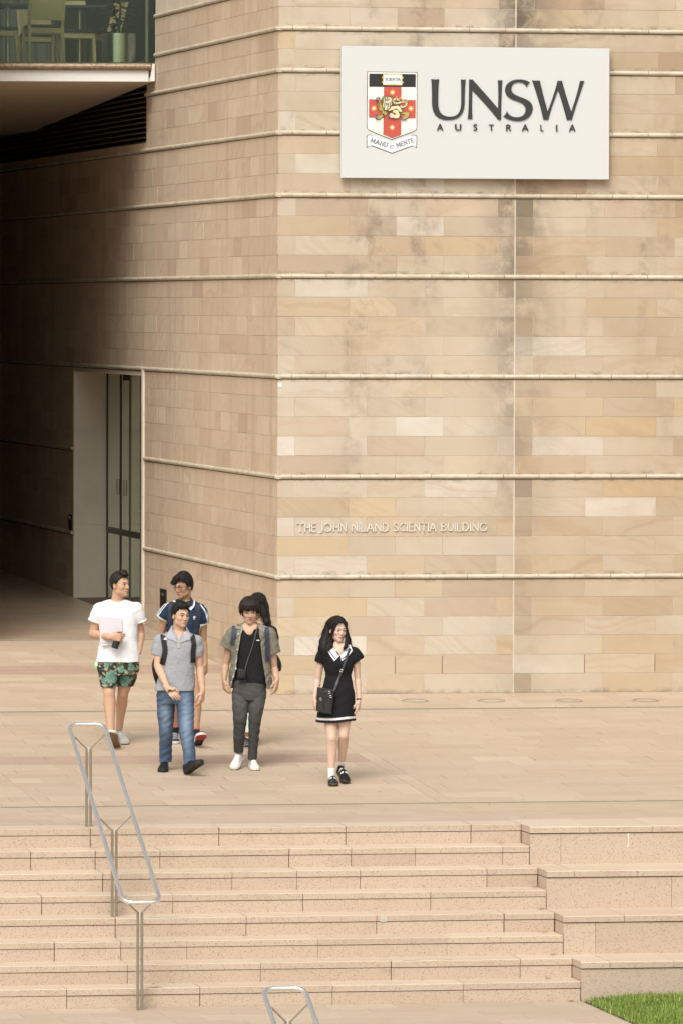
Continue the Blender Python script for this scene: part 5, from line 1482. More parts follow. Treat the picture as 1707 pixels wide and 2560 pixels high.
    def arm(s, F, sh, el, wr, q=1.0, k=0.005):
        sh, el, wr = map(np.asarray, (sh, el, wr)); m = sh + (el - sh) * 0.45; f = el + (wr - el) * 0.22; f2 = el + (wr - el) * 0.6
        F.chain([sh, m, el, f, f2, wr], [0.053 * q, 0.046 * q, 0.0375 * q, 0.0415 * q, 0.034 * q, 0.0255 * q], k)
    def leg(s, F, hip, kn, an, q=1.0, k=0.005):
        hip, kn, an = map(np.asarray, (hip, kn, an)); m = hip + (kn - hip) * 0.5; c = kn + (an - kn) * 0.28 + V3(0, 0.018, 0); c2 = kn + (an - kn) * 0.62 + V3(0, 0.008, 0)
        F.chain([hip, m, kn, c, c2, an], [0.088 * q, 0.076 * q, 0.054 * q, 0.058 * q, 0.044 * q, 0.036 * q], k)
        F.ell(kn + V3(0, -0.020, 0.008), V3(0.034, 0.036, 0.045) * q, None, 0.012)
    # ---------------------------------------------------------------- shoe
    def shoe(s, name, heel, toe, colour, W=0.046, Ht=0.085, mat=None, up=None, sole=0.026, open_top=False, thick=0.0):
        """heel, toe: ends of the sole on its underside; colour(u 0..1, w, h) -> rgb"""
        heel, toe = np.asarray(heel, float), np.asarray(toe, float); L = np.linalg.norm(toe - heel); u = unit(toe - heel); upv = V3(0, 0, 1) if up is None else np.asarray(up, float); h = unit(upv - u * (upv @ u)); w = np.cross(h, u)
        lo = np.minimum(heel, toe) - 0.11; hi = np.maximum(heel, toe) + 0.13
        F = Field(lo, hi, 0.0048)
        us = np.array([-0.01, 0.0, 0.05, 0.2, 0.42, 0.62, 0.75, 0.88, 0.96, 1.0, 1.01]) * L
        ws = np.array([0.0, 0.55, 0.80, 0.80, 0.74, 0.90, 1.0, 0.92, 0.66, 0.30, 0.0]) * W
        hs = np.array([0.5, 0.85, 1.02, 1.05, 0.98, 0.72, 0.60, 0.52, 0.44, 0.36, 0.2]) * Ht
        def loc(X, Y, Z):
            x, y, z = X - heel[0], Y - heel[1], Z - heel[2]
            return u[0] * x + u[1] * y + u[2] * z, w[0] * x + w[1] * y + w[2] * z, h[0] * x + h[1] * y + h[2] * z
        def fn(X, Y, Z):
            a, b, c = loc(X, Y, Z); ww = np.interp(a, us, ws) + 1e-4; hh = np.interp(a, us, hs)
            n = 2.2; q = ((np.abs(b) / ww) ** n + (np.abs(np.maximum(c - sole, 0)) / np.maximum(hh - sole, 0.004)) ** n) ** (1 / n); d1 = np.maximum((q - 1) * np.minimum(ww, 0.04), -c)
            ws_ = np.interp(a, us, ws) + 0.004; d2 = np.maximum(np.maximum(np.abs(b) - ws_, c - sole), -c)
            return np.maximum(smin(d1, d2, 0.003), np.maximum(-a - 0.004, a - L - 0.004))
        F.add(fn, lo, hi, 0.0)
        def col(v):
            a, b, c = loc(v[:, 0], v[:, 1], v[:, 2]); return colour(a / L, b, c)
        return surf_obj(name, F, mat or M_RUBBER, s.root, col)[0]
    # ---------------------------------------------------------------- ribbons and decals lying on a garment
    def bvh(s, v, f): return BVHTree.FromPolygons(v.tolist(), f.tolist())
    def touch(s, bv_, x, z, off, back=False):
        r = bv_.ray_cast(Vector((x, 1.0 if back else -1.0, z)), Vector((0, -1 if back else 1, 0)))
        return None if r[0] is None else r[0].y + (off if back else -off)
    def ribbon(s, name, bv_, px, width, mat, parent, off=0.006, th=0.005, n=40, colour=None, raw=None, back=False, wrap=True):
        """px: list of detail-pixel points followed on the garment's front"""
        P = np.array([s.J(*p)[[0, 2]] for p in px]) if raw is None else np.array(raw)
        seg = np.r_[0, np.cumsum(np.linalg.norm(np.diff(P, axis=0), axis=1))]
        # smooth resample
        tt = np.linspace(0, seg[-1], n); Q = np.stack([np.interp(tt, seg, P[:, i]) for i in range(2)], 1)
        for _ in range(3): Q[1:-1] = (Q[:-2] + 2 * Q[1:-1] + Q[2:]) / 4
        T = np.gradient(Q, axis=0); T /= np.linalg.norm(T, axis=1)[:, None] + 1e-9; Nn = np.stack([-T[:, 1], T[:, 0]], 1)
        ys = []; last = None
        m = 5; rows_ = []
        for i in range(n):
            yy = []
            for j in range(m):
                o = (j / (m - 1) - 0.5) * width; y = s.touch(bv_, Q[i, 0] + Nn[i, 0] * o, Q[i, 1] + Nn[i, 1] * o, off, back); yy.append(y)
            good = [y for y in yy if y is not None]
            base = (sum(good) / len(good)) if good else (last if last is not None else 0.0)
            yy = [base if y is None else y for y in yy]; last = base; rows_.append(yy)
        # trim ends that leave the garment, then fold the strap over the shoulder
        hits = [sum(s.touch(bv_, Q[i, 0] + Nn[i, 0] * o, Q[i, 1] + Nn[i, 1] * o, off, back) is not None for o in (-width * 0.4, 0, width * 0.4)) for i in range(n)]
        i0 = next((i for i in range(n) if hits[i] == 3), 0)
        Q, Nn, rows_ = Q[i0:], Nn[i0:], rows_[i0:]; n = len(Q)
        if wrap and i0:
            y0 = np.array(rows_[0]); pre = [(-0.012, 0.09), (0.004, 0.055), (0.009, 0.025)]
            Q = np.concatenate([[Q[0] + [0, dz] for dz, _ in pre], Q]); Nn = np.concatenate([[Nn[0]] * 3, Nn]); rows_ = [list(y0 + dy) for _, dy in pre] + rows_; n = len(Q)
        Ys = np.array(rows_)
        for _ in range(2): Ys[1:-1] = (Ys[:-2] + 2 * Ys[1:-1] + Ys[2:]) / 4
        sg = 1 if back else -1
        vv = []; ff = []
        for i in range(n):
            for j in range(m):
                o = (j / (m - 1) - 0.5) * width; x, z = Q[i, 0] + Nn[i, 0] * o, Q[i, 1] + Nn[i, 1] * o; y = Ys[i, j]
                vv += [(x, y + sg * th, z), (x, y - sg * 0.004, z)]
        at = lambda i, j, q: (i * m + j) * 2 + q
        for i in range(n - 1):
            for j in range(m - 1): ff += [(at(i, j, 0), at(i, j + 1, 0), at(i + 1, j + 1, 0), at(i + 1, j, 0)), (at(i, j, 1), at(i + 1, j, 1), at(i + 1, j + 1, 1), at(i, j + 1, 1))]
            ff += [(at(i, 0, 0), at(i + 1, 0, 0), at(i + 1, 0, 1), at(i, 0, 1)), (at(i, m - 1, 0), at(i, m - 1, 1), at(i + 1, m - 1, 1), at(i + 1, m - 1, 0))]
        ff += [tuple(at(0, j, 0) for j in range(m)) + tuple(at(0, j, 1) for j in range(m - 1, -1, -1)), tuple(at(n - 1, j, 0) for j in range(m - 1, -1, -1)) + tuple(at(n - 1, j, 1) for j in range(m))]
        o = mesh(name, vv, ff, mat, parent, True); o.data.set_sharp_from_angle(angle=rad(45))
        return o
    def decal(s, name, bv_, px, mat, parent, off=0.004, th=0.003):
        pts = [s.J(*p) for p in px]; c = sum(p for p in pts) / len(pts); out = []
        for p in pts:
            y = s.touch(bv_, p[0], p[2], off); out.append((p[0], y if y is not None else c[1], p[2]))
        mb = MB(); mb.prism([Vector(p) for p in out], (0, th, 0)); return mb.build(name, mat, parent)
    def panel(s, nm, bv_, left, right, mt, off, n=16, m=5, th=0.004):
        """cloth panel between two pixel polylines, laid on a garment"""
        def rs(pl):
            A = np.array(pl, float); t = np.r_[0, np.cumsum(np.hypot(*np.diff(A, axis=0).T))]; q = np.linspace(0, t[-1], n); return np.stack([np.interp(q, t, A[:, i]) for i in range(2)], 1)
        a, b = rs(left), rs(right); Yv = np.full((n, m + 1), np.nan); XZ = np.zeros((n, m + 1, 2))
        for i in range(n):
            for j in range(m + 1):
                p = s.J(*(a[i] + (b[i] - a[i]) * j / m)); XZ[i, j] = p[0], p[2]; y = s.touch(bv_, p[0], p[2], off)
                if y is not None: Yv[i, j] = y
        fill = np.nanmedian(Yv); ok = ~np.isnan(Yv)
        for i in range(n):
            for j in range(m + 1):
                if not ok[i, j]:
                    d = ((XZ - XZ[i, j]) ** 2).sum(2); d[~ok] = 9; Yv[i, j] = Yv[np.unravel_index(d.argmin(), d.shape)] if d.min() < 1 else fill
        for _ in range(2): Yv[1:-1] = np.minimum(Yv[1:-1], (Yv[:-2] + 2 * Yv[1:-1] + Yv[2:]) / 4)
        vv = []; ff = []
        for i in range(n):
            for j in range(m + 1): vv += [(XZ[i, j, 0], Yv[i, j], XZ[i, j, 1]), (XZ[i, j, 0], Yv[i, j] + th, XZ[i, j, 1])]
        at = lambda i, j, q: (i * (m + 1) + j) * 2 + q
        for i in range(n - 1):
            for j in range(m): ff += [(at(i, j, 0), at(i + 1, j, 0), at(i + 1, j + 1, 0), at(i, j + 1, 0)), (at(i, j, 1), at(i, j + 1, 1), at(i + 1, j + 1, 1), at(i + 1, j, 1))]
            ff += [(at(i, 0, 0), at(i, 0, 1), at(i + 1, 0, 1), at(i + 1, 0, 0)), (at(i, m, 0), at(i + 1, m, 0), at(i + 1, m, 1), at(i, m, 1))]
        for i in (0, n - 1): ff += [(at(i, j, 0), at(i, j + 1, 0), at(i, j + 1, 1), at(i, j, 1)) for j in range(m)]
        o = mesh(nm, vv, ff, mt, s.root, True); o.data.set_sharp_from_angle(angle=rad(50)); return o
    def bbox(s, *pts, pad=0.1):
        A = np.array(pts); return A.min(0) - pad, A.max(0) + pad
def flat_mat(name, c, rough=0.7): return plain(name, c, rough, 0.0, 0.1, 60)
A3 = lambda *c: np.array(c, float)
def perp_cut(F, c, d, lo, hi):
    """keep the side of the plane through c that lies against d"""
    c = np.asarray(c); d = unit(np.asarray(d)); F.cut(lambda X, Y, Z: (X - c[0]) * d[0] + (Y - c[1]) * d[1] + (Z - c[2]) * d[2], lo, hi, 0.002)
def sleeve(F, sh, el, frac_c, r0, r1, flare=0.0, k=0.03):
    """sleeve from the shoulder to the point frac_c, square-cut there"""
    sh, c = np.asarray(sh), np.asarray(frac_c); d = unit(c - sh); G = Field(np.minimum(sh, c) - 0.16, np.maximum(sh, c) + 0.16, 0.006)
    G.chain([sh, sh + (c - sh) * 0.5, c + d * 0.04], [r0, (r0 + r1) / 2 + 0.004, r1 + flare], 0.02)
    G.cut(lambda X, Y, Z: (X - c[0]) * d[0] + (Y - c[1]) * d[1] + (Z - c[2]) * d[2])
    ax = G.ax; dd = G.d
    def fn(X, Y, Z):
        # trilinear look-up of the small field
        def fr(v, g): t = np.clip((v - g[0]) / (g[1] - g[0]), 0, len(g) - 1.001); i = t.astype(int); return i, t - i
        i, a = fr(np.asarray(X), ax[0]); j, b = fr(np.asarray(Y), ax[1]); k_, c_ = fr(np.asarray(Z), ax[2]); o = 0
        for p in (0, 1):
            for q in (0, 1):
                for r in (0, 1): o = o + dd[i + p, j + q, k_ + r] * (a if p else 1 - a) * (b if q else 1 - b) * (c_ if r else 1 - c_)
        return o
    F.add(fn, [g[0] + 0.02 for g in ax], [g[-1] - 0.02 for g in ax], k)
def zcut(F, z, below=True): F.cut(lambda X, Y, Z: (z - Z) if below else (Z - z))
def neck_hole(F, P, base, top, r, k=0.004, flat=None): 
    a, b = np.asarray(base, float), np.asarray(top, float); ab_ = b - a
    def fn(X, Y, Z):
        t = np.clip(((X - a[0]) * ab_[0] + (Y - a[1]) * ab_[1] + (Z - a[2]) * ab_[2]) / (ab_ @ ab_), 0, 1)
        return r - np.sqrt((X - a[0] - t * ab_[0]) ** 2 + (Y - a[1] - t * ab_[1]) ** 2 + (Z - a[2] - t * ab_[2]) ** 2)
    F.cut(fn, np.minimum(a, b) - r - 0.02, np.maximum(a, b) + r + 0.02, k)
def hair_cap(P, F, tt, ts, front, side, back, seed=0, strand=0.004, tb=None, cyo=0.0):
    q = P.hs; R = P.hR; c = P.H(0, -0.012 + cyo, 0.030); r = A3(0.073 + ts, 0.092 + (tb if tb is not None else ts), 0.086 + tt) * q
    F.ell(c, r, R, 0.0)
    def line(X, Y, Z):
        x, y, z = X - P.hc[0], Y - P.hc[1], Z - P.hc[2]
        hy = (R[1][0] * x + R[1][1] * y + R[1][2] * z) / q; hz = (R[2][0] * x + R[2][1] * y + R[2][2] * z) / q
        return (np.interp(hy, [-0.11, -0.06, -0.02, 0.012, 0.03, 0.055, 0.085], [back, back, side - 0.01, side, front - 0.035, front - 0.004, front]) - hz) * q
    F.cut(line, None, None, 0.008)
    rs_ = np.random.RandomState(seed); ph = rs_.uniform(0, 6.28, 6)
    def rel(X, Y, Z):
        h = P.toH(np.stack([X, Y, Z], 1)); an = np.arctan2(h[:, 0], h[:, 1] + 0.01); el = h[:, 2]
        return strand * (0.7 * np.sin(an * 31 + ph[0] + el * 40 + 2 * np.sin(el * 30 + ph[3])) + 0.6 * np.sin(an * 19 + ph[1] - el * 70) + 0.5 * np.sin(an * 7 + el * 55 + ph[2]))
    F.warp(rel)
def head_box(P, pad=0.16): return P.hc - pad * P.hs - 0.02, P.hc + pad * P.hs + 0.02
def body_field(P, lo, hi, st=0.0055):
    return Field(lo, hi, st, fine=(P.hc - A3(0.125, 0.13, 0.14), P.hc + A3(0.125, 0.13, 0.13)))
def neck(P, F, base, r=0.055): F.chain([np.asarray(base), P.H(0, -0.022, -0.06)], [r * 1.02, r * 0.93], 0.014)
def torso_body(F, P, rows, shrink=0.022): F.loft([(z, cx, max(0.03, rx - shrink), cy, max(0.03, ry - shrink)) for z, cx, rx, cy, ry in rows], 2.2, 0.03)
BK = flat_mat('bag_black', (0.014, 0.014, 0.015), 0.65); BNAVY = flat_mat('bag_navy', (0.040, 0.052, 0.080), 0.7); BNAVY2 = flat_mat('bag_dark_navy', (0.022, 0.030, 0.050), 0.7); WH = flat_mat('print_white', (0.80, 0.80, 0.78), 0.6)
def flat_foot(P, hx, hy, tx, ty, lift=0.0): return V3(hx, hy, P.gz(hy) + 0.003 + lift), V3(tx, ty, P.gz(ty) + 0.003)

# ------------------------------------------------------------------ man in the white T-shirt
def person_white():
    P = Person((200, 1400, 4.7056), 450, 2145, 'man in white T-shirt and green patterned shorts, looking right, holding papers')
    J = P.J; Y0 = -0.22
    P.set_head(484, 291, Y0 - 0.02, 52, 2, 0, 1.03)
    sk_ = (0.56, 0.345, 0.225)
    rows = [P.row(455, 405, 515, Y0 + 0.02, 0.055), P.row(480, 310, 590, Y0 + 0.01, 0.075), P.row(520, 245, 660, Y0, 0.098), P.row(570, 225, 685, Y0, 0.112), P.row(660, 228, 690, Y0, 0.128), P.row(800, 240, 688, Y0, 0.132),
            P.row(930, 238, 692, Y0, 0.132), P.row(1080, 222, 710, Y0, 0.135), P.row(1200, 205, 722, Y0, 0.140)]
    shL, elL, wrL = J(232, 585, Y0 + 0.0), J(160, 872, Y0 + 0.03), J(388, 912, Y0 - 0.245)
    shR, elR, wrR = J(686, 575, Y0), J(722, 850, Y0 + 0.07), J(704, 1085, Y0 - 0.01)
    hipL, knL, anL = J(345, 1290, Y0 - 0.0), J(362, 1575, -0.33), J(385, 1985, -0.415)
    hipR, knR, anR = J(575, 1290, Y0 + 0.02), J(512, 1575, -0.14), J(462, 1975, 0.05)
    lo, hi = P.bbox(shL, shR, elL, elR, anL, anR, P.hc, J(450, 2145, 0), pad=0.16)
    F = body_field(P, lo, hi)
    torso_body(F, P, rows); P.head_into(F, jaw=1.04); neck(P, F, J(448, 500, Y0 + 0.02), 0.060)
    P.arm(F, shL + A3(0.015, 0, -0.01), elL, wrL, 1.06); P.arm(F, shR - A3(0.015, 0, 0.01), elR, wrR, 1.04)
    P.leg(F, hipL, knL, anL, 1.06); P.leg(F, hipR, knR, anR, 0.98); F.loft([P.row(1340, 240, 690, Y0, 0.10), P.row(1150, 235, 700, Y0, 0.115)], 2.3, 0.03)
    P.hand(F, wrL, (0.97, -0.12, 0.0), (0.1, 0.95, 0.0), (0, 0.1, 1), 1.15, 1.08)
    P.hand(F, wrR + A3(-0.03, 0.0, 0.02), (-0.45, 0.05, -1), (-1, 0, 0), (0, -1, 0), 0.5, 0.95)
    surf_obj('body', F, M_SKIN, P.root, lambda v: P.paint_head(v, sk_, lip=(0.45, 0.17, 0.15), smile=0.3))
    # hair
    G = Field(*head_box(P), 0.0034); hair_cap(P, G, 0.018, 0.008, 0.070, 0.008, -0.055, 3, 0.002)
    for a, b, c in ((0.03, 0.06, 0.1), (0.01, 0.07, 0.105), (-0.02, 0.07, 0.1), (-0.04, 0.055, 0.095)): G.chain([P.H(a, b - 0.06, c + 0.01), P.H(a + 0.005, b - 0.01, c + 0.018), P.H(a + 0.01, b + 0.022, c - 0.006)], [0.016, 0.019, 0.009], 0.012)
    strands('loose_hair', surf_obj('hair', G, M_HAIRB, P.root)[0], P.root, M_HAIRB, 520, (0.015, 0.035), 1, 0.5, 0.5)
    # T-shirt
    G = Field(lo, [hi[0], hi[1], J(0, 440)[2]], 0.006); G.loft(rows, 2.4, 0.01)
    cL, cR = J(186, 722, Y0 + 0.015), J(714, 722, Y0 + 0.03)
    sleeve(G, shL + A3(0.01, 0, 0), elL, cL, 0.070, 0.058, 0.004); sleeve(G, shR - A3(0.01, 0, 0), elR, cR, 0.068, 0.056, 0.004)
    neck_hole(G, P, J(452, 470, Y0 - 0.005), J(452, 380, Y0 - 0.02), 0.071); zcut(G, rows[-1][0] + 0.004)
    w = wrinkle(0.0020, 4, (0.10, 0.24), 1.2); G.warp(w)
    o, v, f = surf_obj('tshirt', G, M_WHITEC, P.root, const((0.80, 0.80, 0.80))); bv_ = P.bvh(v, f)
    for c, e, r in ((cL, cL - shL, 0.060), (cR, cR - shR, 0.058)):                # rolled cuffs
        d = Vector(unit(e)); a = d.orthogonal().normalized(); b = d.cross(a); k = MB()
        k.tube([Vector(c) - d * 0.006 + (a * math.cos(t * math.pi / 10) + b * math.sin(t * math.pi / 10)) * (r + 0.002) for t in range(20)], 0.012, 8, closed=True); k.build('cuff', plain('cuff_white', (0.80, 0.80, 0.80), 0.85, 0, 0.02), P.root, True)
    # shorts
    G = Field(lo, hi, 0.006)
    G.loft([P.row(1345, 262, 672, Y0 - 0.01, 0.120), P.row(1270, 228, 696, Y0, 0.128), P.row(1170, 222, 706, Y0, 0.130)], 2.4, 0.02)
    G.chain([J(340, 1260, Y0 - 0.02), J(362, 1480, -0.29), J(366, 1560, -0.31)], [0.106, 0.088, 0.084], 0.007); G.chain([J(588, 1260, Y0 + 0.02), J(536, 1480, -0.165), J(524, 1560, -0.15)], [0.104, 0.090, 0.086], 0.007)
    zcut(G, J(0, 1490, -0.25)[2]); zcut(G, J(0, 1165, Y0)[2], False); G.warp(wrinkle(0.0022, 9, (0.06, 0.14), 1.2))
    def pat(v):
        x = v[:, 0] * P.sc + 450; zz = 2145 - (v[:, 2] + 0.067 * v[:, 1]) * P.sc
        n = lambda a, b, c: np.sin(x / a + c + 1.7 * np.sin(zz / b + c)) + np.sin(zz / (a * 0.8) + 2 * c + 1.4 * np.sin(x / b - c))
        col = np.tile(A3(0.030, 0.038, 0.028), (len(v), 1)); m1 = n(33, 41, 0.4); m2 = n(19, 30, 2.1); m3 = n(14, 22, 4.0)
        col[m1 > 0.5] = (0.075, 0.12, 0.075); col[m2 > 1.15] = (0.20, 0.30, 0.19); col[(m3 > 1.5)] = (0.42, 0.36, 0.22); col[(m3 < -1.62)] = (0.26, 0.05, 0.035)
        for cx, cy, r in ((392, 1375, 82), (540, 1415, 74), (300, 1420, 34), (500, 1290, 40), (330, 1240, 36), (620, 1260, 40)):
            d = np.hypot(x - cx, (zz - cy) * 1.0); an = np.arctan2(zz - cy, x - cx); rr = r * (0.9 + 0.1 * np.sin(an * 7)); rib = 0.5 + 0.5 * np.sin(an * 18)
            m = d < rr; cc = A3(0.16, 0.30, 0.235) * (0.55 + 0.65 * rib[:, None]) * (0.75 + 0.4 * (d / r)[:, None]); col[m] = cc[m]
        col[np.abs(x - 457 - (zz - 1300) * 0.01) < 3.5] *= 0.3
        return col
    surf_obj('shorts', G, M_CLOTH, P.root, pat)
    # shoes
    def sc(u, w, h):
        n = len(u); c = np.tile(A3(0.46, 0.48, 0.43), (n, 1)); c[(u > 0.3) & (u < 0.72) & (np.abs(w) < 0.02) & (h > 0.05)] = (0.36, 0.38, 0.36); c[(np.sin(u * 60) > 0.5) & (u > 0.35) & (u < 0.7) & (np.abs(w) < 0.026) & (h > 0.05)] = (0.62, 0.64, 0.60)
        c[h < 0.036] = (0.52, 0.53, 0.47); c[h < 0.008] = (0.23, 0.155, 0.085); c[(h < 0.008) & (np.sin(u * 70) * np.cos(w * 150) > 0.6)] = (0.13, 0.085, 0.05); return c
    hl = V3(J(445, 2210, -0.43)[0], -0.43, P.gz(-0.43) + 0.006); P.shoe('shoe', hl, hl + A3(-0.045, -0.235, 0.165), sc, 0.060, 0.105, sole=0.036)
    a, b = flat_foot(P, 0.012, 0.10, 0.074, -0.185); P.shoe('shoe', a, b, sc, 0.056, 0.105, sole=0.036)
    # what he carries
    pap = empty('paper_stack', P.p + Vector(J(388, 1000, Y0 - 0.16))); tag(pap, 'pale lilac folder and papers held against the white T-shirt', 'papers')
    o_ = J(388, 1000, Y0 - 0.16); k = MB()
    def sheet(pts, y, th, nm, mt):
        k = MB(); q = [Vector(J(px, pz, Y0 - 0.158) - o_) for px, pz in pts]; q = [Vector((p.x, p.y + y - (p.z) * 0.02, p.z)) for p in q]; k.prism(q, (0, th, 0)); k.build(nm, mt, pap)
    ML = plain('lilac_card', (0.66, 0.62, 0.67), 0.6, 0, 0.02); MW = plain('paper_white', (0.80, 0.80, 0.81), 0.7, 0, 0.02)
    sheet([(268, 668), (490, 682), (508, 992), (252, 980)], -0.002, 0.003, 'folder', ML)
    sheet([(284, 676), (503, 676), (522, 1002), (270, 1005)], 0.003, 0.006, 'sheets', MW)
    sheet([(300, 690), (510, 690), (520, 985), (290, 990)], 0.011, 0.003, 'back_cover', ML)
    bo = empty('drink_bottle', P.p + Vector(J(428, 1040, Y0 - 0.215))); tag(bo, 'black drink bottle in the hand of the man in white T-shirt', 'bottle')
    a = Vector(J(430, 1030, Y0 - 0.215)); b = Vector(J(490, 842, Y0 - 0.215)); o_ = a.copy(); d = (b - a); k = MB()
    k.tube([a - o_, a + d * 0.03 - o_, a + d * 0.62 - o_, a + d * 0.70 - o_], [0.028, 0.034, 0.034, 0.026], 18); smooth_by_angle(k.build('flask', BK, bo))
    k = MB(); k.tube([a + d * 0.70 - o_, a + d * 0.72 - o_, a + d * 0.97 - o_, a + d - o_], [0.026, 0.030, 0.030, 0.024], 18); smooth_by_angle(k.build('cap', plain('cap_black', (0.02, 0.02, 0.022), 0.35), bo))
    # green clip at the hip
    gr = empty('green_key_clip', P.p + Vector(J(200, 1240, Y0 - 0.04))); tag(gr, 'small bright green and white clip hanging at the hip of the patterned shorts', 'clip')
    k = MB(); k.tube([(0.02, 0, 0.05), (0.0, -0.01, 0.03), (-0.012, -0.01, -0.01), (0.0, -0.01, -0.035), (0.012, -0.01, -0.02)], 0.009, 8); k.build('cord', plain('neon_green', (0.16, 0.72, 0.10), 0.5), gr, True)
    k = MB(); k.box((-0.004, -0.02, -0.01), (0.022, 0.0, 0.035), ch=0.004); k.build('tag', WH, gr)
    return P

# ------------------------------------------------------------------ man in the grey polo shirt
def person_grey():
    P = Person((360, 1400, 4.2), 350, 2212, 'man in grey polo shirt and blue jeans with black backpack straps, front of the group')
    J = P.J; Y0 = -0.15
    P.set_head(390, 578, Y0 - 0.02, 33, -3, 2, 1.0)
    sk_ = (0.585, 0.38, 0.26)
    rows = [P.row(725, 315, 425, Y0 + 0.02, 0.055), P.row(760, 250, 485, Y0 + 0.01, 0.080), P.row(800, 180, 560, Y0, 0.100), P.row(850, 172, 572, Y0, 0.115), P.row(960, 190, 550, Y0, 0.128), P.row(1100, 192, 538, Y0, 0.128),
            P.row(1230, 160, 540, Y0, 0.132), P.row(1372, 112, 535, Y0, 0.142)]
    shL, elL, wrL = J(170, 850, Y0), J(152, 1105, Y0 - 0.04), J(262, 1340, Y0 - 0.26)
    shR, elR, wrR = J(566, 860, Y0), J(588, 1120, Y0 + 0.02), J(622, 1370, Y0 - 0.06)
    hipL, knL, anL = J(235, 1440, Y0 + 0.01), J(238, 1800, -0.10), J(228, 2100, 0.04)
    hipR, knR, anR = J(440, 1440, Y0 - 0.02), J(455, 1800, -0.26), J(497, 2110, -0.28)
    lo, hi = P.bbox(shL, shR, elL, elR, anL, anR, P.hc, J(350, 2212, 0), pad=0.16); hi = hi + A3(0.04, 0.0, 0)
    F = body_field(P, lo, hi)
    torso_body(F, P, rows); P.head_into(F, jaw=1.05); neck(P, F, J(368, 790, Y0 + 0.03), 0.056)
    F.chain([J(300, 800, Y0 - 0.03), J(370, 870, Y0 - 0.06), J(440, 800, Y0 - 0.03)], [0.05, 0.05, 0.05], 0.03)
    P.arm(F, shL + A3(0.01, 0, -0.01), elL, wrL, 1.0); P.arm(F, shR - A3(0.01, 0, 0.01), elR, wrR, 1.0); P.leg(F, hipL, knL, anL, 0.9); P.leg(F, hipR, knR, anR, 0.9)
    P.hand(F, wrL, (0.62, -0.35, -0.62), (0.25, 0.8, -0.5), (0.6, -0.5, 0.5), 0.55, 1.05); P.hand(F, wrR, (-0.10, -0.1, -1), (-0.8, 0.5, 0), (-0.5, -1, 0), 0.75, 1.05)
    surf_obj('body', F, M_SKIN, P.root, lambda v: P.paint_head(v, sk_, brow_w=0.006, brow=(0.02, 0.014, 0.01), lip=(0.45, 0.22, 0.17)))
    G = Field(*head_box(P), 0.0034); hair_cap(P, G, 0.026, 0.007, 0.066, 0.0, -0.055, 8, 0.0035)
    for a, b, c, r in ((0.04, 0.055, 0.088, 0.022), (0.0, 0.068, 0.093, 0.024), (-0.035, 0.06, 0.09, 0.022), (0.02, 0.03, 0.11, 0.026), (-0.02, 0.03, 0.112, 0.026), (0.0, -0.02, 0.115, 0.03)): G.ell(P.H(a, b, c), A3(r, r, r * 0.8), None, 0.012)
    G.warp(lambda X, Y, Z: 0.003 * np.sin(X * 260 + 3 * np.sin(Z * 190)) * np.cos(Z * 240 + 2 * np.sin(Y * 210)))
    strands('loose_hair', surf_obj('hair', G, M_HAIR, P.root)[0], P.root, M_HAIR, 520, (0.012, 0.03), 2, 0.3, 0.7)
    G = Field([lo[0], lo[1], J(0, 1400)[2]], [hi[0], hi[1], J(0, 690)[2]], 0.006); G.loft(rows, 2.4, 0.01)
    cL, cR = J(145, 1008, Y0 - 0.01), J(572, 1012, Y0 + 0.01)
    sleeve(G, shL + A3(0.012, 0, 0), elL, cL, 0.072, 0.058, 0.002); sleeve(G, shR - A3(0.012, 0, 0), elR, cR, 0.068, 0.054, 0.0)
    neck_hole(G, P, J(368, 745, Y0 + 0.0), J(375, 660, Y0 - 0.02), 0.064)
    a = J(372, 850, Y0 - 0.2); b_ = J(372, 730, Y0 - 0.2)                         # open placket
    G.cut(lambda X, Y, Z: np.where(Y < Y0 + 0.02, np.minimum((Z - a[2]), 0.05) * 0 + np.minimum(0.045 * np.clip((Z - a[2]) / (b_[2] - a[2]), -1, 1.4) - np.abs(X - a[0]), 0.03), -0.1), None, None, 0.004)
    zcut(G, rows[-1][0] + 0.006); G.warp(wrinkle(0.0020, 14, (0.09, 0.22), 1.1))
    def pc(v):
        c = np.tile(A3(0.335, 0.345, 0.365), (len(v), 1)); return c
    o, v, f = surf_obj('polo_shirt', G, M_CLOTH, P.root, pc); bv_ = P.bvh(v, f)
    MG = plain('collar_grey', (0.36, 0.37, 0.39), 0.85, 0, 0.08)
    P.panel('collar', bv_, [(296, 680), (262, 740), (250, 802), (300, 820), (352, 846)], [(312, 672), (304, 730), (318, 775), (345, 810), (366, 838)], MG, 0.010)
    P.panel('collar', bv_, [(446, 690), (450, 740), (428, 790), (400, 820), (380, 838)], [(456, 688), (486, 745), (498, 815), (450, 828), (392, 850)], MG, 0.010)
    P.ribbon('placket', bv_, [(374, 845), (372, 905)], 0.028, MG, P.root, 0.004, 0.003, 8)
    # jeans
    G = Field([lo[0], lo[1], J(0, 2160)[2]], [hi[0], hi[1], J(0, 1330)[2]], 0.006)
    G.loft([P.row(1500, 160, 525, Y0, 0.108), P.row(1430, 146, 532, Y0, 0.122), P.row(1350, 140, 530, Y0, 0.124)], 2.4, 0.02)
    G.chain([J(238, 1430, Y0 + 0.01), J(236, 1620, -0.13), knL, J(232, 1950, -0.03), J(228, 2135, 0.04)], [0.092, 0.084, 0.066, 0.062, 0.062], 0.007)
    G.chain([J(438, 1430, Y0 - 0.02), J(446, 1620, -0.22), knR, J(478, 1960, -0.28), J(498, 2135, -0.28)], [0.090, 0.082, 0.070, 0.061, 0.060], 0.007)
    zcut(G, J(0, 2130, -0.1)[2]); G.warp(wrinkle(0.0020, 21, (0.05, 0.12), 0.9))
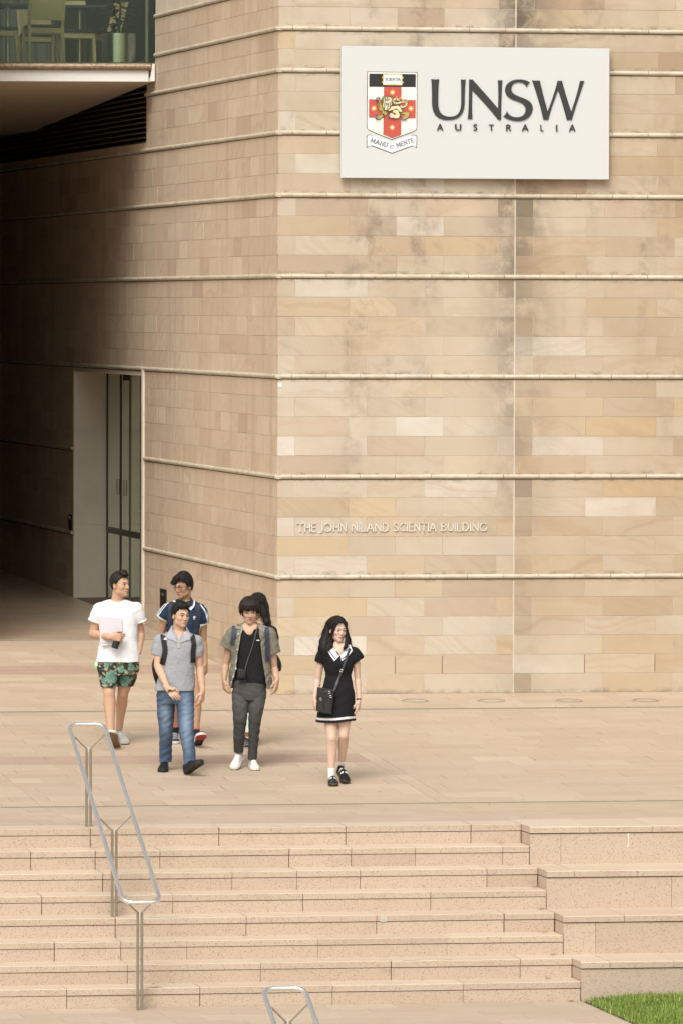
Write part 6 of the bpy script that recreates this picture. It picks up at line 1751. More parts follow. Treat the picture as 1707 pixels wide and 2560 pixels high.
    def jc(v):
        c = np.tile(A3(0.072, 0.115, 0.185), (len(v), 1)); x = v[:, 0] * P.sc + 350; zz = 2212 - (v[:, 2] + 0.067 * v[:, 1]) * P.sc; fr = v[:, 1] < Y0 + 0.05
        for cx, cy, rx, ry, am in ((240, 1640, 52, 190, 0.75), (450, 1640, 55, 200, 0.95), (470, 1900, 45, 180, 0.5), (440, 1420, 60, 50, 0.4)):
            m = am * np.exp(-(((x - cx) / rx) ** 2 + ((zz - cy) / ry) ** 2)) * fr; c += m[:, None] * A3(0.15, 0.19, 0.215)
        c[np.sin(zz / 7.0 + 0.6 * np.sin(x / 11)) * np.exp(-((zz - 1560) / 90) ** 2) > 0.55] *= 1.18; c[zz > 2085] *= 1.25; return np.clip(c, 0, 1)
    surf_obj('jeans', G, M_DENIM, P.root, jc)
    def sc(u, w, h): c = np.tile(A3(0.016, 0.016, 0.017), (len(u), 1)); c[h < 0.03] = (0.022, 0.022, 0.022); c[h < 0.006] = (0.04, 0.036, 0.033); return c
    a, b = flat_foot(P, -0.125, 0.125, -0.135, -0.145); P.shoe('shoe', a, b, sc, 0.049, 0.10, sole=0.03)
    hl = V3(J(462, 2245, -0.285)[0], -0.285, P.gz(-0.285) + 0.006); P.shoe('shoe', hl, hl + A3(0.15, -0.185, 0.125), sc, 0.052, 0.10, sole=0.034)
    # backpack
    bp_ = empty('backpack', P.p + Vector(J(300, 1330, Y0 + 0.2))); tag(bp_, 'black backpack of the man in grey polo, one edge showing at his waist', 'backpack')
    o_ = Vector(J(300, 1330, Y0 + 0.2))
    def addp(o): o.location = -o_; return o
    addp(P.ribbon('strap', bv_, [(235, 745), (205, 780), (222, 860), (232, 930), (218, 1000), (200, 1080)], 0.050, BK, bp_, 0.005, 0.008))
    addp(P.ribbon('strap', bv_, [(478, 745), (520, 790), (532, 870), (524, 960), (522, 1060)], 0.046, BK, bp_, 0.005, 0.008))
    tri = P.decal('strap_mark', bv_, [(216, 818), (248, 818), (234, 794)], WH, bp_, 0.017, 0.003); addp(tri)
    G = Field(J(70, 1360, Y0) - A3(0.05, 0, 0.05), J(560, 800, Y0 + 0.42) + A3(0.02, 0.05, 0.05), 0.008)
    G.loft([P.row(1320, 130, 500, Y0 + 0.25, 0.09), P.row(1200, 92, 510, Y0 + 0.26, 0.12), P.row(1060, 88, 510, Y0 + 0.26, 0.13), P.row(900, 200, 500, Y0 + 0.25, 0.11), P.row(800, 250, 470, Y0 + 0.24, 0.07)], 3.2, 0.01)
    addp(surf_obj('bag', G, cloth_mat('bag_cloth', 0.8), bp_, const((0.014, 0.014, 0.015)))[0])
    return P

# ------------------------------------------------------------------ man in the navy polo shirt (behind)
def person_navy():
    P = Person((360, 1400, 4.2), 450, 1912, 'tall man with glasses in navy polo with white shoulder stripes, behind the grey polo')
    J = P.J; Y0 = -0.16
    P.set_head(420, 276, Y0 - 0.02, -42, -9, -3, 1.02)
    sk_ = (0.45, 0.27, 0.165)
    rows = [P.row(405, 365, 485, Y0 + 0.02, 0.055), P.row(440, 295, 560, Y0 + 0.01, 0.080), P.row(485, 235, 630, Y0, 0.098), P.row(540, 240, 635, Y0, 0.112), P.row(640, 250, 615, Y0, 0.122), P.row(760, 258, 590, Y0, 0.12), P.row(950, 250, 585, Y0, 0.122), P.row(1095, 240, 592, Y0, 0.132)]
    shL, elL, wrL = J(245, 525, Y0), J(188, 770, Y0 + 0.05), J(205, 1010, Y0 + 0.0)
    shR, elR, wrR = J(622, 540, Y0), J(622, 850, Y0 + 0.06), J(650, 1080, Y0 + 0.02)
    hipL, knL, anL = J(335, 1180, Y0 + 0.01), J(325, 1480, -0.12), J(328, 1760, 0.03)
    hipR, knR, anR = J(510, 1180, Y0 - 0.02), J(560, 1470, -0.27), J(556, 1800, -0.30)
    lo, hi = P.bbox(shL, shR, elL, elR, anL, anR, P.hc, J(450, 1912, 0), pad=0.16)
    F = body_field(P, lo, hi)
    torso_body(F, P, rows); P.head_into(F, jaw=0.98); neck(P, F, J(430, 450, Y0 + 0.03), 0.055)
    P.arm(F, shL, elL, wrL, 0.98); P.arm(F, shR, elR, wrR, 0.95); P.leg(F, hipL, knL, anL, 0.92); P.leg(F, hipR, knR, anR, 0.92)
    P.hand(F, wrL, (0, -0.1, -1), (1, 0.3, 0), (0, -1, 0), 0.5, 1.05); P.hand(F, wrR, (0.0, -0.1, -1), (-1, 0.4, 0), (-0.4, -1, 0), 0.7, 1.05)
    surf_obj('body', F, M_SKIN, P.root, lambda v: P.paint_head(v, sk_, brow_w=0.005, lip=(0.36, 0.16, 0.12), smile=0.4))
    lo_h, hi_h = head_box(P, 0.17); G = Field(lo_h, hi_h, 0.0034); hair_cap(P, G, 0.034, 0.012, 0.060, -0.005, -0.055, 18, 0.0025)
    for a, b, c, d in ((0.02, 0.03, 0.105, 0), (-0.01, 0.04, 0.105, 1), (0.045, 0.02, 0.095, 2)):
        G.chain([P.H(-0.02, 0.0, 0.115), P.H(a, b + 0.035, c - 0.01), P.H(a + 0.035, b + 0.045, 0.055 - 0.004 * d), P.H(a + 0.055, b + 0.02, 0.025)], [0.024, 0.024, 0.017, 0.008], 0.015)
    strands('loose_hair', surf_obj('hair', G, M_HAIR, P.root)[0], P.root, M_HAIR, 520, (0.02, 0.045), 3)
    # glasses
    k = MB()
    for sx in (-1, 1):
        k.tube([Vector(P.H(sx * 0.031 + 0.024 * math.cos(t * math.pi / 9), 0.094 - 0.012 * abs(sx * 0.031 + 0.024 * math.cos(t * math.pi / 9)) / 0.05, -0.006 + 0.018 * math.sin(t * math.pi / 9))) for t in range(18)], 0.0022, 6, closed=True)
        k.tube([Vector(P.H(sx * 0.055, 0.082, -0.001)), Vector(P.H(sx * 0.072, 0.06, 0.002)), Vector(P.H(sx * 0.078, -0.005, 0.0))], 0.0022, 6)
    k.tube([Vector(P.H(-0.008, 0.094, -0.002)), Vector(P.H(0, 0.097, 0.0)), Vector(P.H(0.008, 0.094, -0.002))], 0.002, 6); k.build('glasses', plain('glasses_frame', (0.02, 0.016, 0.012), 0.35), P.root, True)
    # polo
    G = Field([lo[0], lo[1], J(0, 1130)[2]], [hi[0], hi[1], J(0, 370)[2]], 0.006); G.loft(rows, 2.4, 0.01)
    cL, cR = J(188, 612, Y0 + 0.02), J(626, 680, Y0 + 0.02)
    sleeve(G, shL + A3(0.012, 0, 0), elL, cL, 0.068, 0.058, 0.003); sleeve(G, shR - A3(0.012, 0, 0), elR, cR, 0.066, 0.056, 0.0)
    neck_hole(G, P, J(432, 425, Y0), J(435, 350, Y0 - 0.02), 0.064); zcut(G, rows[-1][0] + 0.006); G.warp(wrinkle(0.002, 34, (0.07, 0.16), 1.0))
    def nc(v):
        c = np.tile(A3(0.020, 0.036, 0.072), (len(v), 1))
        for sh, cc, sgn in ((shL, cL, -1), (shR, cR, 1)):
            d = unit(cc - sh); t = (v - sh) @ d; L = np.linalg.norm(cc - sh); on = (v[:, 0] - P.J(430, 0)[0]) * sgn > 0.115
            pr = np.linalg.norm((v - sh) - t[:, None] * d, axis=1); c[(pr < 0.078) & (t > L - 0.020) & ((v[:, 0] - P.J(430, 0)[0]) * sgn > 0.125)] = (0.72, 0.74, 0.76)
            top = unit(np.cross(d, V3(0, 1, 0)) * 1.0); top = top if top[2] > 0 else -top; yy = v[:, 1] - sh[1]
            rr = (v - sh) @ top; st = on & (rr > 0.02)
            for q in (-0.030, -0.012, 0.006): c[st & (np.abs(yy - q) < 0.0045)] = (0.74, 0.76, 0.78)
        return c
    o, v, f = surf_obj('polo_shirt', G, M_CLOTH, P.root, nc); bv_ = P.bvh(v, f)
    MC = plain('collar_white', (0.74, 0.75, 0.76), 0.8, 0, 0.03); MN = plain('collar_navy', (0.022, 0.04, 0.08), 0.85, 0, 0.05)
    P.ribbon('collar', bv_, [(500, 395), (528, 430), (520, 465), (488, 500)], 0.034, MC, P.root, 0.010, 0.004, 18); P.ribbon('collar', bv_, [(365, 390), (338, 400), (330, 430)], 0.04, MC, P.root, 0.010, 0.004, 14)
    P.ribbon('collar_inset', bv_, [(505, 395), (520, 430), (506, 468)], 0.02, MN, P.root, 0.015, 0.003, 12)
    # shoulder stripes seen from the front
    for dx in (0, 11, 22): P.ribbon('stripe', bv_, [(262 - dx * 0.6, 428 + dx * 0.95), (205 - dx * 0.6, 500 + dx * 0.8), (168 - dx * 0.35, 560 + dx * 0.45)], 0.0055, MC, P.root, 0.003, 0.002, 16)
    for dx in (0, 10): P.ribbon('stripe', bv_, [(595 + dx, 452 + dx * 0.6), (645 + dx * 0.9, 520), (672 + dx * 0.6, 625)], 0.0055, MC, P.root, 0.003, 0.002, 16)
    # trefoil badge: three leaves over bars
    def leaf_(cx, cy, an, L, W): return [(cx + math.cos(an) * L * t - math.sin(an) * W * s_, cy + math.sin(an) * L * t + math.cos(an) * W * s_) for t, s_ in ((0, 0), (0.35, 0.8), (0.7, 0.8), (1.0, 0), (0.7, -0.8), (0.35, -0.8))]
    for an in (-math.pi / 2, -math.pi / 2 - 0.85, -math.pi / 2 + 0.85): P.decal('badge_leaf', bv_, leaf_(543, 592, an, 24, 7.5), WH, P.root, 0.004, 0.002)
    for zy in (597, 603): P.decal('badge_bar', bv_, [(526, zy), (560, zy), (560, zy + 4), (526, zy + 4)], WH, P.root, 0.004, 0.002)
    # shorts
    G = Field([lo[0], lo[1], J(0, 1400)[2]], [hi[0], hi[1], J(0, 1040)[2]], 0.006)
    G.loft([P.row(1230, 262, 582, Y0, 0.115), P.row(1150, 252, 590, Y0, 0.122), P.row(1060, 256, 586, Y0, 0.122)], 2.4, 0.02)
    G.chain([J(335, 1150, Y0), J(322, 1400, -0.13)], [0.092, 0.082], 0.007); G.chain([J(508, 1150, Y0 - 0.01), J(530, 1400, -0.22)], [0.090, 0.072], 0.007); zcut(G, J(0, 1358, -0.2)[2]); G.warp(wrinkle(0.002, 41, (0.06, 0.14), 1.1))
    surf_obj('shorts', G, M_CLOTH, P.root, const((0.60, 0.57, 0.48)))
    for kn, an, nm in ((knL, anL, 'sock'), (knR, anR, 'sock')):
        G = Field(an - 0.12, an + 0.12, 0.005); d = unit(kn - an); G.chain([an - d * 0.05, an + d * 0.045], [0.039, 0.041], 0.0); perp_cut(G, an + d * 0.040, d, an - 0.12, an + 0.12)
        surf_obj('sock', G, M_CLOTH, P.root, lambda v, an=an, d=d: np.where((((v - an) @ d) > 0.024)[:, None], A3(0.62, 0.12, 0.08), A3(0.02, 0.024, 0.045)))
    def sc(u, w, h):
        c = np.tile(A3(0.045, 0.05, 0.06), (len(u), 1)); c[(np.abs(w) > 0.03) & (u > 0.25) & (u < 0.8) & (h > 0.03)] = (0.45, 0.46, 0.46); c[(np.sin(u * 55) > 0.55) & (np.abs(w) < 0.025) & (h > 0.05)] = (0.5, 0.5, 0.5); c[h < 0.03] = (0.60, 0.60, 0.57); c[h < 0.006] = (0.05, 0.045, 0.045)
        c[(h < 0.006) & (u > 0.55)] = (0.42, 0.06, 0.06); return c
    a, b = flat_foot(P, J(325, 0)[0], 0.10, J(335, 0)[0], -0.175); P.shoe('shoe', a, b, sc, 0.049, 0.095, sole=0.03)
    hl = V3(J(572, 1900, -0.30)[0], -0.305, P.gz(-0.305) + 0.005); P.shoe('shoe', hl, hl + A3(0.055, -0.235, 0.125), sc, 0.052, 0.10, sole=0.03)
    # headphones round the neck
    hp = empty('headphones', P.p + Vector(J(470, 470, Y0 - 0.08))); tag(hp, 'black headphones hanging round the neck of the man in navy polo', 'headphones'); o_ = J(470, 470, Y0 - 0.08)
    k = MB(); k.tube([Vector(J(478, 452, Y0 - 0.10) - o_), Vector(J(505, 420, Y0 - 0.02) - o_), Vector(J(490, 395, Y0 + 0.07) - o_), Vector(J(400, 390, Y0 + 0.08) - o_), Vector(J(362, 420, Y0 - 0.0) - o_), Vector(J(375, 452, Y0 - 0.09) - o_)], 0.010, 8); k.build('band', BK, hp, True)
    for px, py, y in ((470, 465, Y0 - 0.115), (380, 470, Y0 - 0.11)):
        k = MB(); c = Vector(J(px, py, y) - o_); d = Vector((0.2, -0.9, 0.2)).normalized(); k.tube([c - d * 0.015, c + d * 0.012, c + d * 0.018], [0.030, 0.030, 0.022], 16); smooth_by_angle(k.build('ear_cup', BK, hp))
    bp_ = empty('backpack', P.p + Vector(J(420, 900, Y0 + 0.2))); tag(bp_, 'dark navy backpack worn by the man in navy polo', 'backpack'); o_ = Vector(J(420, 900, Y0 + 0.2))
    def addp(o): o.location = -o_; return o
    addp(P.ribbon('strap', bv_, [(318, 418), (295, 450), (290, 530), (275, 640), (262, 740)], 0.050, BNAVY2, bp_, 0.005, 0.008)); addp(P.ribbon('strap', bv_, [(545, 425), (572, 470), (578, 560), (562, 660), (556, 760)], 0.050, BNAVY2, bp_, 0.005, 0.008))
    G = Field(J(240, 960, Y0) - A3(0.05, 0, 0.05), J(600, 430, Y0 + 0.42) + A3(0.02, 0.05, 0.05), 0.009)
    G.loft([P.row(920, 280, 570, Y0 + 0.25, 0.09), P.row(760, 270, 580, Y0 + 0.26, 0.12), P.row(560, 285, 570, Y0 + 0.25, 0.10), P.row(470, 330, 530, Y0 + 0.23, 0.06)], 3.2, 0.01); addp(surf_obj('bag', G, M_CLOTH, bp_, const((0.018, 0.022, 0.035)))[0])
    return P

# ------------------------------------------------------------------ man in the open olive shirt
def person_olive():
    P = Person((540, 1460, 4.7056), 400, 2170, 'man in open olive shirt over black T-shirt with grey trousers and white sneakers')
    J = P.J; Y0 = 0.0
    P.set_head(394, 322, Y0 - 0.02, 4, -7, 0, 1.0)
    sk_ = (0.57, 0.365, 0.25)
    tee = [P.row(440, 345, 455, Y0 + 0.02, 0.05), P.row(490, 275, 525, Y0 + 0.01, 0.072), P.row(560, 215, 600, Y0, 0.092), P.row(700, 222, 602, Y0, 0.105), P.row(900, 236, 592, Y0, 0.104), P.row(1060, 228, 602, Y0, 0.112), P.row(1162, 216, 602, Y0, 0.120)]
    shL, elL, wrL = J(188, 585, Y0), J(112, 950, Y0 + 0.05), J(96, 1135, Y0 - 0.02)
    shR, elR, wrR = J(638, 585, Y0), J(680, 985, Y0 + 0.05), J(717, 1125, Y0 - 0.03)
    hipL, knL, anL = J(300, 1280, 0.0), J(287, 1590, -0.08), J(268, 1965, 0.03)
    hipR, knR, anR = J(490, 1280, 0.0), J(458, 1600, -0.05), J(428, 2050, 0.02)
    lo, hi = P.bbox(shL, shR, elL, elR, anL, anR, P.hc, wrR, J(400, 2185, 0), pad=0.17)
    F = body_field(P, lo, hi)
    torso_body(F, P, tee, 0.016); P.head_into(F, jaw=0.97, nose=0.92); neck(P, F, J(392, 500, Y0 + 0.03), 0.052)
    F.chain([J(340, 530, Y0 - 0.02), J(392, 575, Y0 - 0.04), J(450, 530, Y0 - 0.02)], [0.055, 0.05, 0.055], 0.03)
    P.arm(F, shL, elL, wrL, 0.92); P.arm(F, shR, elR, wrR, 0.92); P.leg(F, hipL, knL, anL, 0.8); P.leg(F, hipR, knR, anR, 0.8)
    P.hand(F, wrL, (0.12, -0.15, -1), (0.9, 0.4, 0), (0.3, -1, 0), 0.95, 0.98); P.hand(F, wrR, (-0.1, -0.2, -1), (-0.9, 0.4, 0), (-0.3, -1, 0), 0.6, 0.98)
    surf_obj('body', F, M_SKIN, P.root, lambda v: P.paint_head(v, sk_, brow_w=0.0045, lip=(0.40, 0.17, 0.15)))
    lo_h, hi_h = head_box(P, 0.17); G = Field(lo_h, hi_h, 0.0034); hair_cap(P, G, 0.034, 0.031, 0.040, -0.012, -0.07, 28, 0.003, 0.028)
    for i in range(9):
        x = -0.064 + 0.016 * i; G.chain([P.H(x * 0.6, 0.045, 0.108), P.H(x, 0.088 - 3.6 * x * x, 0.075), P.H(x * 1.06, 0.098 - 4.2 * x * x, 0.030 - 0.008 * (i % 3))], [0.018, 0.014, 0.005], 0.008)
    for x, y, z in ((-0.05, 0.02, 0.135), (-0.075, -0.02, 0.12), (-0.02, 0.0, 0.142)): G.chain([P.H(x * 0.8, y, z - 0.03), P.H(x - 0.01, y, z), P.H(x - 0.03, y, z + 0.004)], [0.012, 0.007, 0.003], 0.004)
    strands('loose_hair', surf_obj('hair', G, M_HAIRB, P.root)[0], P.root, M_HAIRB, 520, (0.012, 0.028), 4, 0.6, 0.5)
    # black T-shirt with V neck
    G = Field([lo[0], lo[1], J(0, 1190)[2]], [hi[0], hi[1], J(0, 400)[2]], 0.006); G.loft(tee, 2.4, 0.01)
    neck_hole(G, P, J(394, 470, Y0 + 0.01), J(396, 400, Y0 - 0.02), 0.062); a = J(390, 572, Y0); b_ = J(390, 440, Y0)
    G.cut(lambda X, Y, Z: np.where(Y < Y0, 0.066 * np.clip((Z - a[2]) / (b_[2] - a[2]), -1, 1.3) - np.abs(X - a[0]), -0.1), None, None, 0.003); zcut(G, tee[-1][0] + 0.006); G.warp(wrinkle(0.002, 51, (0.07, 0.15), 1.2))
    o, v, f = surf_obj('tshirt', G, M_CLOTH, P.root, const((0.012, 0.012, 0.013))); bt = P.bvh(v, f)
    P.decal('chest_print', bt, [(478, 648), (515, 648), (515, 657), (478, 657)], WH, P.root, 0.004, 0.002)
    # olive shirt, open down the front
    rows = [P.row(445, 330, 470, Y0 + 0.03, 0.060), P.row(490, 225, 585, Y0 + 0.01, 0.090), P.row(545, 180, 645, Y0, 0.110), P.row(700, 186, 630, Y0, 0.124), P.row(900, 172, 632, Y0, 0.126), P.row(1080, 152, 655, Y0, 0.134), P.row(1225, 150, 675, Y0, 0.145)]
    G = Field([lo[0], lo[1], J(0, 1270)[2]], [hi[0], hi[1], J(0, 400)[2]], 0.006); G.loft(rows, 2.4, 0.01)
    cL, cR = J(114, 748, Y0 + 0.01), J(682, 810, Y0 + 0.02)
    sleeve(G, shL + A3(0.012, 0, 0), elL, cL, 0.068, 0.058, 0.008); sleeve(G, shR - A3(0.012, 0, 0), elR, cR, 0.066, 0.060, 0.008)
    neck_hole(G, P, J(394, 480, Y0 + 0.01), J(396, 400, Y0 - 0.0), 0.072)
    el_ = np.array([J(x, z)[[0, 2]] for x, z in ((335, 440), (318, 500), (285, 640), (248, 900), (238, 990), (178, 1215), (150, 1260))]); er_ = np.array([J(x, z)[[0, 2]] for x, z in ((455, 440), (500, 500), (520, 640), (548, 900), (575, 1050), (600, 1225), (604, 1270))])
    def opening(X, Y, Z):
        l = np.interp(Z, el_[::-1, 1], el_[::-1, 0]); r = np.interp(Z, er_[::-1, 1], er_[::-1, 0]); return np.where(Y < Y0 + 0.0, np.minimum(X - l, r - X), -0.1)
    G.cut(opening, None, None, 0.003); hz = P.sc
    hem = lambda X, Y, Z: (J(0, 1222)[2] + 0.010 * np.sin(X * 14 + 1) - Z); G.cut(hem, None, None, 0.003); G.warp(wrinkle(0.0030, 61, (0.05, 0.12), 1.2))
    def oc(v):
        x = v[:, 0] * P.sc + 400; zz = 2170 - (v[:, 2] + 0.067 * v[:, 1]) * P.sc; n = np.sin(x / 6.0 + 2 * np.sin(zz / 17)) + np.sin(zz / 8 + 2 * np.sin(x / 13 + 1)); c = np.tile(A3(0.225, 0.205, 0.155), (len(v), 1)) * (1 + 0.035 * n[:, None])
        l = np.interp(zz, [440, 500, 640, 900, 990, 1215], [335, 318, 285, 248, 238, 178]); c[(l - x < 14) & (l - x > -20) & (v[:, 1] < Y0)] = (0.36, 0.345, 0.30); return c
    o, v, f = surf_obj('overshirt', G, M_LINEN, P.root, oc); bo_ = P.bvh(v, f)
    MO = plain('olive_collar', (0.24, 0.22, 0.165), 0.95, 0, 0.2, 40)
    P.ribbon('collar', bo_, [(330, 420), (300, 455), (262, 505), (240, 480)], 0.045, MO, P.root, 0.008, 0.005, 18); P.ribbon('collar', bo_, [(470, 410), (505, 450), (545, 530), (575, 520)], 0.045, MO, P.root, 0.008, 0.005, 18)
    P.ribbon('pocket', bo_, [(232, 640), (226, 700)], 0.055, MO, P.root, 0.002, 0.003, 8)
    for zx, zy in ((266, 578), (222, 660), (252, 760), (240, 985), (205, 1082), (200, 1190)):
        y = P.touch(bo_, *J(zx, zy)[[0, 2]], 0.004); y = y if y is not None else -0.1; p = J(zx, zy); k = MB(); k.tube([(p[0], y + 0.002, p[2]), (p[0], y - 0.004, p[2])], 0.0055, 10); k.build('button', WH, P.root)
    # trousers
    G = Field([lo[0], lo[1], J(0, 2110)[2]], [hi[0], hi[1], J(0, 1090)[2]], 0.006)
    G.loft([P.row(1360, 205, 575, Y0, 0.100), P.row(1270, 198, 586, Y0, 0.116), P.row(1120, 205, 592, Y0, 0.112)], 2.4, 0.02)
    G.chain([J(295, 1290, 0), J(290, 1440, -0.04), knL, J(272, 1790, -0.04), J(268, 2005, 0.03)], [0.090, 0.080, 0.067, 0.054, 0.046], 0.007)
    G.chain([J(490, 1290, 0), J(476, 1440, -0.03), knR, J(445, 1820, -0.02), J(427, 2085, 0.02)], [0.088, 0.076, 0.062, 0.050, 0.044], 0.007)
    def hm(X, Y, Z): return np.where(X < J(345, 0)[0], J(0, 1985, 0)[2], J(0, 2066, 0)[2]) - Z
    G.cut(hm, None, None, 0.002); G.warp(wrinkle(0.0019, 71, (0.05, 0.11), 0.9))
    def tc(v):
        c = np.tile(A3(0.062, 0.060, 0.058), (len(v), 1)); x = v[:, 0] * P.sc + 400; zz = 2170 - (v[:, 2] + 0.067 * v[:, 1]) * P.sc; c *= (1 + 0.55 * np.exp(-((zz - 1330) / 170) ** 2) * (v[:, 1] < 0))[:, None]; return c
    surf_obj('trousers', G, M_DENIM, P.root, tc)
    def sc(u, w, h): c = np.tile(A3(0.70, 0.69, 0.64), (len(u), 1)); c[(np.sin(u * 62) > 0.6) & (u > 0.35) & (u < 0.72) & (np.abs(w) < 0.022) & (h > 0.045)] = (0.80, 0.79, 0.76); c[h < 0.026] = (0.76, 0.75, 0.70); c[h < 0.005] = (0.35, 0.30, 0.22); return c
    t_ = V3(J(212, 0)[0], -0.13, P.gz(-0.13) + 0.004); P.shoe('shoe', t_ + A3(0.065, 0.235, 0.095), t_, sc, 0.046, 0.09)
    a, b = flat_foot(P, J(425, 0)[0], 0.10, J(472, 0)[0], -0.165); P.shoe('shoe', a, b, sc, 0.045, 0.09)
    # camera on a strap
    cm = empty('compact_camera', P.p + Vector(J(300, 1108, Y0 - 0.16))); tag(cm, 'small black camera on a strap across the black T-shirt', 'camera'); o_ = Vector(J(300, 1108, Y0 - 0.16))
    M = Matrix.Rotation(0.06, 4, 'Y'); k = MB(); k.box((-0.040, -0.020, 0.0), (0.040, 0.022, 0.080), M=M, ch=0.006); k.build('camera_body', BK, cm)
    k = MB(); k.tube([(0.0, -0.020, 0.038), (0.0, -0.042, 0.038)], [0.027, 0.024], 20); smooth_by_angle(k.build('lens', plain('lens_barrel', (0.03, 0.03, 0.032), 0.3), cm)); k = MB(); k.tube([(0.0, -0.0425, 0.038), (0.0, -0.0435, 0.038)], 0.016, 16); k.build('glass', plain('lens_glass', (0.01, 0.012, 0.016), 0.05), cm)
    k = MB(); k.box((-0.035, -0.012, 0.080), (0.010, 0.012, 0.090), M=M, ch=0.003); k.build('top_plate', plain('camera_top', (0.05, 0.05, 0.05), 0.4), cm)
    s_ = P.ribbon('strap', bt, [(490, 470), (478, 540), (440, 690), (390, 840), (352, 955), (345, 1010)], 0.010, plain('strap_grey', (0.06, 0.06, 0.06), 0.6), cm, 0.008, 0.003); s_.location = -o_
    bp_ = empty('backpack', P.p + Vector(J(400, 1050, Y0 + 0.2))); tag(bp_, 'backpack with slate blue straps over the open olive shirt', 'backpack'); o_ = Vector(J(400, 1050, Y0 + 0.2))
    def addp(o): o.location = -o_; return o
    addp(P.ribbon('strap', bo_, [(232, 452), (218, 490), (208, 570), (200, 650), (188, 700)], 0.046, BNAVY, bp_, 0.006, 0.009)); addp(P.ribbon('strap', bo_, [(560, 455), (592, 500), (600, 580), (604, 660), (606, 720), (608, 800), (606, 900)], 0.046, BNAVY, bp_, 0.006, 0.009))
    G = Field(J(150, 1100, Y0) - A3(0.05, 0, 0.05), J(720, 430, Y0 + 0.42) + A3(0.02, 0.05, 0.05), 0.009)
    G.loft([P.row(1060, 230, 580, Y0 + 0.25, 0.09), P.row(900, 215, 600, Y0 + 0.26, 0.12), P.row(600, 225, 600, Y0 + 0.25, 0.11), P.row(500, 250, 570, Y0 + 0.22, 0.06)], 3.2, 0.01); addp(surf_obj('bag', G, M_CLOTH, bp_, const((0.03, 0.04, 0.065)))[0])
    return P

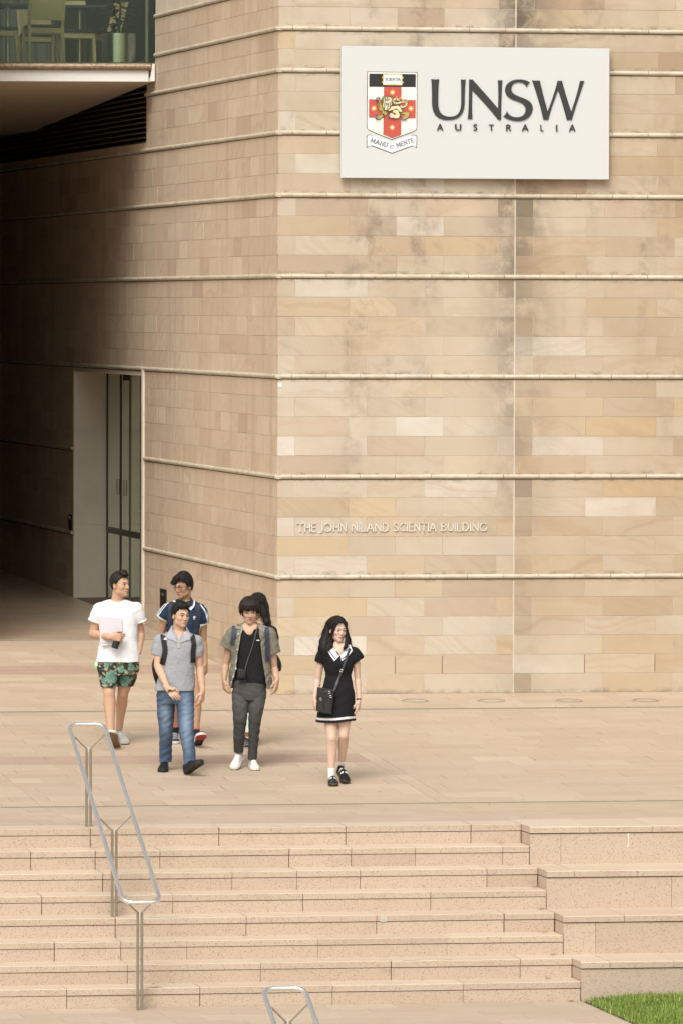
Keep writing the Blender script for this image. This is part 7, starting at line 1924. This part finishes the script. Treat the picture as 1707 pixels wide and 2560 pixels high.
# ------------------------------------------------------------------ woman mostly hidden behind him
def person_hidden():
    P = Person((540, 1460, 4.7056), 400, 1900, 'woman with long black hair and mint skirt, mostly hidden behind the olive shirt')
    J = P.J; Y0 = 0.0
    P.set_head(478, 258, Y0, -20, -4, 0, 0.97); sk_ = (0.56, 0.36, 0.25)
    rows = [P.row(420, 470, 570, 0.02, 0.05), P.row(470, 400, 640, 0.01, 0.07), P.row(530, 365, 690, 0, 0.085), P.row(640, 380, 660, 0, 0.098), P.row(800, 380, 610, 0, 0.085), P.row(960, 330, 590, 0, 0.105), P.row(1040, 310, 590, 0, 0.112)]
    shL, elL, wrL = J(380, 560, 0), J(350, 780, 0.06), J(350, 960, 0.0); shR, elR, wrR = J(672, 560, 0), J(690, 780, 0.07), J(650, 930, -0.02)
    hipL, knL, anL = J(370, 1080, 0), J(330, 1420, -0.02), J(322, 1750, 0.10); hipR, knR, anR = J(470, 1080, 0), J(385, 1420, -0.08), J(364, 1760, -0.05)
    lo, hi = P.bbox(shL, shR, elL, elR, anL, anR, P.hc, J(400, 1900, 0), pad=0.16)
    F = body_field(P, lo, hi, 0.007); torso_body(F, P, rows, 0.015); P.head_into(F, jaw=0.92); neck(P, F, J(520, 450, 0.02), 0.046)
    P.arm(F, shL, elL, wrL, 0.76); P.arm(F, shR, elR, wrR, 0.76); P.leg(F, hipL, knL, anL, 0.85); P.leg(F, hipR, knR, anR, 0.85); P.hand(F, wrL, (0, -0.1, -1), (1, 0, 0), (0, -1, 0), 0.5, 0.9); P.hand(F, wrR, (-0.2, -0.4, -0.8), (-1, 0, 0), (0, -1, 0), 0.8, 0.9)
    surf_obj('body', F, M_SKIN, P.root, lambda v: P.paint_head(v, sk_))
    lo_h, hi_h = head_box(P, 0.2); lo_h[2] -= 0.28; hi_h[0] += 0.05; G = Field(lo_h, hi_h, 0.0045); hair_cap(P, G, 0.018, 0.018, 0.05, -0.05, -0.1, 5, 0.002)
    G.chain([P.H(0, -0.05, 0.05), J(535, 260, 0.06), J(565, 370, 0.05), J(595, 450, 0.0), J(632, 530, -0.06)], [0.085, 0.068, 0.055, 0.042, 0.014], 0.02); G.chain([J(535, 200, -0.02), J(565, 330, -0.04), J(598, 450, -0.07), J(640, 500, -0.08)], [0.05, 0.042, 0.03, 0.008], 0.02)
    G.warp(lambda X, Y, Z: 0.0012 * np.sin(X * 300 + 90 * Z) + 0.0012 * np.sin(Y * 280 + 60 * Z)); strands('loose_hair', surf_obj('hair', G, M_HAIR, P.root)[0], P.root, M_HAIR, 600, (0.05, 0.10), 5, 1.0, 0.25)
    G = Field([lo[0], lo[1], J(0, 1060)[2]], [hi[0], hi[1], J(0, 400)[2]], 0.007); G.loft(rows, 2.4, 0.01); sleeve(G, shR - A3(0.01, 0, 0), elR, J(682, 690, 0.03), 0.05, 0.046, 0.0); sleeve(G, shL + A3(0.01, 0, 0), elL, J(362, 690, 0.03), 0.05, 0.046, 0.0); neck_hole(G, P, J(520, 450, 0), J(520, 380, 0), 0.06); surf_obj('top', G, M_CLOTH, P.root, const((0.015, 0.015, 0.017)))
    G = Field([lo[0], lo[1], J(0, 1780)[2]], [hi[0], hi[1], J(0, 1000)[2]], 0.007); G.loft([P.row(1738, 200, 505, 0, 0.15), P.row(1500, 235, 520, 0, 0.14), P.row(1250, 285, 560, 0, 0.125), P.row(1020, 315, 590, 0, 0.115)], 2.1, 0.0, wob=lambda a, z: 0.05 * np.sin(a * 9)); surf_obj('skirt', G, M_CLOTH, P.root, const((0.60, 0.68, 0.58)))
    def sc(u, w, h): c = np.tile(A3(0.015, 0.015, 0.016), (len(u), 1)); c[(np.sin(u * 75) > 0.45) & (np.sin(w * 330 + (u * 12).astype(int) * 3) > 0.35) & (h > 0.012)] = (0.75, 0.75, 0.72); c[h < 0.012] = (0.45, 0.36, 0.26); return c
    a, b = flat_foot(P, J(318, 0)[0], 0.2, J(330, 0)[0], -0.03); P.shoe('shoe', a, b, sc, 0.040, 0.07, sole=0.014); a, b = flat_foot(P, J(364, 0)[0], 0.02, J(364, 0)[0], -0.215); P.shoe('shoe', a, b, sc, 0.040, 0.07, sole=0.014)
    hb = empty('shoulder_bag', P.p + Vector(J(735, 1030, 0.02))); tag(hb, 'black shoulder bag showing beside the elbow of the olive shirt', 'bag'); o_ = J(735, 1030, 0.02)
    G = Field(J(660, 1050, 0.02) - A3(0, 0.1, 0), J(790, 800, 0.02) + A3(0, 0.1, 0), 0.006); G.loft([P.row(1025, 715, 760, 0.02, 0.04), P.row(980, 685, 772, 0.02, 0.06), P.row(900, 675, 760, 0.02, 0.06), P.row(830, 680, 722, 0.02, 0.04)], 2.6, 0.0); o = surf_obj('bag', G, M_LEATHER, hb, const((0.013, 0.013, 0.014)))[0]; o.location = Vector(-o_)
    k = MB(); k.tube([Vector(J(700, 835, 0.02) - o_), Vector(J(712, 700, -0.02) - o_), Vector(J(692, 560, -0.07) - o_), Vector(J(655, 500, -0.06) - o_), Vector(J(615, 455, 0.0) - o_)], 0.011, 8); k.build('strap', BK, hb, True)
    return P

# ------------------------------------------------------------------ woman in the black dress
def person_dress():
    P = Person((760, 1510, 5.0056), 400, 2246, 'woman in short black dress with white sailor collar, walking apart on the right')
    J = P.J; Y0 = 0.0
    P.set_head(420, 318, Y0 - 0.01, 24, -4, 4, 0.985); sk_ = (0.66, 0.47, 0.36)
    rows = [P.row(505, 350, 520, 0.02, 0.045), P.row(540, 265, 600, 0.01, 0.066), P.row(585, 222, 642, 0, 0.082), P.row(650, 232, 632, -0.005, 0.096), P.row(740, 240, 622, -0.01, 0.106), P.row(820, 252, 604, -0.005, 0.096), P.row(890, 262, 590, 0, 0.086), P.row(1000, 238, 606, 0, 0.100),
            P.row(1130, 192, 632, 0.005, 0.118), P.row(1280, 172, 632, 0.0, 0.124), P.row(1400, 158, 634, 0, 0.132), P.row(1482, 140, 640, 0, 0.142)]
    shL, elL, wrL = J(218, 612, 0), J(172, 950, 0.035), J(132, 1185, -0.03); shR, elR, wrR = J(640, 605, 0), J(664, 930, 0.04), J(684, 1205, -0.01)
    hipL, knL, anL = J(318, 1250, 0.01), J(348, 1680, -0.075), J(344, 2075, -0.05); hipR, knR, anR = J(500, 1250, 0), J(492, 1645, -0.04), J(470, 1985, 0.13)
    lo, hi = P.bbox(shL, shR, elL, elR, anL, anR, P.hc, wrL, wrR, J(400, 2246, 0), pad=0.15)
    F = body_field(P, lo, hi, 0.005); torso_body(F, P, rows[:-3], 0.018); P.head_into(F, jaw=0.93, nose=0.82); neck(P, F, J(432, 535, 0.025), 0.044)
    F.chain([J(390, 540, -0.02), J(440, 600, -0.035), J(490, 540, -0.02)], [0.05, 0.045, 0.05], 0.03)
    P.arm(F, shL, elL, wrL, 0.76); P.arm(F, shR, elR, wrR, 0.76); P.leg(F, hipL, knL, anL, 0.88); P.leg(F, hipR, knR, anR, 0.88)
    P.hand(F, wrL, (0.0, -0.2, -1), (0.9, 0.3, 0), (0.4, -1, 0), 0.7, 0.86); P.hand(F, wrR, (-0.10, -0.15, -1), (-0.9, 0.4, 0), (-0.5, -1, 0), 0.5, 0.86)
    surf_obj('body', F, M_SKIN, P.root, lambda v: P.paint_head(v, sk_, lip=(0.55, 0.20, 0.19), brow_w=0.0032, brow=(0.07, 0.045, 0.035)))
    lo_h, hi_h = head_box(P, 0.2); lo_h[2] -= 0.22; G = Field(lo_h, hi_h, 0.0040); hair_cap(P, G, 0.016, 0.014, 0.078, 0.005, -0.09, 15, 0.0018)
    # parted curtains of hair
    G.chain([P.H(0.01, 0.02, 0.112), P.H(-0.045, 0.066, 0.075), P.H(-0.069, 0.040, 0.015), P.H(-0.078, 0.010, -0.05)], [0.016, 0.014, 0.014, 0.018], 0.012); G.chain([P.H(0.01, 0.02, 0.112), P.H(0.050, 0.066, 0.072), P.H(0.070, 0.042, 0.01), P.H(0.074, 0.025, -0.06)], [0.016, 0.013, 0.012, 0.012], 0.012)
    G.chain([J(330, 260, 0.06), J(300, 380, 0.05), J(262, 480, 0.02), J(250, 560, -0.04), J(262, 620, -0.07)], [0.055, 0.058, 0.052, 0.042, 0.014], 0.03); G.chain([J(300, 330, 0.03), J(242, 470, 0.0), J(215, 560, -0.03), J(212, 600, -0.04)], [0.035, 0.035, 0.028, 0.012], 0.02); G.chain([J(345, 430, 0.0), J(322, 520, -0.05), J(300, 570, -0.085)], [0.025, 0.028, 0.010], 0.02)
    G.chain([P.H(0, -0.06, 0.05), J(400, 380, 0.10), J(390, 520, 0.10)], [0.075, 0.07, 0.045], 0.03)
    G.chain([J(508, 300, -0.03), J(528, 400, -0.03), J(530, 470, -0.05), J(508, 540, -0.09), J(490, 572, -0.10)], [0.016, 0.018, 0.019, 0.015, 0.006], 0.012); G.chain([J(520, 330, 0.02), J(545, 440, 0.02), J(585, 520, 0.0)], [0.022, 0.024, 0.010], 0.02)
    G.warp(lambda X, Y, Z: 0.0009 * np.sin(X * 420 + 110 * Z) + 0.0009 * np.sin(Y * 380 - 90 * Z)); strands('loose_hair', surf_obj('hair', G, M_HAIR, P.root)[0], P.root, M_HAIR, 800, (0.05, 0.10), 6, 1.0, 0.22)
    # dress
    G = Field([lo[0], lo[1], J(0, 1520)[2]], [hi[0], hi[1], J(0, 470)[2]], 0.0055); zh = rows[-1][0]
    G.loft(rows, 2.15, 0.01, wob=lambda a, z: np.clip((zh + 0.30 - z) / 0.30, 0, 1) * 0.045 * np.sin(a * 5 + 0.6))
    cL, cR = J(188, 728, 0.01), J(678, 698, 0.01); sleeve(G, shL + A3(0.01, 0, 0), elL, cL, 0.052, 0.043, 0.008); sleeve(G, shR - A3(0.01, 0, 0), elR, cR, 0.054, 0.047, 0.010)
    neck_hole(G, P, J(438, 500, 0.01), J(440, 430, 0), 0.056); a = J(442, 640, 0); b_ = J(442, 490, 0); G.cut(lambda X, Y, Z: np.where(Y < 0, 0.062 * np.clip((Z - a[2]) / (b_[2] - a[2]), -1, 1.3) - np.abs(X - a[0]), -0.1), None, None, 0.003)
    hemz = lambda X: zh + 0.004 + 0.014 * np.clip((X - J(380, 0)[0]) / 0.12, 0, 1); G.cut(lambda X, Y, Z: hemz(X) - Z, None, None, 0.003); G.warp(wrinkle(0.0014, 81, (0.06, 0.14), 1.2))
    def dc(v):
        c = np.tile(A3(0.011, 0.011, 0.013), (len(v), 1)); h = v[:, 2] - hemz(v[:, 0]); m = np.clip((h - 0.024) / 0.004, 0, 1) * np.clip((0.048 - h) / 0.004, 0, 1); return c * (1 - m[:, None]) + m[:, None] * A3(0.78, 0.78, 0.76)
    o, v, f = surf_obj('dress', G, M_CLOTH, P.root, dc); bv_ = P.bvh(v, f)
    MC = plain('sailor_collar', (0.82, 0.82, 0.83), 0.8, 0, 0.02); MD = plain('collar_black', (0.012, 0.012, 0.014), 0.8)
    P.panel('collar', bv_, [(318, 500), (286, 572), (328, 640), (376, 704)], [(352, 478), (384, 540), (420, 592), (446, 632)], MC, 0.007); P.panel('collar', bv_, [(510, 498), (488, 555), (464, 606), (448, 632)], [(576, 506), (598, 578), (545, 645), (466, 702)], MC, 0.007)
    P.ribbon('collar_stripe', bv_, [(304, 560), (340, 618), (388, 676)], 0.007, MD, P.root, 0.013, 0.003, 18); P.ribbon('collar_stripe', bv_, [(578, 560), (540, 622), (470, 674)], 0.007, MD, P.root, 0.013, 0.003, 18)
    # socks and shoes
    for kn, an in ((knL, anL), (knR, anR)):
        d = unit(kn - an); G = Field(an - 0.13, an + 0.13, 0.005); G.chain([an - d * 0.07, an + d * 0.03], [0.034, 0.036], 0.0); perp_cut(G, an + d * 0.022, d, an - 0.13, an + 0.13); surf_obj('sock', G, M_WHITEC, P.root, const((0.78, 0.77, 0.74)))
    def sc(u, w, h):
        c = np.tile(A3(0.012, 0.012, 0.012), (len(u), 1)); gap = (h > 0.045) & (np.abs(w) < 0.034); c[gap & (((u > 0.50) & (u < 0.58)) | ((u > 0.30) & (u < 0.38))) & (np.abs(w) > 0.008)] = (0.70, 0.69, 0.66); c[(h < 0.028)] = (0.035, 0.026, 0.018); c[(h > 0.022) & (h < 0.027)] = (0.16, 0.12, 0.06); c[h < 0.005] = (0.09, 0.07, 0.05); return c
    a, b = flat_foot(P, J(350, 0)[0], 0.035, J(372, 0)[0], -0.225); P.shoe('shoe', a, b, sc, 0.046, 0.085, M_LEATHER, sole=0.03)
    t_ = V3(J(528, 0)[0], -0.045, P.gz(-0.045) + 0.004); P.shoe('shoe', t_ + A3(-0.062, 0.215, 0.095), t_, sc, 0.046, 0.085, M_LEATHER, sole=0.03)
    # wristwatch
    k = MB(); d = Vector(unit(wrR - elR)); a_ = d.orthogonal().normalized(); b2 = d.cross(a_); c_ = Vector(wrR) - d * 0.012; k.tube([c_ + (a_ * math.cos(t * math.pi / 9) + b2 * math.sin(t * math.pi / 9)) * 0.0235 for t in range(18)], 0.006, 8, closed=True); k.build('watch_strap', BK, P.root, True)
    k = MB(); p = c_ + Vector((0.018, -0.018, 0)); k.tube([p, p + Vector((0.006, -0.007, 0))], 0.011, 14); k.build('watch_face', MAT_STEEL, P.root)
    # satchel
    st_ = empty('satchel', P.p + Vector(J(255, 1365, -0.17))); tag(st_, 'black leather satchel at the hip of the woman in the black dress', 'bag'); o_ = Vector(J(255, 1365, -0.17))
    ML = plain('satchel_leather', (0.018, 0.016, 0.014), 0.42, 0, 0.2, 40); S_ = lambda zx, zy, y: Vector(J(zx, zy, y)) - o_
    def slabp(px, y, th, nm, par):
        k = MB(); k.prism([S_(a, b, y) for a, b in px], (0, th, 0)); return k.build(nm, ML, par)
    slabp([(168, 1045), (345, 1070), (372, 1090), (340, 1375), (240, 1368), (148, 1330)], -0.185, 0.075, 'body', st_)
    slabp([(164, 1042), (350, 1068), (345, 1150), (270, 1180), (240, 1165), (158, 1150)], -0.193, 0.008, 'flap', st_)
    slabp([(185, 1165), (235, 1180), (250, 1355), (175, 1330)], -0.205, 0.02, 'front_pocket', st_)
    slabp([(262, 1190), (335, 1180), (325, 1360), (258, 1358)], -0.200, 0.015, 'front_pocket', st_)
    for zx, zy in ((330, 1155), (208, 1188), (316, 1105)):
        k = MB(); c = S_(zx, zy, -0.212); k.tube([c + Vector((0.009 * math.cos(t * math.pi / 6), 0, 0.011 * math.sin(t * math.pi / 6))) for t in range(12)], 0.0022, 6, closed=True); k.build('buckle', MAT_STEEL, st_, True)
    s_ = P.ribbon('strap', bv_, [(588, 498), (560, 560), (520, 680), (470, 815), (425, 930), (385, 1040), (360, 1090)], 0.022, plain('strap_leather', (0.055, 0.055, 0.058), 0.4), st_, 0.008, 0.004); s_.location = -o_
    k = MB(); c = S_(461, 832, -0.125); k.tube([c + Vector((0.014 * math.cos(t * math.pi / 2 + 0.6), 0, 0.014 * math.sin(t * math.pi / 2 + 0.6))) for t in range(4)], 0.0035, 6, closed=True); k.build('strap_buckle', MAT_STEEL, st_)
    k = MB(); k.tube([S_(240, 1130, -0.20), S_(262, 1095, -0.20), S_(330, 1075, -0.20), S_(360, 1085, -0.19)], 0.006, 8); k.build('handle', plain('handle_leather', (0.05, 0.05, 0.052), 0.4), st_, True)
    return P
import time as _t
for fn_ in (person_white, person_grey, person_navy, person_olive, person_hidden, person_dress):
    _0 = _t.time(); fn_(); print(fn_.__name__, round(_t.time() - _0, 2))
